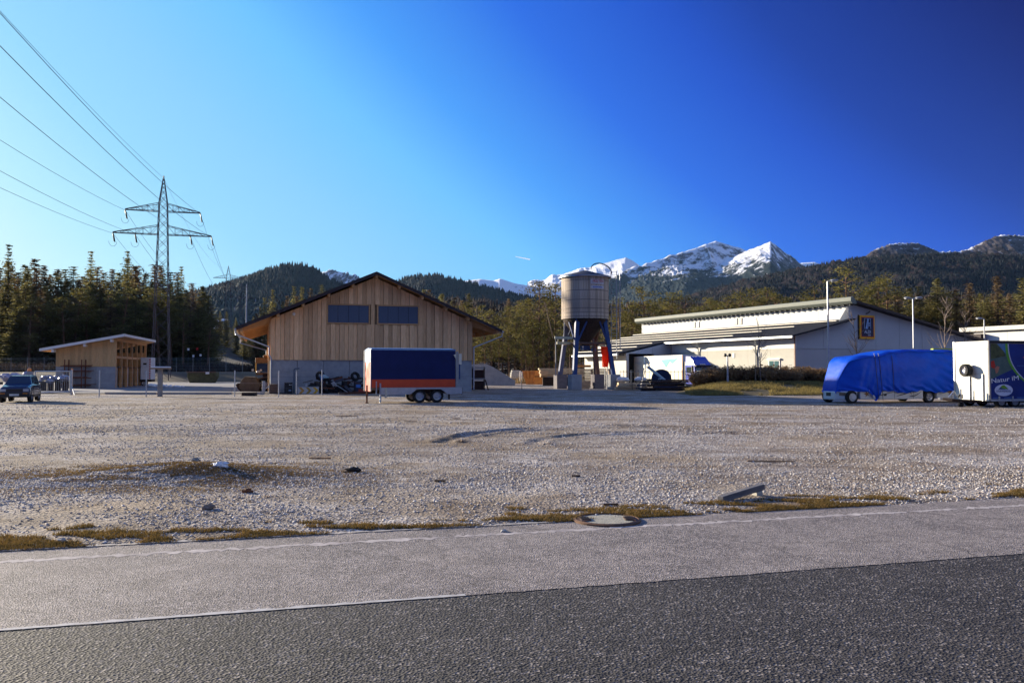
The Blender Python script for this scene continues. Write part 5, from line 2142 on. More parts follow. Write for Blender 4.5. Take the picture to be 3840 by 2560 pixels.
for i in range(14):
    (xa_, za_), (xb_2, zb_2) = arc[i], arc[i + 1]
    sheet([(xa_ - .06, za_), (xa_ + .06, za_), (xb_2 + .06, zb_2), (xb_2 - .08, zb_2)], -.021, M('print_green', (.13, .38, .04), rough=.35), 'green_arc')
    sheet([(xa_ + .065, za_), (xa_ + .12, za_), (xb_2 + .125, zb_2), (xb_2 + .065, zb_2)], -.0215, M('print_lilac', (.55, .55, .68), rough=.35), 'white_arc')
ltr = M('print_lettering', (.85, .88, .95), rough=.4)
text('lettering', 'Natur iM', .30, ltr, bt, (.80, -.026, pz0 + H_ * .355), (pi / 2, -.10, 0), w=1.5)
ov = [(.72 + .50 * cos(a), pz0 + .42 + .27 * sin(a)) for a in np.linspace(0, 2 * pi, 25)[:-1]]
sheet(ov, -.022, M('print_oval', (.62, .66, .80), (.52, .56, .74), sc=3, rough=.4), 'logo_oval')
sheet([(.42, pz0 + .46), (.62, pz0 + .63), (.74, pz0 + .66), (.98, pz0 + .47)], -.0245, M('logo_green', (.16, .36, .03), rough=.4), 'logo_hill')
sheet([(.42, pz0 + .46), (.56, pz0 + .56), (.66, pz0 + .50), (.98, pz0 + .465), (.70, pz0 + .45)], -.0265, M('logo_blue', (.03, .06, .22), rough=.4), 'logo_hill')
text('lettering', 'KARWENDEL', .15, M('logo_blue', (.03, .06, .22)), bt, (.72, -.026, pz0 + .37), (pi / 2, 0, 0), w=.80)
text('lettering', 'INTERNATIONAL', .09, M('print_mid', (.10, .20, .50)), bt, (2.1, -.012, pz0 + H_ * .60), (pi / 2, 0, 0), w=1.2)
sheet([(1.85, pz0 + H_ * .745), (2.3, pz0 + H_ * .745), (2.3, pz0 + H_ * .765), (1.85, pz0 + H_ * .765)], -.010, M('print_redorange', (.6, .12, .04)), 'red_bar')
text('lettering', 'r', .42, M('print_redorange', (.6, .12, .04)), bt, (1.97, -.012, pz0 + H_ * .69), (pi / 2, 0, 0))
for q, wq in ((.12, .45), (.75, .5), (1.45, .45)):
    sheet([(q, pz0 + .05), (q + wq, pz0 + .05), (q + wq, pz0 + .085), (q, pz0 + .085)], -.010, M('print_mid', (.10, .20, .50)), 'print_line')
for q in (.46, 1.2):
    MB().tube((q, -.03, pz0 + .0), (q, -.03, pz0 + .14), .035, 8).build('latch', galv, bt)
# spare wheel, bars, drawbar
sp = MB()
sp.lathe([(.16, -.14), (.27, -.15), (.30, -.1), (.30, .1), (.27, .15), (.16, .15)], n=22, axis='x', closed=True)
o = sp.build('spare_wheel', black, bt)
o.location = (-.26, BW2 * .52, zat(1388, 38.4))
MB().lathe([(.02, -.12), (.08, -.13), (.10, -.08), (.17, -.13), (.18, .1), (.02, .1)], n=18, axis='x').build('rim', rimm, o)
for y_ in (BW2 * .52 + .05, BW2 * .52 - .75):
    MB().box(-.06, -.013, y_ - .02, y_ + .02, b0, 1.55).build('mount_bar', galv, bt)
for y_ in (.5, 1.7):
    MB().tube((.2, y_, .26), (-1.2, 1.1, .34), .06, 6).build('drawbar', darkwood, bt)
MB().tube((-1.15, 1.1, .34), (-1.65, 1.1, .40), .08, 8, .06).build('coupling', oldwood, bt)
MB().lathe([(0, -.06), (.09, -.04), (.1, .04), (0, .08)], (-1.72, 1.1, .40), 10).build('coupling_head', galv, bt)
MB().tube((-.75, .95, .12), (-.75, .95, .85), .04, 8).build('jockey_stand', galv, bt)
MB().lathe([(.03, -.04), (.13, -.04), (.13, .04), (.03, .04)], (-.75, .95, .12), 14, 'y').build('jockey_wheel', black, bt)
MB().path([(-1.3, 1.1, .45), (-1.0, 1.1, .75), (-.8, 1.1, .45)], .03, 6).build('brake_lever', galv, bt)
MB().path([(-.35, .6, .35), (-.35, .6, .78)], .035, 6).build('side_jack', galv, bt)
MB().obox((-.72, 1.0, .5), (.14, .14, .2)).build('winch', blackp, bt)
wx = wall_s(3757, xx0, yy0, XA)
for x_ in (wx, wx + .75):
    wheel(bt, x_, .16, .29, .29, .2, -1)
    wheel(bt, x_, BW2 - .16, .29, .29, .2, 1)
MB().box(.2, BL2 - .2, .35, BW2 - .35, .22, b0 - .002).build('chassis', blackp, bt)

# ------------------------------------------------------------------ parked off road car at the left
cp = gr(148, 1506)
k = .86
car = thing('parked_car', 'dark blue older compact off road car parked at the left edge, facing the camera', 'car', (0, 0, 0), 0)
CLn, CWd = 4.1, 1.72
# local frame: x across (0 = its left side), y backwards from the nose
carm = M('car_paint', (.035, .05, .09), (.03, .045, .085), rough=.16, spec=.8)
cgrey = M('car_plastic', (.035, .033, .032), (.03, .03, .03), rough=.5)


def sect(y, z0, z1, wb, wt_, r=.1):
    c_ = CWd / 2
    hb, ht = wb / 2, wt_ / 2
    return [(c_ - hb, y, z0 + r), (c_ - hb + r * .6, y, z0), (c_ + hb - r * .6, y, z0), (c_ + hb, y, z0 + r), (c_ + hb + .01, y, (z0 + z1) * .5), (c_ + ht, y, z1 - r * .8), (c_ + ht - r, y, z1), (c_ - ht + r, y, z1), (c_ - ht, y, z1 - r * .8), (c_ - hb - .01, y, (z0 + z1) * .5)]


m = MB()
m.loft([sect(-.02, .42, .86, 1.5, 1.42), sect(.12, .36, .96, 1.66, 1.56), sect(.6, .34, 1.04, 1.72, 1.62), sect(1.05, .34, 1.10, 1.72, 1.64), sect(2.6, .34, 1.12, 1.72, 1.66), sect(3.7, .36, 1.12, 1.72, 1.64), sect(4.05, .42, 1.10, 1.66, 1.58)])
m.build('body', carm, car, smooth=False)
m = MB()
cz = [(1.02, 1.08, 1.52, 1.50), (1.62, 1.60, 1.30, 1.28)]
m.loft([[(.11, 1.0, 1.08), (1.61, 1.0, 1.08), (1.61, 1.0, 1.09), (.11, 1.0, 1.09)],
        [(.12, 1.15, 1.08), (1.60, 1.15, 1.08), (1.52, 1.2, 1.22), (.20, 1.2, 1.22)],
        [(.08, 1.7, 1.08), (1.64, 1.7, 1.08), (1.42, 1.7, 1.61), (.30, 1.7, 1.61)],
        [(.08, 2.5, 1.08), (1.64, 2.5, 1.08), (1.41, 2.5, 1.66), (.31, 2.5, 1.66)],
        [(.08, 3.7, 1.08), (1.64, 3.7, 1.08), (1.42, 3.7, 1.63), (.30, 3.7, 1.63)],
        [(.12, 4.0, 1.08), (1.60, 4.0, 1.08), (1.50, 3.98, 1.2), (.22, 3.98, 1.2)]])
m.build('cabin', carm, car)


def panel(pts, mat, name, t=.012, parent=None):
    p_ = [Vector(q) for q in pts]
    n_ = (p_[1] - p_[0]).cross(p_[2] - p_[0]).normalized()
    vs = [q + n_ * t for q in p_] + [q - n_ * t for q in p_]
    L_ = len(p_)
    fs = [tuple(range(L_)), tuple(range(2 * L_ - 1, L_ - 1, -1))] + [(i, i + L_, (i + 1) % L_ + L_, (i + 1) % L_) for i in range(L_)]
    return MB().add(vs, fs).build(name, mat, parent or car)


skyglass = M('car_glass', (.05, .07, .09), (.04, .06, .08), rough=.05, spec=1.0)
panel([(.19, 1.10, 1.14), (1.53, 1.10, 1.14), (1.38, 1.62, 1.56), (.34, 1.62, 1.56)], skyglass, 'windscreen', .03)
for (xs_, s) in ((.085, -1), (1.635, 1)):
    def sp_(y, z):
        f = (z - 1.08) / .55
        return (xs_ - s * (.22 * f) + s * .012, y, z)
    panel([sp_(1.45, 1.14), sp_(2.35, 1.14), sp_(2.35, 1.56), sp_(1.78, 1.55)], skyglass, 'side_window')
    panel([sp_(2.45, 1.14), sp_(3.15, 1.14), sp_(3.15, 1.56), sp_(2.45, 1.56)], skyglass, 'side_window')
    panel([sp_(3.25, 1.16), sp_(3.75, 1.2), sp_(3.68, 1.54), sp_(3.25, 1.56)], skyglass, 'side_window')
MB().box(.04, CWd - .04, -.10, .10, .30, .60).build('bumper', cgrey, car, bevel=.05)
MB().box(.42, CWd - .42, -.05, -.015, .66, .80).build('grille', blackp, car)
for x_ in (.10, CWd - .40):
    MB().box(x_, x_ + .30, -.045, .02, .66, .82).build('headlight', M('headlamp_glass', (.45, .48, .52), rough=.1, spec=.9), car, bevel=.02)
    MB().box(x_ + (.0), x_ + .26, -.115, -.10, .52, .57).build('indicator', M('indicator_amber', (.7, .25, .02), rough=.3), car)
MB().box(.60, 1.12, -.125, -.105, .40, .52).build('number_plate', M('plate_white', (.7, .7, .66), rough=.5), car)
for x_, s in ((-.12, -1), (CWd + .12, 1)):
    MB().obox((x_, 1.35, 1.16), (.2, .12, .16)).build('wing_mirror', cgrey, car, bevel=.03)
for z_ in (.50, .60, .70, .80):
    MB().box(CWd + .002, CWd + .02, 1.2, 3.0, z_, z_ + .03).build('door_moulding', galv, car)
MB().box(-.02, CWd + .02, .95, 3.1, .30, .44).build('sill', cgrey, car)
for x_, s in ((.14, -1), (CWd - .14, 1)):
    for y_ in (.75, 3.25):
        wf = MB().lathe([(.20, -.11), (.31, -.11), (.335, -.07), (.335, .07), (.31, .11), (.20, .11)], n=20, axis='x', closed=True)
        o = wf.build('wheel', black, car)
        o.location = (x_, y_, .335)
        MB().lathe([(.02, s * .04), (.06, s * .06), (.10, s * .02), (.19, s * .10), (.21, s * .11), (.21, -s * .1), (.02, -s * .1)], n=16, axis='x').build('rim', rimm, o)
        MB().lathe([(.36, -.06), (.42, -.06), (.42, .06), (.36, .06)], (x_ + s * .09, y_, .37), 20, 'x', closed=True).build('arch_trim', cgrey, car)
# visible right flank: rotate so that nose points to the camera and slightly left
ca = R(21)
car.rotation_euler = (0, 0, ca)
car.scale = (k, k, k)
ncr = gr(103, 1510)    # near right front corner (its left front corner)
car.location = (ncr.x - k * CWd * cos(ca), ncr.y - k * CWd * sin(ca) + .25, 0.03)

# orange beacon vehicle parts behind the car
tcr = thing('beacon_mast', 'grey machine post with a glowing orange beacon behind the parked car', 'beacon', (ub(112, 66), 66, 0), 0)
MB().box(-.18, .22, -.1, .2, 0, zat(1392, 66)).build('machine_post', steel, tcr)
MB().lathe([(0, .26), (.13, .2), (.15, 0)], (0, 0, zat(1391, 66)), 12).build('beacon', lamporange, tcr)
# covered load behind the gate
b = MB()
for i in range(16):
    b.blob((random.uniform(0, 2.6), random.uniform(-.4, .4), .95 + random.uniform(-.1, .25)), random.uniform(.2, .38), 7, 5, .3, .6)
o = b.build('foil_heap', M('grey_foil', (.34, .36, .46), (.25, .26, .36), sc=3, rough=.4, bump=.6, bsc=6), None)
o.location = (ub(135, 68), 68, 0)
tag(o, 'heap of grey crumpled foil lying on pallets behind the gate', 'foil heap')
pl = thing('pallet', 'low dark pallets carrying the grey foil heap behind the gate', 'pallets', (ub(135, 68), 68, 0), 0)
for i in range(5):
    MB().box(.0 + i * .6, .1 + i * .6, -.4, .4, 0, .75).build('bearer', darkwood, pl)
MB().box(-.1, 2.7, -.45, .45, .751, .82).build('deck', darkwood, pl)
fg = MB()
for i in range(8):
    fg.blob((random.uniform(-2.2, .3), random.uniform(-.3, .3), random.uniform(.9, 1.4)), random.uniform(.3, .5), 7, 5, .3, .6)
o = fg.build('sheeted_pile', M('lilac_sheet', (.40, .38, .48), (.3, .28, .38), sc=3, rough=.6), None)
o.location = (ub(100, 70), 70, 0)
tag(o, 'pale sheeted pile showing above the roof of the parked car', 'pile')

# ------------------------------------------------------------------ wheel loader beside the barn
tx_, ty_ = ub(948, 66.5), 66.5
ld = thing('wheel_loader', 'muddy wheel loader with a raised-edge bucket half hidden beside the left wall of the barn', 'loader', (tx_, ty_, 0), R(8))
mud = M('mud_brown', (.16, .12, .08), (.10, .075, .055), sc=3, rough=.9, bump=.3)
m = MB()
m.prism([(-1.0, .35), (-.7, .95), (-.45, 1.25), (.35, 1.2), (.75, .5), (.6, .08), (-.45, .02), (-.85, .18)], -.9, 0, 'y')
m.build('bucket', mud, ld, bevel=.02)
MB().prism([(-1.15, .62), (-.95, .72), (-.85, .3), (-.65, .12), (-.75, .05), (-1.0, .3)], -.95, .05, 'y').build('bucket_lip', darkwood, ld)
for y_ in (.15, .9):
    MB().path([(0, y_, .7), (.5, y_, 1.05), (1.2, y_, 1.2), (2.2, y_, 1.5)], .09, 6).build('lift_arm', mud, ld)
MB().box(.75, 2.4, .2, 1.5, .7, 1.45).build('chassis', darkwood, ld, bevel=.05)
MB().box(.2, 2.2, .3, 1.45, 1.35, 1.55).build('hood', M('loader_brown', (.25, .14, .06), (.16, .09, .04), sc=3, rough=.6), ld)
MB().box(.15, 1.4, .25, 1.5, 2.3, 2.75).build('cab_roof', M('loader_brown', (.25, .14, .06)), ld, bevel=.06)
for (x_, y_) in ((.2, .3), (1.35, .3), (.2, 1.45), (1.35, 1.45)):
    MB().box(x_ - .05, x_ + .05, y_ - .05, y_ + .05, 1.55, 2.3).build('cab_post', M('loader_yellow', (.70, .50, .14), (.6, .4, .1), rough=.5), ld)
MB().box(.28, 1.28, .36, 1.38, 1.56, 2.28).build('cab_glass', glassd, ld)
for x_ in (-.02, .62):
    MB().lathe([(0, -.06), (.09, -.04), (.09, .04), (0, .05)], (x_, .18, 2.2 - .45), 10, 'y').build('work_lamp', M('lamp_glass', (.7, .7, .66), rough=.2), ld)
MB().blob((.42, .15, 1.62), .17, 9, 6, .05, .7).build('headlamp_cover', M('lamp_glass', (.7, .7, .66)), ld, smooth=True)
MB().blob((.9, .6, 2.85), .2, 8, 5, .1, .7).build('exhaust_box', M('loader_brown', (.25, .14, .06)), ld)
wheel(ld, .9, .12, .55, .55, .38)
wheel(ld, 2.2, .12, .55, .55, .38)
wheel(ld, .9, 1.5, .55, .55, .38, 1)
wheel(ld, 2.2, 1.5, .55, .55, .38, 1)

# things in front of the barn wall
def simple_box(name, label, cat, x, y, sz, mat, rz=BA, z=0, bevel=.015, group=None):
    t = thing(name, label, cat, (x, y, z), rz, group)
    return t


def on_wall(u, off):
    """point in front of the barn gable at photo column u, off metres before it"""
    s = wall_s(u, bx, by, BA)
    return bx + s * cos(BA) + off * sin(BA), by + s * sin(BA) - off * cos(BA)


x_, y_ = on_wall(1026, .75)
t = thing('planter_box', 'brown wooden box standing at the left corner of the barn', 'box', (x_, y_, 0), BA)
for i in range(4):
    MB().box(-.32, .32, -.25, .25, i * .17, i * .17 + .155).build('plank', M('box_brown', (.20, .11, .07), (.13, .075, .05), sc=4, st=(1, 4, 4), rough=.85, rnd=.1), t)
MB().box(-.34, .34, -.27, .27, .68, .72).build('lid', oldwood, t)
x_, y_ = on_wall(1002, 1.0)
t = thing('trestle', 'small pale trestle leaning between the loader and the brown box', 'trestle', (x_, y_, 0), BA)
for a, b_ in [((-.5, 0, .08), (.15, 0, .55)), ((.15, 0, 0), (.15, 0, .7)), ((-.5, .3, 0), (.15, .3, .6)), ((-.3, 0, .02), (-.2, .1, .9))]:
    MB().tube(a, b_, .03, 6).build('leg', galv, t)
MB().box(-.35, -.12, -.02, .22, .1, .95).build('sack', M('pale_sack', (.45, .43, .42), rough=.8), t, bevel=.04)
# stacked black crates
x_, y_ = on_wall(1081, .8)
for i, lab in enumerate(['lower black plastic crate with a pale label in front of the barn wall', 'upper black plastic crate with two white dots in front of the barn wall']):
    t = thing('plastic_crate', lab, 'crate', (x_, y_, i * .42), BA, 'black crates stacked at the barn wall')
    m = MB()
    m.box(-.28, .28, -.2, .2, 0, .05).box(-.28, .28, -.2, -.17, .05, .40).box(-.28, .28, .17, .2, .05, .40).box(-.28, -.25, -.17, .17, .05, .40).box(.25, .28, -.17, .17, .05, .40)
    m.build('shell', blackp, t)
    MB().box(-.30, .30, -.22, .22, .36, .41).build('rim', blackp, t) if i else None
    if i:
        for q in (.08, .18):
            MB().lathe([(0, -.012), (.035, -.01), (.035, 0)], (q, -.21, .24), 8, 'y').build('dot_mark', white, t)
    else:
        MB().box(.02, .2, -.21, -.203, .2, .3).build('label_plate', M('pale_blue_label', (.25, .35, .5)), t)
# bent pipe
x_, y_ = on_wall(1103, .5)
t = thing('bent_pipe', 'grey pipe bent into an upside down L before the concrete wall', 'pipe', (x_, y_, 0), BA)
MB().path([(0, 0, 0), (0, 0, 1.78), (.05, 0, 1.86), (.38, 0, 1.88)], .055, 8).build('pipe', M('dark_pipe', (.12, .15, .2), rough=.5), t)
# chevron board
x_, y_ = on_wall(1151, 2.05)
t = thing('chevron_board', 'low road sign board with yellow and white chevrons leaning before the junk heap', 'sign', (x_, y_, 0), BA)
Wc, Hc = 1.52, .5
MB().box(-Wc / 2, Wc / 2, 0, .04, 0, Hc).build('board', M('chev_white', (.62, .58, .52), (.5, .46, .42), sc=3), t)
for i in range(3):
    x0 = -Wc / 2 + .08 + i * .5
    c_ = (yellow, M('chev_amber', (.62, .30, .05), rough=.5), M('chev_ochre', (.45, .28, .05), rough=.5))[(i + 1) % 3]
    MB().prism([(x0, .02), (x0 + .2, .02), (x0 + .42, Hc / 2), (x0 + .2, Hc - .02), (x0, Hc - .02), (x0 + .22, Hc / 2)], -.006, -.002, 'y').build('chevron', c_, t)
MB().box(-Wc / 2 - .02, Wc / 2 + .02, -.01, .05, Hc, Hc + .05).build('top_rail', steel, t)
# junk heap: countable pieces
junk = [(1140, 1.3, 'tyre', 0), (1165, 1.2, 'tyre', 0), (1152, 1.2, 'tyre', .26), (1190, 1.0, 'drum', 0), (1205, 1.0, 'drum', 0), (1222, 1.2, 'tyre', 0), (1240, 1.1, 'drum', 0), (1262, 1.2, 'tyre', 0), (1268, 1.2, 'tyre', .26), (1290, 1.1, 'drum', 0), (1312, 1.2, 'tyre', 0), (1335, 1.1, 'drum', 0), (1352, 1.2, 'tyre', 0), (1325, 1.1, 'tyre', .9), (1215, 1.0, 'tyre', .92), (1196, 1.0, 'tyre', .95)]
cols_ = [M('drum_black', (.025, .022, .024), rough=.5), M('drum_rust', (.09, .035, .03), (.05, .02, .02), sc=4, rough=.8), M('drum_grey', (.07, .075, .10), rough=.5)]
tyl = 'worn black tyre in the junk heap along the barn wall'
for i, (u, off, kd, z_) in enumerate(junk):
    x_, y_ = on_wall(u, off + random.uniform(-.1, .1))
    if kd == 'tyre':
        t = MB().lathe([(.18, 0), (.33, .0), (.36, .06), (.36, .18), (.33, .24), (.18, .24)], n=16, closed=True).build('tyre', black)
        if i % 2:
            t.rotation_euler = (R(74), 0, BA + random.uniform(-.6, .6))
            z_ = z_ + .34
        t.location = (x_, y_, z_)
        tag(t, tyl, 'tyre', 'tyres in the junk heap')
    else:
        t = thing('steel_drum', 'dark steel drum standing in the junk heap along the barn wall', 'drum', (x_, y_, 0), random.random(), 'drums in the junk heap')
        MB().lathe([(.26, 0), (.28, .02), (.28, .3), (.295, .31), (.28, .33), (.28, .6), (.295, .61), (.28, .63), (.28, .90), (.26, .92), (.25, .89), (0, .89)], n=16).build('barrel', cols_[i % 3], t)
ps_ = [(1214, 1.15, (.5, .03, .42), (.2, .5, .3), palet, 'pale blue crumpled sheet on top of the junk heap'), (1203, 1.25, (.2, .03, .45), (.1, -.3, .2), M('blue_sheet', (.10, .25, .6), rough=.4), 'narrow blue sheet hanging in the junk heap'),
       (1247, 1.6, (.42, .04, .28), (.3, .9, .1), M('bucket_white', (.55, .52, .50), rough=.5), 'tilted pale tray on the slope of the junk heap'), (1335, 1.7, (.34, .2, .22), (0, .05, 0), M('blue_box2', (.08, .22, .6), rough=.4), 'small bright blue box at the foot of the junk heap'),
       (1145, 1.55, (.16, .1, .2), (0, .3, 0), M('bucket_white', (.55, .52, .50)), 'small pale can behind the chevron board')]
for (u, off, sz, rt, mt, lab) in ps_:
    x_, y_ = on_wall(u, off)
    zc = {1214: 1.16, 1203: 1.05, 1247: .68, 1335: .55, 1145: .62}[u]
    n_ = 8
    V = []
    for j in range(n_):
        for i in range(n_):
            a, c = i / (n_ - 1) - .5, j / (n_ - 1) - .5
            V.append((a * sz[0], .05 * sin(9 * a + 5 * c), c * sz[2]))
    if sz[1] > .05:
        o = MB().obox((0, 0, 0), sz).build('storage_box', mt, bevel=.02)
    else:
        o = npmesh('crumpled_sheet', V, gridfaces(n_, n_), mt)
        sd = o.modifiers.new('solid', 'SOLIDIFY')
        sd.thickness = .02
    o.location = (x_, y_, zc)
    o.rotation_euler = (rt[0], rt[1], BA + rt[2])
    tag(o, lab, 'box' if sz[1] > .05 else 'sheet')
bars = thing('iron_scrap', 'tangle of rusty beams and rods lying over the junk heap', 'scrap', (*on_wall(1290, 1.0), 0), BA)
for i in range(34):
    a = random.uniform(-3.2, 2.2)
    z_ = random.uniform(.15, 1.15)
    L_ = random.uniform(.5, 1.5)
    an = random.uniform(-.7, .7)
    MB().obox((a, random.uniform(-.5, .4), z_), (L_, random.uniform(.04, .16), random.uniform(.04, .2)), rz=random.uniform(-.4, .4), ry=an).build('scrap_bar', random.choice([rust, darkwood, blackp, cols_[2], cols_[1]]), bars)
MB().tube((-.9, -.75, .75), (.25, -1.0, 0), .03, 6).build('long_rod', steel, bars)
MB().box(-1.2, 2.8, -.15, .0, 1.05, 1.15).build('long_beam', cols_[1], bars)
MB().box(.9, 2.3, -1.0, -.85, .12, .34).build('red_beam', M('faded_red', (.35, .05, .03), (.22, .04, .03), sc=4, rough=.7), bars)

# small dark box on the lane edge left of the barn
p = gr(935, 1484)
o = MB().obox((0, 0, .12), (.95, .4, .24)).build('timber_block', darkwood, bevel=.02)
o.location = p
tag(o, 'dark flat block of timber on the kerb left of the loader', 'block')

# ------------------------------------------------------------------ yard goods between the barn and the white building
def yp(u, v):
    p = gr(u, v)
    return p


# shelf rack at the right corner of the barn
p = gr(1773, 1462)
t = thing('storage_rack', 'steel rack with dark compartments and grey shelf tops at the right corner of the barn', 'rack', (p.x, p.y, 0), R(6))
for i, z_ in enumerate((.95, 1.9)):
    MB().box(-.1, 1.15, 0, 1.2, z_, z_ + .1).build('shelf', steel, t)
for x_ in (0, 1.05):
    for y_ in (.03, 1.1):
        MB().box(x_ - .03, x_ + .03, y_ - .03, y_ + .03, 0, 2.05).build('upright', darkwood, t)
for i, z_ in enumerate((0.05, 1.06)):
    MB().box(.1, .95, .12, 1.05, z_, z_ + .72).build('compartment_box', M('dark_brown_box', (.07, .035, .03), (.04, .02, .02), rough=.8), t)
MB().tube((1.1, -.15, .9), (1.35, -.3, 0), .05, 6).build('prop', darkwood, t)
# sloping concrete slab / ramp
p = gr(1785, 1447)
t = thing('concrete_ramp', 'grey wedge shaped concrete wall piece sloping down to the right behind the rack', 'concrete block', (p.x - .2, p.y + 4, 0), R(0))
MB().prism([(-1, 0), (4.6, 0), (4.6, .55), (2.1, 2.1), (1.2, 2.5), (-1, 2.45)], 0, .5, 'y').build('ramp_slab', conc, t)
# green beams
p = gr(1862, 1437)
t0_ = ['green plastic beam lying lowest at the left of the green stack', 'green plastic beam at the right of the green stack', 'green plastic beam on top of the green stack', 'dark long trough behind the green beams']
for i, (dx, z_, L_) in enumerate([(-.9, 0, 1.6), (1.0, 0, 1.6), (-.1, .26, 1.5)]):
    o = MB().obox((0, 0, .12), (L_, .35, .24)).build('green_beam', greenp, bevel=.02)
    o.location = (p.x + dx, p.y, z_)
    tag(o, t0_[i], 'beam', 'green beams on the pale strip')
o = MB().prism([(-1.9, .15), (3.2, 0), (3.2, .62), (-2.0, .75)], 0, .8, 'y').build('dark_trough', blackp)
o.location = (p.x, p.y + 1.2, 0)
tag(o, t0_[3], 'trough')
o = MB().obox((0, 0, 0), (3.4, .5, .1)).build('pale_plank', M('pale_stone', (.55, .52, .45), (.42, .4, .35), sc=3, rough=.85))
o.location = (p.x + 2.2, p.y + 1.6, .84)
tag(o, 'long pale plank lying on the dark trough', 'plank')


def stack(name, label, cat, u, v, W_, D_, n_, hh, mat, rz, gap=.03, ragged=.15, cols=1, piece='slab'):
    p = gr(u, v)
    t = thing(name, label, cat, (p.x, p.y, 0), rz)
    z_ = .02
    for k in range(n_):
        h_ = hh * random.uniform(.8, 1.2)
        for c_ in range(cols):
            w_ = W_ / cols
            dx = random.uniform(-ragged, ragged) * .5
            MB().obox((-W_ / 2 + w_ * (c_ + .5) + dx, D_ / 2 + random.uniform(-ragged, ragged) * .4, z_ + h_ / 2), (w_ * .96 + random.uniform(-ragged, ragged), D_, h_), rz=random.uniform(-.03, .03)).build(piece, mat, t)
        z_ += h_ + gap
    return t, z_


pst = M('pale_stone', (.55, .52, .45), (.42, .4, .35), sc=3, rough=.85)
newt = M('sawn_timber', (.62, .48, .30), (.48, .34, .20), sc=2, st=(1, 5, 5), rough=.8, bump=.2, rnd=.18)
oldt = M('grey_sawn_timber', (.40, .33, .25), (.28, .22, .17), sc=2, st=(1, 5, 5), rough=.85, bump=.2, rnd=.18)
stack('stone_pile', 'stack of pale flat stone slabs on a grey pallet left of the orange skip', 'stone stack', 1932, 1437, 1.1, 1.0, 4, .22, pst, R(10))[0].location.z = .65
p = gr(1932, 1437)
t = thing('pallet_crate', 'grey slatted crate under the pale stone slabs', 'crate', (p.x, p.y, 0), R(10))
for i in range(7):
    MB().box(-.62 + i * .18, -.50 + i * .18, 0, .04, .08, .62).build('slat', concd, t)
MB().box(-.62, .62, .05, 1.0, .06, .60).build('crate_core', darkwood, t)
MB().box(-.7, .7, -.02, 1.05, 0, .06).build('pallet', oldwood, t)
p = gr(1951, 1438)
t = thing('white_boards', 'two upright white boards leaning against the orange skip', 'boards', (p.x, p.y, 0), R(8))
MB().obox((0, 0, .85), (.16, .1, 1.7)).build('board', white, t)
MB().obox((.24, .05, .8), (.16, .1, 1.6)).build('board', white, t)
# orange skip
p = gr(1978, 1441)
t = thing('orange_skip', 'bright orange metal skip with ribbed front between stone slabs and blue barrel', 'skip', (p.x - .9, p.y, 0), R(24))
fr_ = 1.55
m = MB()
m.add([(0.35, 0, 0), (fr_ - .25, 0, 0), (fr_ - .25 + 0, 3.6, 0), (.35, 3.6, 0), (0, -.35, 1.65), (fr_ + .1, -.35, 1.65), (fr_ + .1, 4.0, 1.65), (0, 4.0, 1.65)],
      [(0, 3, 2, 1), (0, 1, 5, 4), (1, 2, 6, 5), (2, 3, 7, 6), (3, 0, 4, 7)])
m.build('tub', orangep, t)
t.rotation_euler = (0, 0, R(-26))
t.location = (gr(1958, 1441).x + .2, gr(1958, 1441).y, 0)
for x_ in (.12, .62, 1.12):
    MB().loft([[(x_ + .02, -.32, .75), (x_ + .30, -.32, .75), (x_ + .30, -.2, .75), (x_ + .02, -.2, .75)], [(x_, -.46, 1.6), (x_ + .32, -.46, 1.6), (x_ + .32, -.3, 1.6), (x_, -.3, 1.6)]]).build('rib', orangep, t)
MB().box(-.06, fr_ + .16, -.5, -.32, 1.6, 1.72).build('rim_bar', orangep, t)
MB().box(fr_ + .05, fr_ + .18, -.35, 4.0, 1.6, 1.72).build('rim_bar', orangep, t)
MB().box(fr_ - .0, fr_ + .1, -.2, 3.7, .95, 1.05).build('side_rail', rust, t)
# blue barrel, netted sacks
p = gr(2055, 1438)
t = thing('blue_tank', 'squat bright blue tank beside the orange skip', 'tank', (p.x, p.y, 0), 0)
MB().lathe([(.5, 0), (.55, .1), (.5, .7), (.42, .95), (0, .98)], n=18).build('tank', bluebar, t, smooth=True)
MB().blob((.35, -.5, .2), .22, 8, 6, .15, .8).build('white_lump', white, t)
p = gr(2112, 1439)
b = MB()
for i in range(7):
    b.blob((random.uniform(-.3, .3), random.uniform(-.2, .2), .3 + i * .1), random.uniform(.22, .36), 7, 5, .3, .8)
o = b.build('pale_sack_heap', M('sack_cream', (.55, .55, .38), (.35, .36, .22), sc=4, rough=.8), None)
o.location = p
tag(o, 'lumpy cream sacks between the two left footings of the silo', 'sacks')
# timber stacks
stack('timber_stack', 'long stack of weathered sawn timber on bearers left behind the silo', 'timber stack', 2085, 1446, 3.6, 1.0, 5, .16, newt, R(6), cols=1, ragged=.6, piece='plank')[0].location.z = .98
p = gr(2085, 1425)
o = MB().box(-1.5, 1.5, .1, 1.0, 0, .98).build('timber_bearer', darkwood)
o.location = (gr(2085, 1446).x, gr(2085, 1446).y, 0)
tag(o, 'dark bearers carrying the left timber stack', 'bearers')
t, zt_ = stack('timber_stack', 'tall stack of grey brown boards between the silo legs', 'timber stack', 2190, 1451, 1.95, 1.2, 11, .14, newt, R(8), cols=2, ragged=.12, piece='plank')
t, zt_ = stack('timber_stack', 'wide stack of greyish boards right beside the tall stack between the silo legs', 'timber stack', 2262, 1451, 2.0, 1.2, 14, .11, oldt, R(8), cols=2, ragged=.1, piece='plank')
o = MB().obox((0, 0, .12), (1.7, .9, .24)).build('orange_board_pack', M('orange_wood', (.62, .28, .09), (.5, .22, .07), sc=3, rough=.8))
q = gr(2190, 1451)
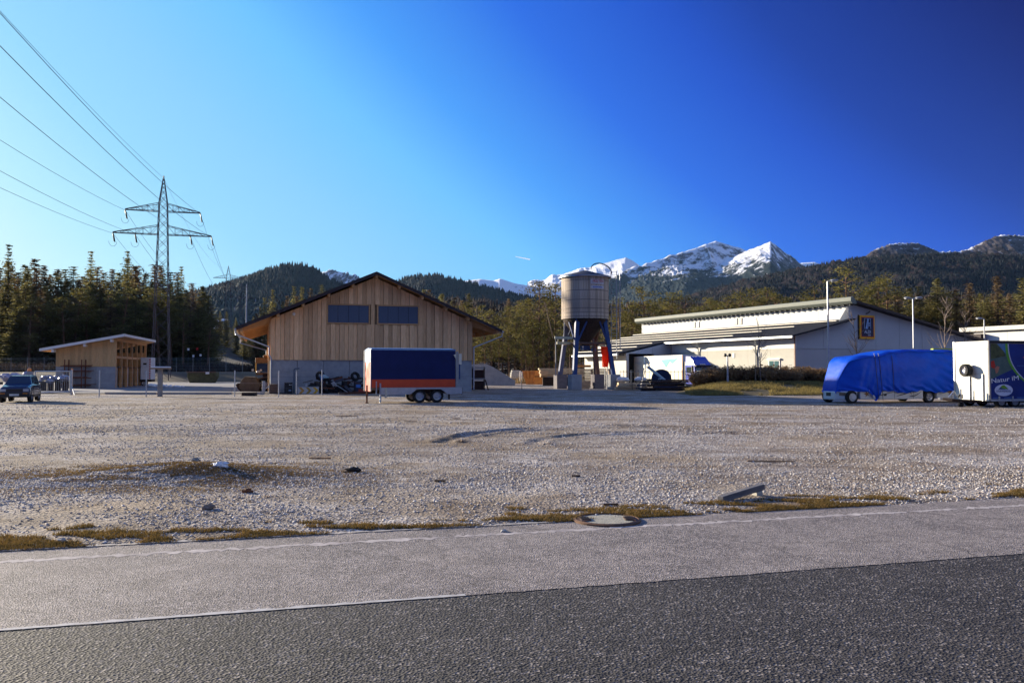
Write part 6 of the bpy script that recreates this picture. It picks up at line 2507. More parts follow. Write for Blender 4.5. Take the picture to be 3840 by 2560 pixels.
o.location = (q.x - .1, q.y + .6, zt_ + .12)
tag(o, 'orange brown board pack lying on top of the tall timber stack', 'board pack')
stack('timber_stack', 'thick squared timbers lying low before the tall stack under the silo', 'timber stack', 2180, 1457, 1.7, .7, 2, .28, newt, R(5), cols=1, ragged=.2, piece='beam')
stack('timber_stack', 'brown boards with a reddish edge right behind the orange sack', 'timber stack', 2293, 1453, .6, 1.0, 13, .11, oldt, R(8), cols=1, ragged=.08, piece='plank')
stack('pale_timber_stack', 'low stack of long pale timbers right of the silo behind the thin fence', 'timber stack', 2375, 1462, 3.2, .8, 3, .18, newt, R(4), cols=1, ragged=.6, piece='beam')
for i, (dx, lab) in enumerate([(-.7, 'white plastic bale at the left on the low pale timbers'), (.9, 'white plastic bale at the right on the low pale timbers')]):
    q = gr(2368, 1461)
    o = MB().blob((0, 0, 0), .62, 10, 7, .12, .42).build('plastic_bale', white, smooth=True)
    o.location = (q.x + dx, q.y + .5, .90)
    tag(o, lab, 'bale', 'white bales on the pale timbers')
q = gr(2385, 1440)
stack('board_stack', 'small stack of boards lying behind the white bales', 'timber stack', 2372, 1446, 1.8, .9, 8, .13, newt, R(4), piece='plank')
# white lumps under the sack
for i, u in enumerate((2285, 2300, 2315)):
    q = gr(u, 1453)
    o = MB().blob((0, 0, .25), .3, 8, 6, .2, .9).build('pale_stone_block', pst)
    o.location = q
    tag(o, 'rounded pale stone under the orange sack of the silo', 'stone', 'pale stones under the orange sack')

# children's slide
p = gr(2425, 1463)
sl_ = thing('slide', 'light blue metal playground slide with a ladder standing among the yard goods', 'slide', (p.x, p.y, 0), R(4))
sb = M('slide_blue', (.16, .34, .55), (.13, .28, .48), sc=3, rough=.35, spec=.6)
top, bot = Vector((.15, .3, 2.05)), Vector((2.1, .3, .55))
for y_ in (0, .55):
    m = MB()
    m.path([(.15, y_, 2.1), (.5, y_, 1.85), (1.9, y_, .72), (2.35, y_, .60)], .05, 6)
    m.build('side_rail', M('slide_edge', (.45, .62, .72), rough=.35), sl_)
m = MB()
pts_ = [(.15, 1.98), (.5, 1.72), (1.9, .60), (2.35, .50)]
for a, b_ in zip(pts_[:-1], pts_[1:]):
    m.add([(a[0], .03, a[1]), (b_[0], .03, b_[1]), (b_[0], .52, b_[1]), (a[0], .52, a[1]), (a[0], .03, a[1] - .03), (b_[0], .03, b_[1] - .03), (b_[0], .52, b_[1] - .03), (a[0], .52, a[1] - .03)],
          [(0, 1, 2, 3), (7, 6, 5, 4), (0, 4, 5, 1), (3, 2, 6, 7)])
m.build('chute', sb, sl_)
for y_, x_ in ((-.02, .0), (.57, .12)):
    MB().path([(x_ + .28, y_, 1.95), (x_ + .1, y_, 2.75), (x_ - .1, y_, 2.9), (x_ - .2, y_, 2.7), (x_ - .05, y_, 1.95)], .045, 6).build('handrail', M('slide_edge', (.45, .62, .72)), sl_)
    MB().tube((-.1, y_, 1.95), (-.55, y_, 0), .04, 6).build('ladder_rail', pst, sl_)
    MB().tube((1.3, y_, 1.1), (.75, y_, .1), .05, 6).build('support', M('slide_edge', (.45, .62, .72)), sl_)
for k_ in range(7):
    f = k_ / 7
    MB().tube((-.1 - .45 * f, -.02, 1.9 - 1.9 * f), (-.1 - .45 * f, .57, 1.9 - 1.9 * f), .025, 5).build('rung', pst, sl_)
# cable drum
p = gr(2488, 1462)
dr = thing('cable_drum', 'big dark blue cable drum standing on edge behind the slide', 'cable drum', (p.x, p.y + 1.0, .98), R(-6))
for y_ in (-.45, .45):
    MB().lathe([(.3, y_ - .05), (.86, y_ - .05), (.86, y_ + .05), (.3, y_ + .05)], n=30, axis='y').build('flange', M('drum_navy', (.015, .03, .09), (.01, .02, .06), sc=2, rough=.5), dr)
MB().lathe([(.6, -.4), (.6, .4)], n=24, axis='y').build('cable_core', black, dr)
# dark pile of steel sections
p = gr(2500, 1466)
sp_ = thing('steel_pile', 'low dark pile of steel sections and formwork under the slide and drum', 'steel pile', (p.x, p.y, 0), R(2))
for i in range(26):
    z_ = .06 + .14 * (i // 4)
    L_ = random.uniform(2.6, 4.6) * (1 - .06 * (i // 4))
    MB().obox((random.uniform(-.7, .9), .2 + .35 * (i % 4), z_), (L_, random.uniform(.12, .3), .12), rz=random.uniform(-.06, .06)).build('steel_section', random.choice([darkwood, blackp, M('section_navy', (.02, .03, .07), rough=.5)]), sp_)
for i in range(4):
    MB().obox((1.9 + i * .25, .1 + i * .2, .55 - i * .13), (1.3, .14, .06), ry=.35, rz=-.1).build('pale_strip', white if i % 2 else pst, sp_)

# thin fence with posts right of the silo
rf_ = thing('side_fence', 'wire fence with thin posts and diagonal braces right of the slide', 'fence', (0, 0, 0))
Tp = []
for (u, vt, vb) in [(1957, 1386, 1461), (2371, 1385, 1462), (2478, 1388, 1456), (2612, 1383, 1458), (2676, 1388, 1463), (2713, 1380, 1466)]:
    q = gr(u, vb)
    z_ = zat(vt, q.y)
    MB().tube((q.x, q.y, 0), (q.x, q.y, z_), .035 if u > 2500 else .022, 6).build('fence_post', galv if u > 2500 else blackp, rf_)
    Tp.append((q.x, q.y, z_))
for (a, du) in ((Tp[5], -.9), (Tp[5], -1.25)):
    MB().tube((a[0], a[1], a[2] - .25), (a[0] + du, a[1] - .2, 0), .028, 6).build('brace', galv, rf_)
w = MB()
for a, b_ in ((Tp[3], Tp[4]), (Tp[4], Tp[5])):
    for k_ in range(8):
        z_ = .15 + k_ * .22
        w.tube((a[0], a[1], z_), (b_[0], b_[1], z_), .005, 3, cap=False)
w.build('fence_wire', galv, rf_)
bf = thing('bar_fence', 'low fence of upright bars behind the yard goods in front of the lorry', 'fence', (0, 0, 0))
ya = 76.0
xa0, xa1 = ub(2325, ya), ub(2720, ya)
for i in range(30):
    x_ = xa0 + (xa1 - xa0) * i / 29
    MB().box(x_ - .02, x_ + .02, ya - .02, ya + .02, 0, 1.72 + .05 * (i % 2)).build('fence_bar', oldwood if i % 3 else galv, bf)
for z_ in (.4, 1.6):
    MB().box(xa0, xa1, ya + .021, ya + .05, z_, z_ + .04).build('fence_rail', steel, bf)

# ------------------------------------------------------------------ white building (supermarket)
HA = R(24.9)
hx, hy = 25.7, 75.0
shop = thing('supermarket', 'long white supermarket building with a raised roof strip, lean-to roof and a shaded gable', 'building', (hx, hy, 0), HA)
yF, yE = 0, 35.0


def lean(x):
    return 5.0 + .22 * x


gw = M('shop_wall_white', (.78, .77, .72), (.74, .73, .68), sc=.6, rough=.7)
shade = M('shop_panel_shaded', (.46, .48, .52), (.42, .44, .48), sc=.5, rough=.8, rnd=.02)  # white wall panels greyed and blued, their shade put into the colour
XR = 26.0


def upper(x):
    return 8.25 - .185 * abs(x - 6.3)


# solid core
m = MB()
m.prism([(.15, 0), (XR, 0), (XR, upper(XR) - .2), (6.9, 8.0), (6.9, lean(6.9) - .1), (.15, lean(.15) - .1)], .15, yE, 'y')
m.build('wall_core', gw, shop)
m = MB()
m.prism([(-5.8, 0), (.2, 0), (.2, lean(0) - .15), (-5.8, lean(-5.8) - .15)], 19.6, 28, 'y')
m.build('wing_core', beige, shop)
# gable panels facing the camera
jx = [0, wall_s(3090, hx, hy, HA), wall_s(3190, hx, hy, HA), wall_s(3287, hx, hy, HA), wall_s(3375, hx, hy, HA), wall_s(3460, hx, hy, HA), wall_s(3540, hx, hy, HA), 23.0, XR]
zj = 3.72


def gtop(x):
    return (lean(x) - .15) if x < 6.3 else upper(x) - .12


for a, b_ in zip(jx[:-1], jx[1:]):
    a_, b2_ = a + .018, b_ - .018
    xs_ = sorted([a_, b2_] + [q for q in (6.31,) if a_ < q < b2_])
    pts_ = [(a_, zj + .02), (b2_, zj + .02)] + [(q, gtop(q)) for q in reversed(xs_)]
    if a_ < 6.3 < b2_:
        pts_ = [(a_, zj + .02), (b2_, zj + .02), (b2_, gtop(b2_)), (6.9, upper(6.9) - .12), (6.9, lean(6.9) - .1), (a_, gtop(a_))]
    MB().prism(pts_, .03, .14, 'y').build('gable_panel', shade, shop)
for i in range(6):
    a, b_ = XR * i / 6 + (.0 if i else .0), XR * (i + 1) / 6
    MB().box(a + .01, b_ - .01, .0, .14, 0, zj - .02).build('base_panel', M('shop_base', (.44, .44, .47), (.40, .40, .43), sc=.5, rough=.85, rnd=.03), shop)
# long left wall: white upper, beige lower
ny_ = 6
for i in range(ny_):
    a, b_ = 18.8 * i / ny_ + .01, 18.8 * (i + 1) / ny_ - .01
    MB().box(.0, .15, a, b_, zj + .01, lean(0) - .1).build('wall_panel', gw, shop)
    MB().box(-.03, .15, a, b_, 0, zj - .01).build('lower_wall_panel', beige, shop)
MB().box(-.05, .02, -.03, .10, 0, lean(0) - .1).build('corner_strip', M('corner_red_brown', (.35, .22, .17), rough=.6), shop)
# clerestory strip
ny_ = 9
for i in range(ny_):
    a, b_ = 34.4 * i / ny_ + .012, 34.4 * (i + 1) / ny_ - .012
    MB().box(6.76, 6.9, a, b_, lean(6.8) + .05, 7.92).build('clerestory_panel', gw, shop)


def clere_y(u):
    q = (u - 1920) / F
    X0, Y0 = hx + 6.8 * cos(HA), hy + 6.8 * sin(HA)
    return (X0 - q * Y0) / (q * cos(HA) + sin(HA))


def long_y(u):
    q = (u - 1920) / F
    return (hx - q * hy) / (q * cos(HA) + sin(HA))


for (u0, u1) in ((2600, 2609), (2614, 2625), (2757, 2768), (2773, 2785)):
    y1_, y0_ = clere_y(u0), clere_y(u1)
    MB().box(6.70, 6.755, y0_, y1_, 6.85, 7.55).build('vent_window', M('pale_window', (.55, .54, .45), (.48, .46, .40), rough=.4), shop)
# fascia and upper roof
m = MB()
m.prism([(6.0, 8.2), (6.2, 7.98), (6.7, 7.90), (6.72, 8.15), (6.3, 8.62), (6.0, 8.55)], -.9, yE + .3, 'y')
m.build('roof_fascia', M('fascia_grey', (.20, .22, .19), (.17, .19, .16), sc=2, rough=.6), shop)
eb = MB().box(6.32, 6.74, 0, .10, 7.80, 7.96).mesh('eaves_bracket', blackp)
for i in range(46):
    part('eaves_bracket', eb, shop, (0, -.5 + i * .76, 0))
m = MB()
m.prism([(6.3, 8.42), (XR + .6, upper(XR + .6) + .1), (XR + .6, upper(XR + .6) - .12), (6.3, 8.2)], -.75, yE + .3, 'y')
m.build('upper_roof', darkroof, shop)
# lean-to roof
roofd = M('lean_roof_sheet', (.035, .038, .05), (.025, .028, .036), sc=2, rough=.9, spec=.03)
m = MB()
m.prism([(-.95, lean(-.95) - .02), (6.74, lean(6.74) - .02), (6.74, lean(6.74) + .12), (-.95, lean(-.95) + .12)], -.75, yE, 'y')
m.build('lean_roof', roofd, shop)
m = MB()
m.prism([(-6.9, lean(-6.9) - .02), (-.96, lean(-.96) - .02), (-.96, lean(-.96) + .12), (-6.9, lean(-6.9) + .12)], 18.9, 29, 'y')
m.build('lean_roof', roofd, shop)
for (x_, y0_, y1_) in ((4.9, -.2, 34), (3.0, 3.2, 34), (1.3, 5.8, 34), (-.4, 8.0, 34), (-2.3, 19.2, 29), (-4.3, 19.2, 29), (-6.2, 19.2, 29)):
    MB().box(x_ - .05, x_ + .05, y0_, y1_, lean(x_) + .24, lean(x_) + .32).build('roof_rail', M('rail_pale', (.66, .62, .52), rough=.45), shop)
MB().box(-1.08, -.93, -.75, 18.85, lean(-1) - .12, lean(-1) + .06).build('gutter', galv, shop)
MB().box(-7.05, -6.9, 18.9, 29, lean(-7) - .12, lean(-7) + .06).build('gutter', galv, shop)
m = MB()
for i in range(26):
    y = .3 + i * .72
    m.box(-.92, 0.0, y, y + .12, lean(-.5) - .26, lean(-.5) - .06)
m.build('rafter_end', M('rafter_dark', (.12, .11, .10), rough=.7), shop)
m = MB()
for i in range(14):
    y = 19.2 + i * .7
    m.box(-6.85, -5.9, y, y + .12, lean(-6.4) - .24, lean(-6.4) - .05)
m.build('rafter_end', M('rafter_dark', (.12, .11, .10)), shop)
# dock wing: front wall with dark opening
od0 = -(-wall_s(2358, 17.8, 92, HA)) if False else None
wx0, wy0 = hx - sin(HA) * 18.8, hy + cos(HA) * 18.8


def wing_x(u):
    return wall_s(u, wx0, wy0, HA)


oa, ob_ = wing_x(2358), wing_x(2452)
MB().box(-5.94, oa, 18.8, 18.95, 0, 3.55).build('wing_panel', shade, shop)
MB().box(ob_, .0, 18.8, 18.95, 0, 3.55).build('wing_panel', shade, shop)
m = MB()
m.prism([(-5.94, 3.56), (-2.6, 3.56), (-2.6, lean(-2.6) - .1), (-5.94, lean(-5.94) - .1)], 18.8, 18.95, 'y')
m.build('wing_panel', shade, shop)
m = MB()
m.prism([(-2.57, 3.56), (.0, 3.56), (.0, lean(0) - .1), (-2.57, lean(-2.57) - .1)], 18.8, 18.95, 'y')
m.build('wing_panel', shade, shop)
MB().box(oa - .1, ob_ + .1, 19.3, 19.4, 0, 3.55).build('dock_dark_backing', M('dock_black', (.015, .012, .012), rough=.9), shop)  # black sheet behind the opening, painted as its dark inside
for i in range(3):
    MB().box(-5.97, -5.84, 18.82 + i * 3, 21.8 + i * 3, 0, lean(-5.94) - .1).build('wing_side_panel', cream, shop)
# downpipes with swan necks
for u in (2622, 2838):
    y = long_y(u)
    m = MB()
    m.path([(-1.0, y + .5, lean(-1) - .1), (-.7, y + .4, 4.35), (-.12, y, 4.05), (-.12, y, .2)], .07, 6)
    m.path([(-1.0, y - .9, lean(-1) - .1), (-.6, y - .5, 4.45), (-.12, y, 4.1)], .06, 6)
    m.build('downpipe', galv, shop)
# window with frame in the long wall
y0_, y1_ = long_y(2925), long_y(2885)
fr = MB().box(-.09, -.031, y0_ - .05, y1_ + .05, zat(1397, 77), zat(1348, 77)).build('window_frame', white, shop)
MB().box(-.11, -.092, y0_ + .08, (y0_ + y1_) / 2 - .05, zat(1392, 77), zat(1353, 77)).build('pane', M('pane_teal', (.10, .20, .20), rough=.1, spec=.8), fr)
MB().box(-.11, -.092, (y0_ + y1_) / 2 + .05, y1_ - .08, zat(1392, 77), zat(1353, 77)).build('pane', M('pane_teal', (.10, .20, .20)), fr)
MB().box(-.2, -.03, y0_ - .15, y1_ + .15, zat(1349, 77), zat(1343, 77)).build('shutter_box', white, fr)
for u in (2752, 2833 + 18):
    y = long_y(u)
    MB().box(-.07, -.031, y - .16, y + .16, 3.0, 3.45).build('number_plate', white, shop)
MB().tube((-.07, long_y(2983) + .5, 0), (-.07, long_y(2983) + .5, 2.0), .03, 6).build('rod', galv, shop)
# sign on the gable
s0, s1 = wall_s(3222, hx, hy, HA), wall_s(3277, hx, hy, HA)
ysg = hy + 8
z0_, z1_ = zat(1271, 79), zat(1183, 79)
sg = MB().box(s0, s1, -.16, .025, z0_, z1_).build('sign_box', M('sign_orange_yellow', (.85, .42, .02), (.80, .38, .02), rough=.5), shop, bevel=.02)
iw = (s1 - s0)
MB().box(s0 + .14, s1 - .14, -.168, -.162, z0_ + .17, z1_ - .17).build('sign_red_edge', M('sign_red', (.60, .05, .01), rough=.5), sg)
MB().box(s0 + .21, s1 - .21, -.176, -.170, z0_ + .24, z1_ - .24).build('sign_field', M('sign_navy', (.006, .01, .06), rough=.4), sg)
cxs = (s0 + s1) / 2
pb = M('sign_pale_blue', (.30, .50, .85), rough=.4)
zl0_, zl1_ = z0_ + .95, z1_ - .32


def sgp(pts, y=-.182, mat=pb, nm='logo_stroke'):
    MB().prism(pts, y, y + .004, 'y').build(nm, mat, sg)


sgp([(cxs - .28, zl0_), (cxs - .12, zl0_), (cxs + .10, zl1_), (cxs + .0, zl1_)])
sgp([(cxs - .05, zl0_), (cxs + .04, zl0_), (cxs + .16, zl1_ - .1), (cxs + .12, zl1_)])
for k_ in range(3):
    z_ = zl0_ + .28 + k_ * .13
    sgp([(cxs + .10, z_), (cxs + .34, z_), (cxs + .34, z_ + .06), (cxs + .10, z_ + .06)])
for (a, b_, c, d) in ((-.42, .42, zl1_ - .0, zl1_ + .035), (-.42, -.38, zl0_, zl1_), (.38, .42, zl0_, zl1_)):
    sgp([(cxs + a, c), (cxs + b_, c), (cxs + b_, d), (cxs + a, d)], -.1795)
wl_ = M('sign_letter_white', (.66, .74, .92), rough=.4)
text('lettering', 'ALDI', .44, wl_, sg, (cxs, -.18, z0_ + .66), (pi / 2, 0, 0), w=.82)
text('lettering', 'SÜD', .20, wl_, sg, (cxs + .22, -.18, z0_ + .36), (pi / 2, 0, 0), w=.34)
MB().path([(cxs + .0, .0, z1_ + .15), (cxs + .0, -.25, z1_ + .22), (cxs + .06, -.45, z1_ + .38)], .05, 6).build('sign_lamp', blackp, shop)
MB().box(s0 - .12, s0 - .01, -.04, .025, z0_ - .03, z1_ + .03).build('sign_bracket', blackp, shop)
# yellowish green strip (hedge edge) beside the tarp top
o = MB().box(0, 3.2, 0, .4, 0, .26).build('yellow_green_banner', M('yellow_green', (.45, .55, .08), (.35, .45, .08), sc=6))
q = at(3500, 1318, 62)
o.location = (q.x, q.y, zat(1319, 62))
o.scale = (1, 1, 1)
tag(o, 'yellow green roof strip of a low shelter showing above the blue tarpaulin', 'roof strip')
sh = MB()
for x_ in (.1, 3.0):
    sh.tube((x_, .2, 0), (x_, .2, zat(1319, 62)), .05, 6)
so_ = sh.build('shelter_post', steel, None)
so_.location = (q.x, q.y, 0)
tag(so_, 'thin posts carrying the yellow green strip behind the motorhome', 'posts')

# second white building at the right edge
wb = thing('white_hall', 'bright white flat roofed hall cut by the right edge behind the advertising trailer', 'building', (68.6, 72.8, 0), HA)
zr = 6.3
for i in range(7):
    MB().box(-.02, .15, i * 4.3 + .01, i * 4.3 + 4.29, 0, zr).build('wall_panel', gw, wb)
MB().box(.15, 16, .0, 30.1, 0, zr - .1).build('wall_core', gw, wb)
MB().box(-.5, 17, -1.2, 31.6, zr + .15, zr + .65).build('flat_roof', M('roof_white_edge', (.78, .76, .68), rough=.6), wb)
MB().box(-.9, 0, 28.5, 31.4, zr - 1.0, zr - .2).build('awning', darkroof, wb)

# ------------------------------------------------------------------ lorry at the dock
KA = R(16.7)
tk = thing('lorry', 'blue lorry with a cream box trailer and a turquoise mountain print at the loading dock', 'lorry', (16.5, 80.0, 0), KA)
MB().box(0, 2.0, 0, 11.3, .85, 3.18).build('box_body', M('lorry_cream', (.70, .68, .54), (.66, .64, .50), sc=.6, rough=.5), tk, bevel=.02)
MB().box(-.02, 2.02, -.02, 11.32, 3.18, 3.24).build('roof_edge', white, tk)
MB().box(-.012, .0, -.02, .08, .85, 3.2).build('front_corner', M('corner_rust', (.55, .25, .1)), tk)


def lorry_y(u):
    q = (u - 1920) / F
    return (16.5 - q * 80.0) / (q * cos(KA) + sin(KA))


def tp_(u, v):
    y_ = lorry_y(u)
    D_ = 80 + y_ * cos(KA)
    return (y_, zat(v, D_))


MB().prism([tp_(2478, 1349), tp_(2543, 1343), tp_(2522, 1363), tp_(2512, 1356), tp_(2498, 1378)], -.012, -.004, 'x').build('mountain_logo', teal, tk)
pt = M('print_ghost', (.55, .60, .55), rough=.5)
for k_ in range(7):
    y_ = lorry_y(2395) - .8 + k_ * .25
    MB().box(-.010, -.003, y_, y_ + .13, 2.42, 2.66).build('faded_print', pt, tk)
for y_ in (8.2, 9.3, 10.4):
    for s in (.3, 1.7):
        wf = MB().lathe([(.22, -.14), (.4, -.14), (.42, 0), (.4, .14), (.22, .14)], n=18, axis='x', closed=True).build('wheel', black, tk)
        wf.location = (s if s < 1 else s, y_, .42)
MB().box(.2, 1.8, .2, 11, .6, .84).build('chassis', blackp, tk)
cb = M('truck_blue', (.02, .06, .50))
m = MB()
# cab: y from -2.3 (front) to -.45
c0_, c1_ = -2.35, -.5
m.loft([[(.04, c0_ + .12, .45), (1.96, c0_ + .12, .45), (1.96, c0_ + .05, 1.35), (.04, c0_ + .05, 1.35)],
        [(.02, c1_, .45), (1.98, c1_, .45), (1.98, c1_, 1.35), (.02, c1_, 1.35)]])
m.build('cab_lower', cb, tk)
m = MB()
m.loft([[(.04, c0_ + .05, 1.351), (1.96, c0_ + .05, 1.351), (1.90, c0_ + .28, 2.25), (.10, c0_ + .28, 2.25)],
        [(.02, c1_, 1.351), (1.98, c1_, 1.351), (1.98, c1_, 2.25), (.02, c1_, 2.25)]])
m.build('cab_upper', cb, tk)
m = MB()
m.loft([[(.10, c0_ + .30, 2.251), (1.90, c0_ + .30, 2.251), (1.80, c0_ + .75, 2.75), (.2, c0_ + .75, 2.75)],
        [(.06, c0_ + 1.2, 2.251), (1.94, c0_ + 1.2, 2.251), (1.84, c0_ + 1.25, 3.05), (.16, c0_ + 1.25, 3.05)],
        [(.02, c1_, 2.251), (1.98, c1_, 2.251), (1.92, c1_, 3.1), (.08, c1_, 3.1)]])
m.build('roof_deflector', cb, tk)
panel([(.18, c0_ + .05, 1.45), (1.82, c0_ + .05, 1.45), (1.78, c0_ + .21, 2.05), (.22, c0_ + .21, 2.05)], skyglass, 'windscreen', .02, tk)
MB().box(.1, 1.9, c0_ - .08, c0_ + .24, 2.12, 2.24).build('sun_visor', blackp, tk)
MB().box(.15, 1.85, c0_ - .01, c0_ + .04, .8, 1.3).build('grille', blackp, tk)
MB().box(.05, 1.95, c0_ - .06, c0_ + .1, .4, .72).build('bumper', cb, tk, bevel=.04)
for x_ in (.12, 1.55):
    MB().box(x_, x_ + .33, c0_ - .075, c0_ - .062, .52, .66).build('headlight', M('headlamp_glass', (.45, .48, .52)), tk)
MB().box(-.004, .016, c0_ + .55, c1_ - .25, 1.5, 2.05).build('side_window', glassd, tk)
for s, x_ in ((-1, -.2), (1, 2.2)):
    MB().box(x_ - .1, x_ + .1, c0_ + .0, c0_ + .1, 1.45, 2.15).build('mirror', blackp, tk)
    MB().tube((x_, c0_ + .05, 2.0), (1 + s * .95, c0_ + .3, 2.1), .025, 5).build('mirror_arm', blackp, tk)
MB().box(.72, 1.28, c0_ + .27, c0_ + .31, 2.27, 2.36).build('roof_plate', white, tk)
for y_ in (-1.6, .9):
    for s in (.25, 1.75):
        wf = MB().lathe([(.22, -.14), (.4, -.14), (.42, 0), (.4, .14), (.22, .14)], n=18, axis='x', closed=True).build('wheel', black, tk)
        wf.location = (s, y_, .42)
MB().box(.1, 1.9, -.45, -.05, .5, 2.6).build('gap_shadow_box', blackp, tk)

# ------------------------------------------------------------------ lamps
def lamp_post(label, u, vt, Yd, heads, group='street lamps of the supermarket car park'):
    x_ = ub(u, Yd)
    z_ = zat(vt, Yd)
    t = thing('street_lamp', label, 'street lamp', (x_, Yd, 0), 0, group)
    MB().tube((0, 0, 0), (0, 0, z_ * .45), .10, 8, .085).build('pole', galv, t)
    MB().tube((0, 0, z_ * .45 + .002), (0, 0, z_), .075, 8, .055).build('pole', galv, t)
    for s, L_ in heads:
        MB().tube((0, 0, z_), (s * .25, 0, z_ + .06), .04, 6).build('arm', galv, t)
        h = MB().blob((s * (.2 + L_ / 2), 0, z_ + .08), L_ / 2, 12, 8, 0, .28)
        h.build('lamp_head', M('lamp_head_grey', (.42, .44, .46), rough=.4), t, smooth=True)
        MB().obox((s * (.2 + L_ / 2), 0, z_ + .0), (L_ * .6, .3, .03)).build('lens', M('lamp_lens', (.7, .7, .7), rough=.2), t)
    return t


lamp_post('tall street lamp with one head to the right, left of the supermarket sign', 3107, 1055, 63, [(1, .62)])
lamp_post('street lamp with two heads standing behind the covered motorhome', 3427, 1120, 70, [(-1, .55), (1, .62)])
lamp_post('smaller street lamp with one head to the left above the advertising trailer', 3693, 1196, 84, [(-1, .62)])
t = lamp_post('short pole with two small dark floodlights before the white wall', 2728, 1332, 66, [])
for s in (-1, 1):
    MB().blob((s * .18, 0, 2.95), .13, 8, 6, 0, 1.1).build('floodlight', blackp, t)

# ------------------------------------------------------------------ saplings
def sapling(label, u, vb, vt, Yd, seed, stakes=False, th=1.0, lean_=0.0):
    g = np.random.default_rng(seed)
    x_ = ub(u, Yd)
    H_ = zat(vt, Yd)
    t = thing('bare_sapling', label, 'tree', (x_, Yd, 0), 0, 'bare saplings around the supermarket')
    bark_ = M('sapling_bark', (.26, .20, .16), (.18, .14, .11), sc=5, rough=.85)
    m = MB()
    pts_ = [Vector((lean_ * (k_ / 8) ** 2 + .03 * sin(k_ * 2.1), 0, H_ * k_ / 8)) for k_ in range(9)]
    for k_ in range(8):
        m.tube(pts_[k_], pts_[k_ + 1], .062 * th * (1 - k_ / 9), 6, .062 * th * (1 - (k_ + 1) / 9), cap=False)
    m.build('trunk', bark_, t)
    m = MB()
    for i in range(22):
        q = .35 + .6 * g.random()
        a = g.random() * 6.28
        L_ = H_ * .28 * (1.15 - q) * (.6 + .7 * g.random()) + .3
        p_ = Vector((lean_ * q * q, 0, H_ * q))
        d = Vector((cos(a) * .7, sin(a) * .7, .75)).normalized()
        e = p_ + d * L_ * .55
        e2 = e + (d + Vector((0, 0, .35))).normalized() * L_ * .45
        m.tube(p_, e, .020 * th, 4, .013 * th, cap=False)
        m.tube(e, e2, .013 * th, 4, .005 * th, cap=False)
        for j in range(3):
            k_ = g.random()
            s0_ = p_.lerp(e2, .3 + .6 * k_)
            dd = (d + Vector(g.normal(size=3)) * .6).normalized()
            m.tube(s0_, s0_ + dd * L_ * .3, .008 * th, 3, .003, cap=False)
    m.build('crown', bark_, t)
    if stakes:
        for dx in (-.42, .42):
            MB().tube((dx, 0, 0), (dx, 0, 1.95), .05, 6).build('stake', oldwood, t)
        MB().obox((0, 0, 1.93), (1.0, .06, .08)).build('cross_bar', oldwood, t)
    return t


sapling('staked bare sapling in front of the white wall between the downpipe and the window', 2852, 1430, 1190, 67, 1, True, 1.1, -.25)
sapling('bare sapling rising before the supermarket sign', 3218, 1310, 1165, 60, 2, False, 1.2, -.45)
sapling('bare tree at the right end of the shaded gable', 3540, 1310, 1110, 66, 3, False, 1.3, .3)
sapling('spreading bare tree just left of the advertising trailer', 3615, 1310, 1160, 74, 4, False, 1.3, .2)

# ------------------------------------------------------------------ grass bank and bush row
def bank_h(x, y):
    u = 1920 + F * x / y
    e = sstep(2500, 2740, u) * (1 - sstep(3130, 3260, u) * .7)
    return e * sstep(53, 66, y + (u - 2600) * -.004) * .75 * (1 - sstep(71.5, 74, y)) - .05


xs = np.linspace(8, 34, 100)
ys = np.linspace(50, 73.5, 90)
X, Y = np.meshgrid(xs, ys)
Z = bank_h(X, Y) + .05 * fbm(X, Y, 3, 71)
bk = npmesh('grass_bank', np.stack([X, Y, Z], -1).reshape(-1, 3), gridfaces(90, 100), M('bank_earth', (.10, .075, .035), (.17, .125, .05), sc=.8, rough=.95, bump=.4, bsc=8), smooth=True)
tag(bk, kind='structure')
n = 60000
u = 2570 + 640 * g_.random(n)
y = 53 + 20 * g_.random(n)
x = (u - 1920) / F * y
hb = bank_h(x, y)
k = (hb > .02) & (fbm(x / 1.5, y / 1.5, 3, 72) > -.25)
x, y, hb = x[k], y[k], hb[k]
v, f = blades(np.stack([x, y, hb - .02], -1), .06, .30, .05, 11, 1.4)
tag(npmesh('bank_grass', v, f, M('bank_grass', (.36, .28, .09), (.17, .13, .05), sc=.9, rough=.9, trans=.35)), 'matted yellow brown grass on the bank in front of the supermarket', 'grass', kind='stuff')


def bush(seed, R_, H_):
    g = np.random.default_rng(seed)
    t = thing('bush', 'b', 'bush', (0, 0, 0), 0)
    V = []
    m_ = 420
    for i in range(m_):
        a = g.random() * 6.28
        r = R_ * .35 * g.random()
        p_ = np.array([cos(a) * r, sin(a) * r, 0])
        d = np.array([cos(a) * R_ * (.3 + .8 * g.random()), sin(a) * R_ * (.3 + .8 * g.random()), H_ * (.45 + .6 * g.random())])
        w_ = np.array([-sin(a), cos(a), 0]) * .022
        q1, q2 = p_ + d * .5 + g.normal(size=3) * .04, p_ + d + g.normal(size=3) * .06
        V += [p_ - w_, p_ + w_, q1, q1 - w_, q1 + w_, q2]
        for _ in range(3):
            c_ = p_ + d * (.4 + .6 * g.random())
            e = g.normal(size=(3, 3)) * .055
            V += [c_ + e[0], c_ + e[1], c_ + e[2]]
    npmesh('branches', np.array(V), np.arange(len(V)).reshape(-1, 3), bushm, t)
    return t


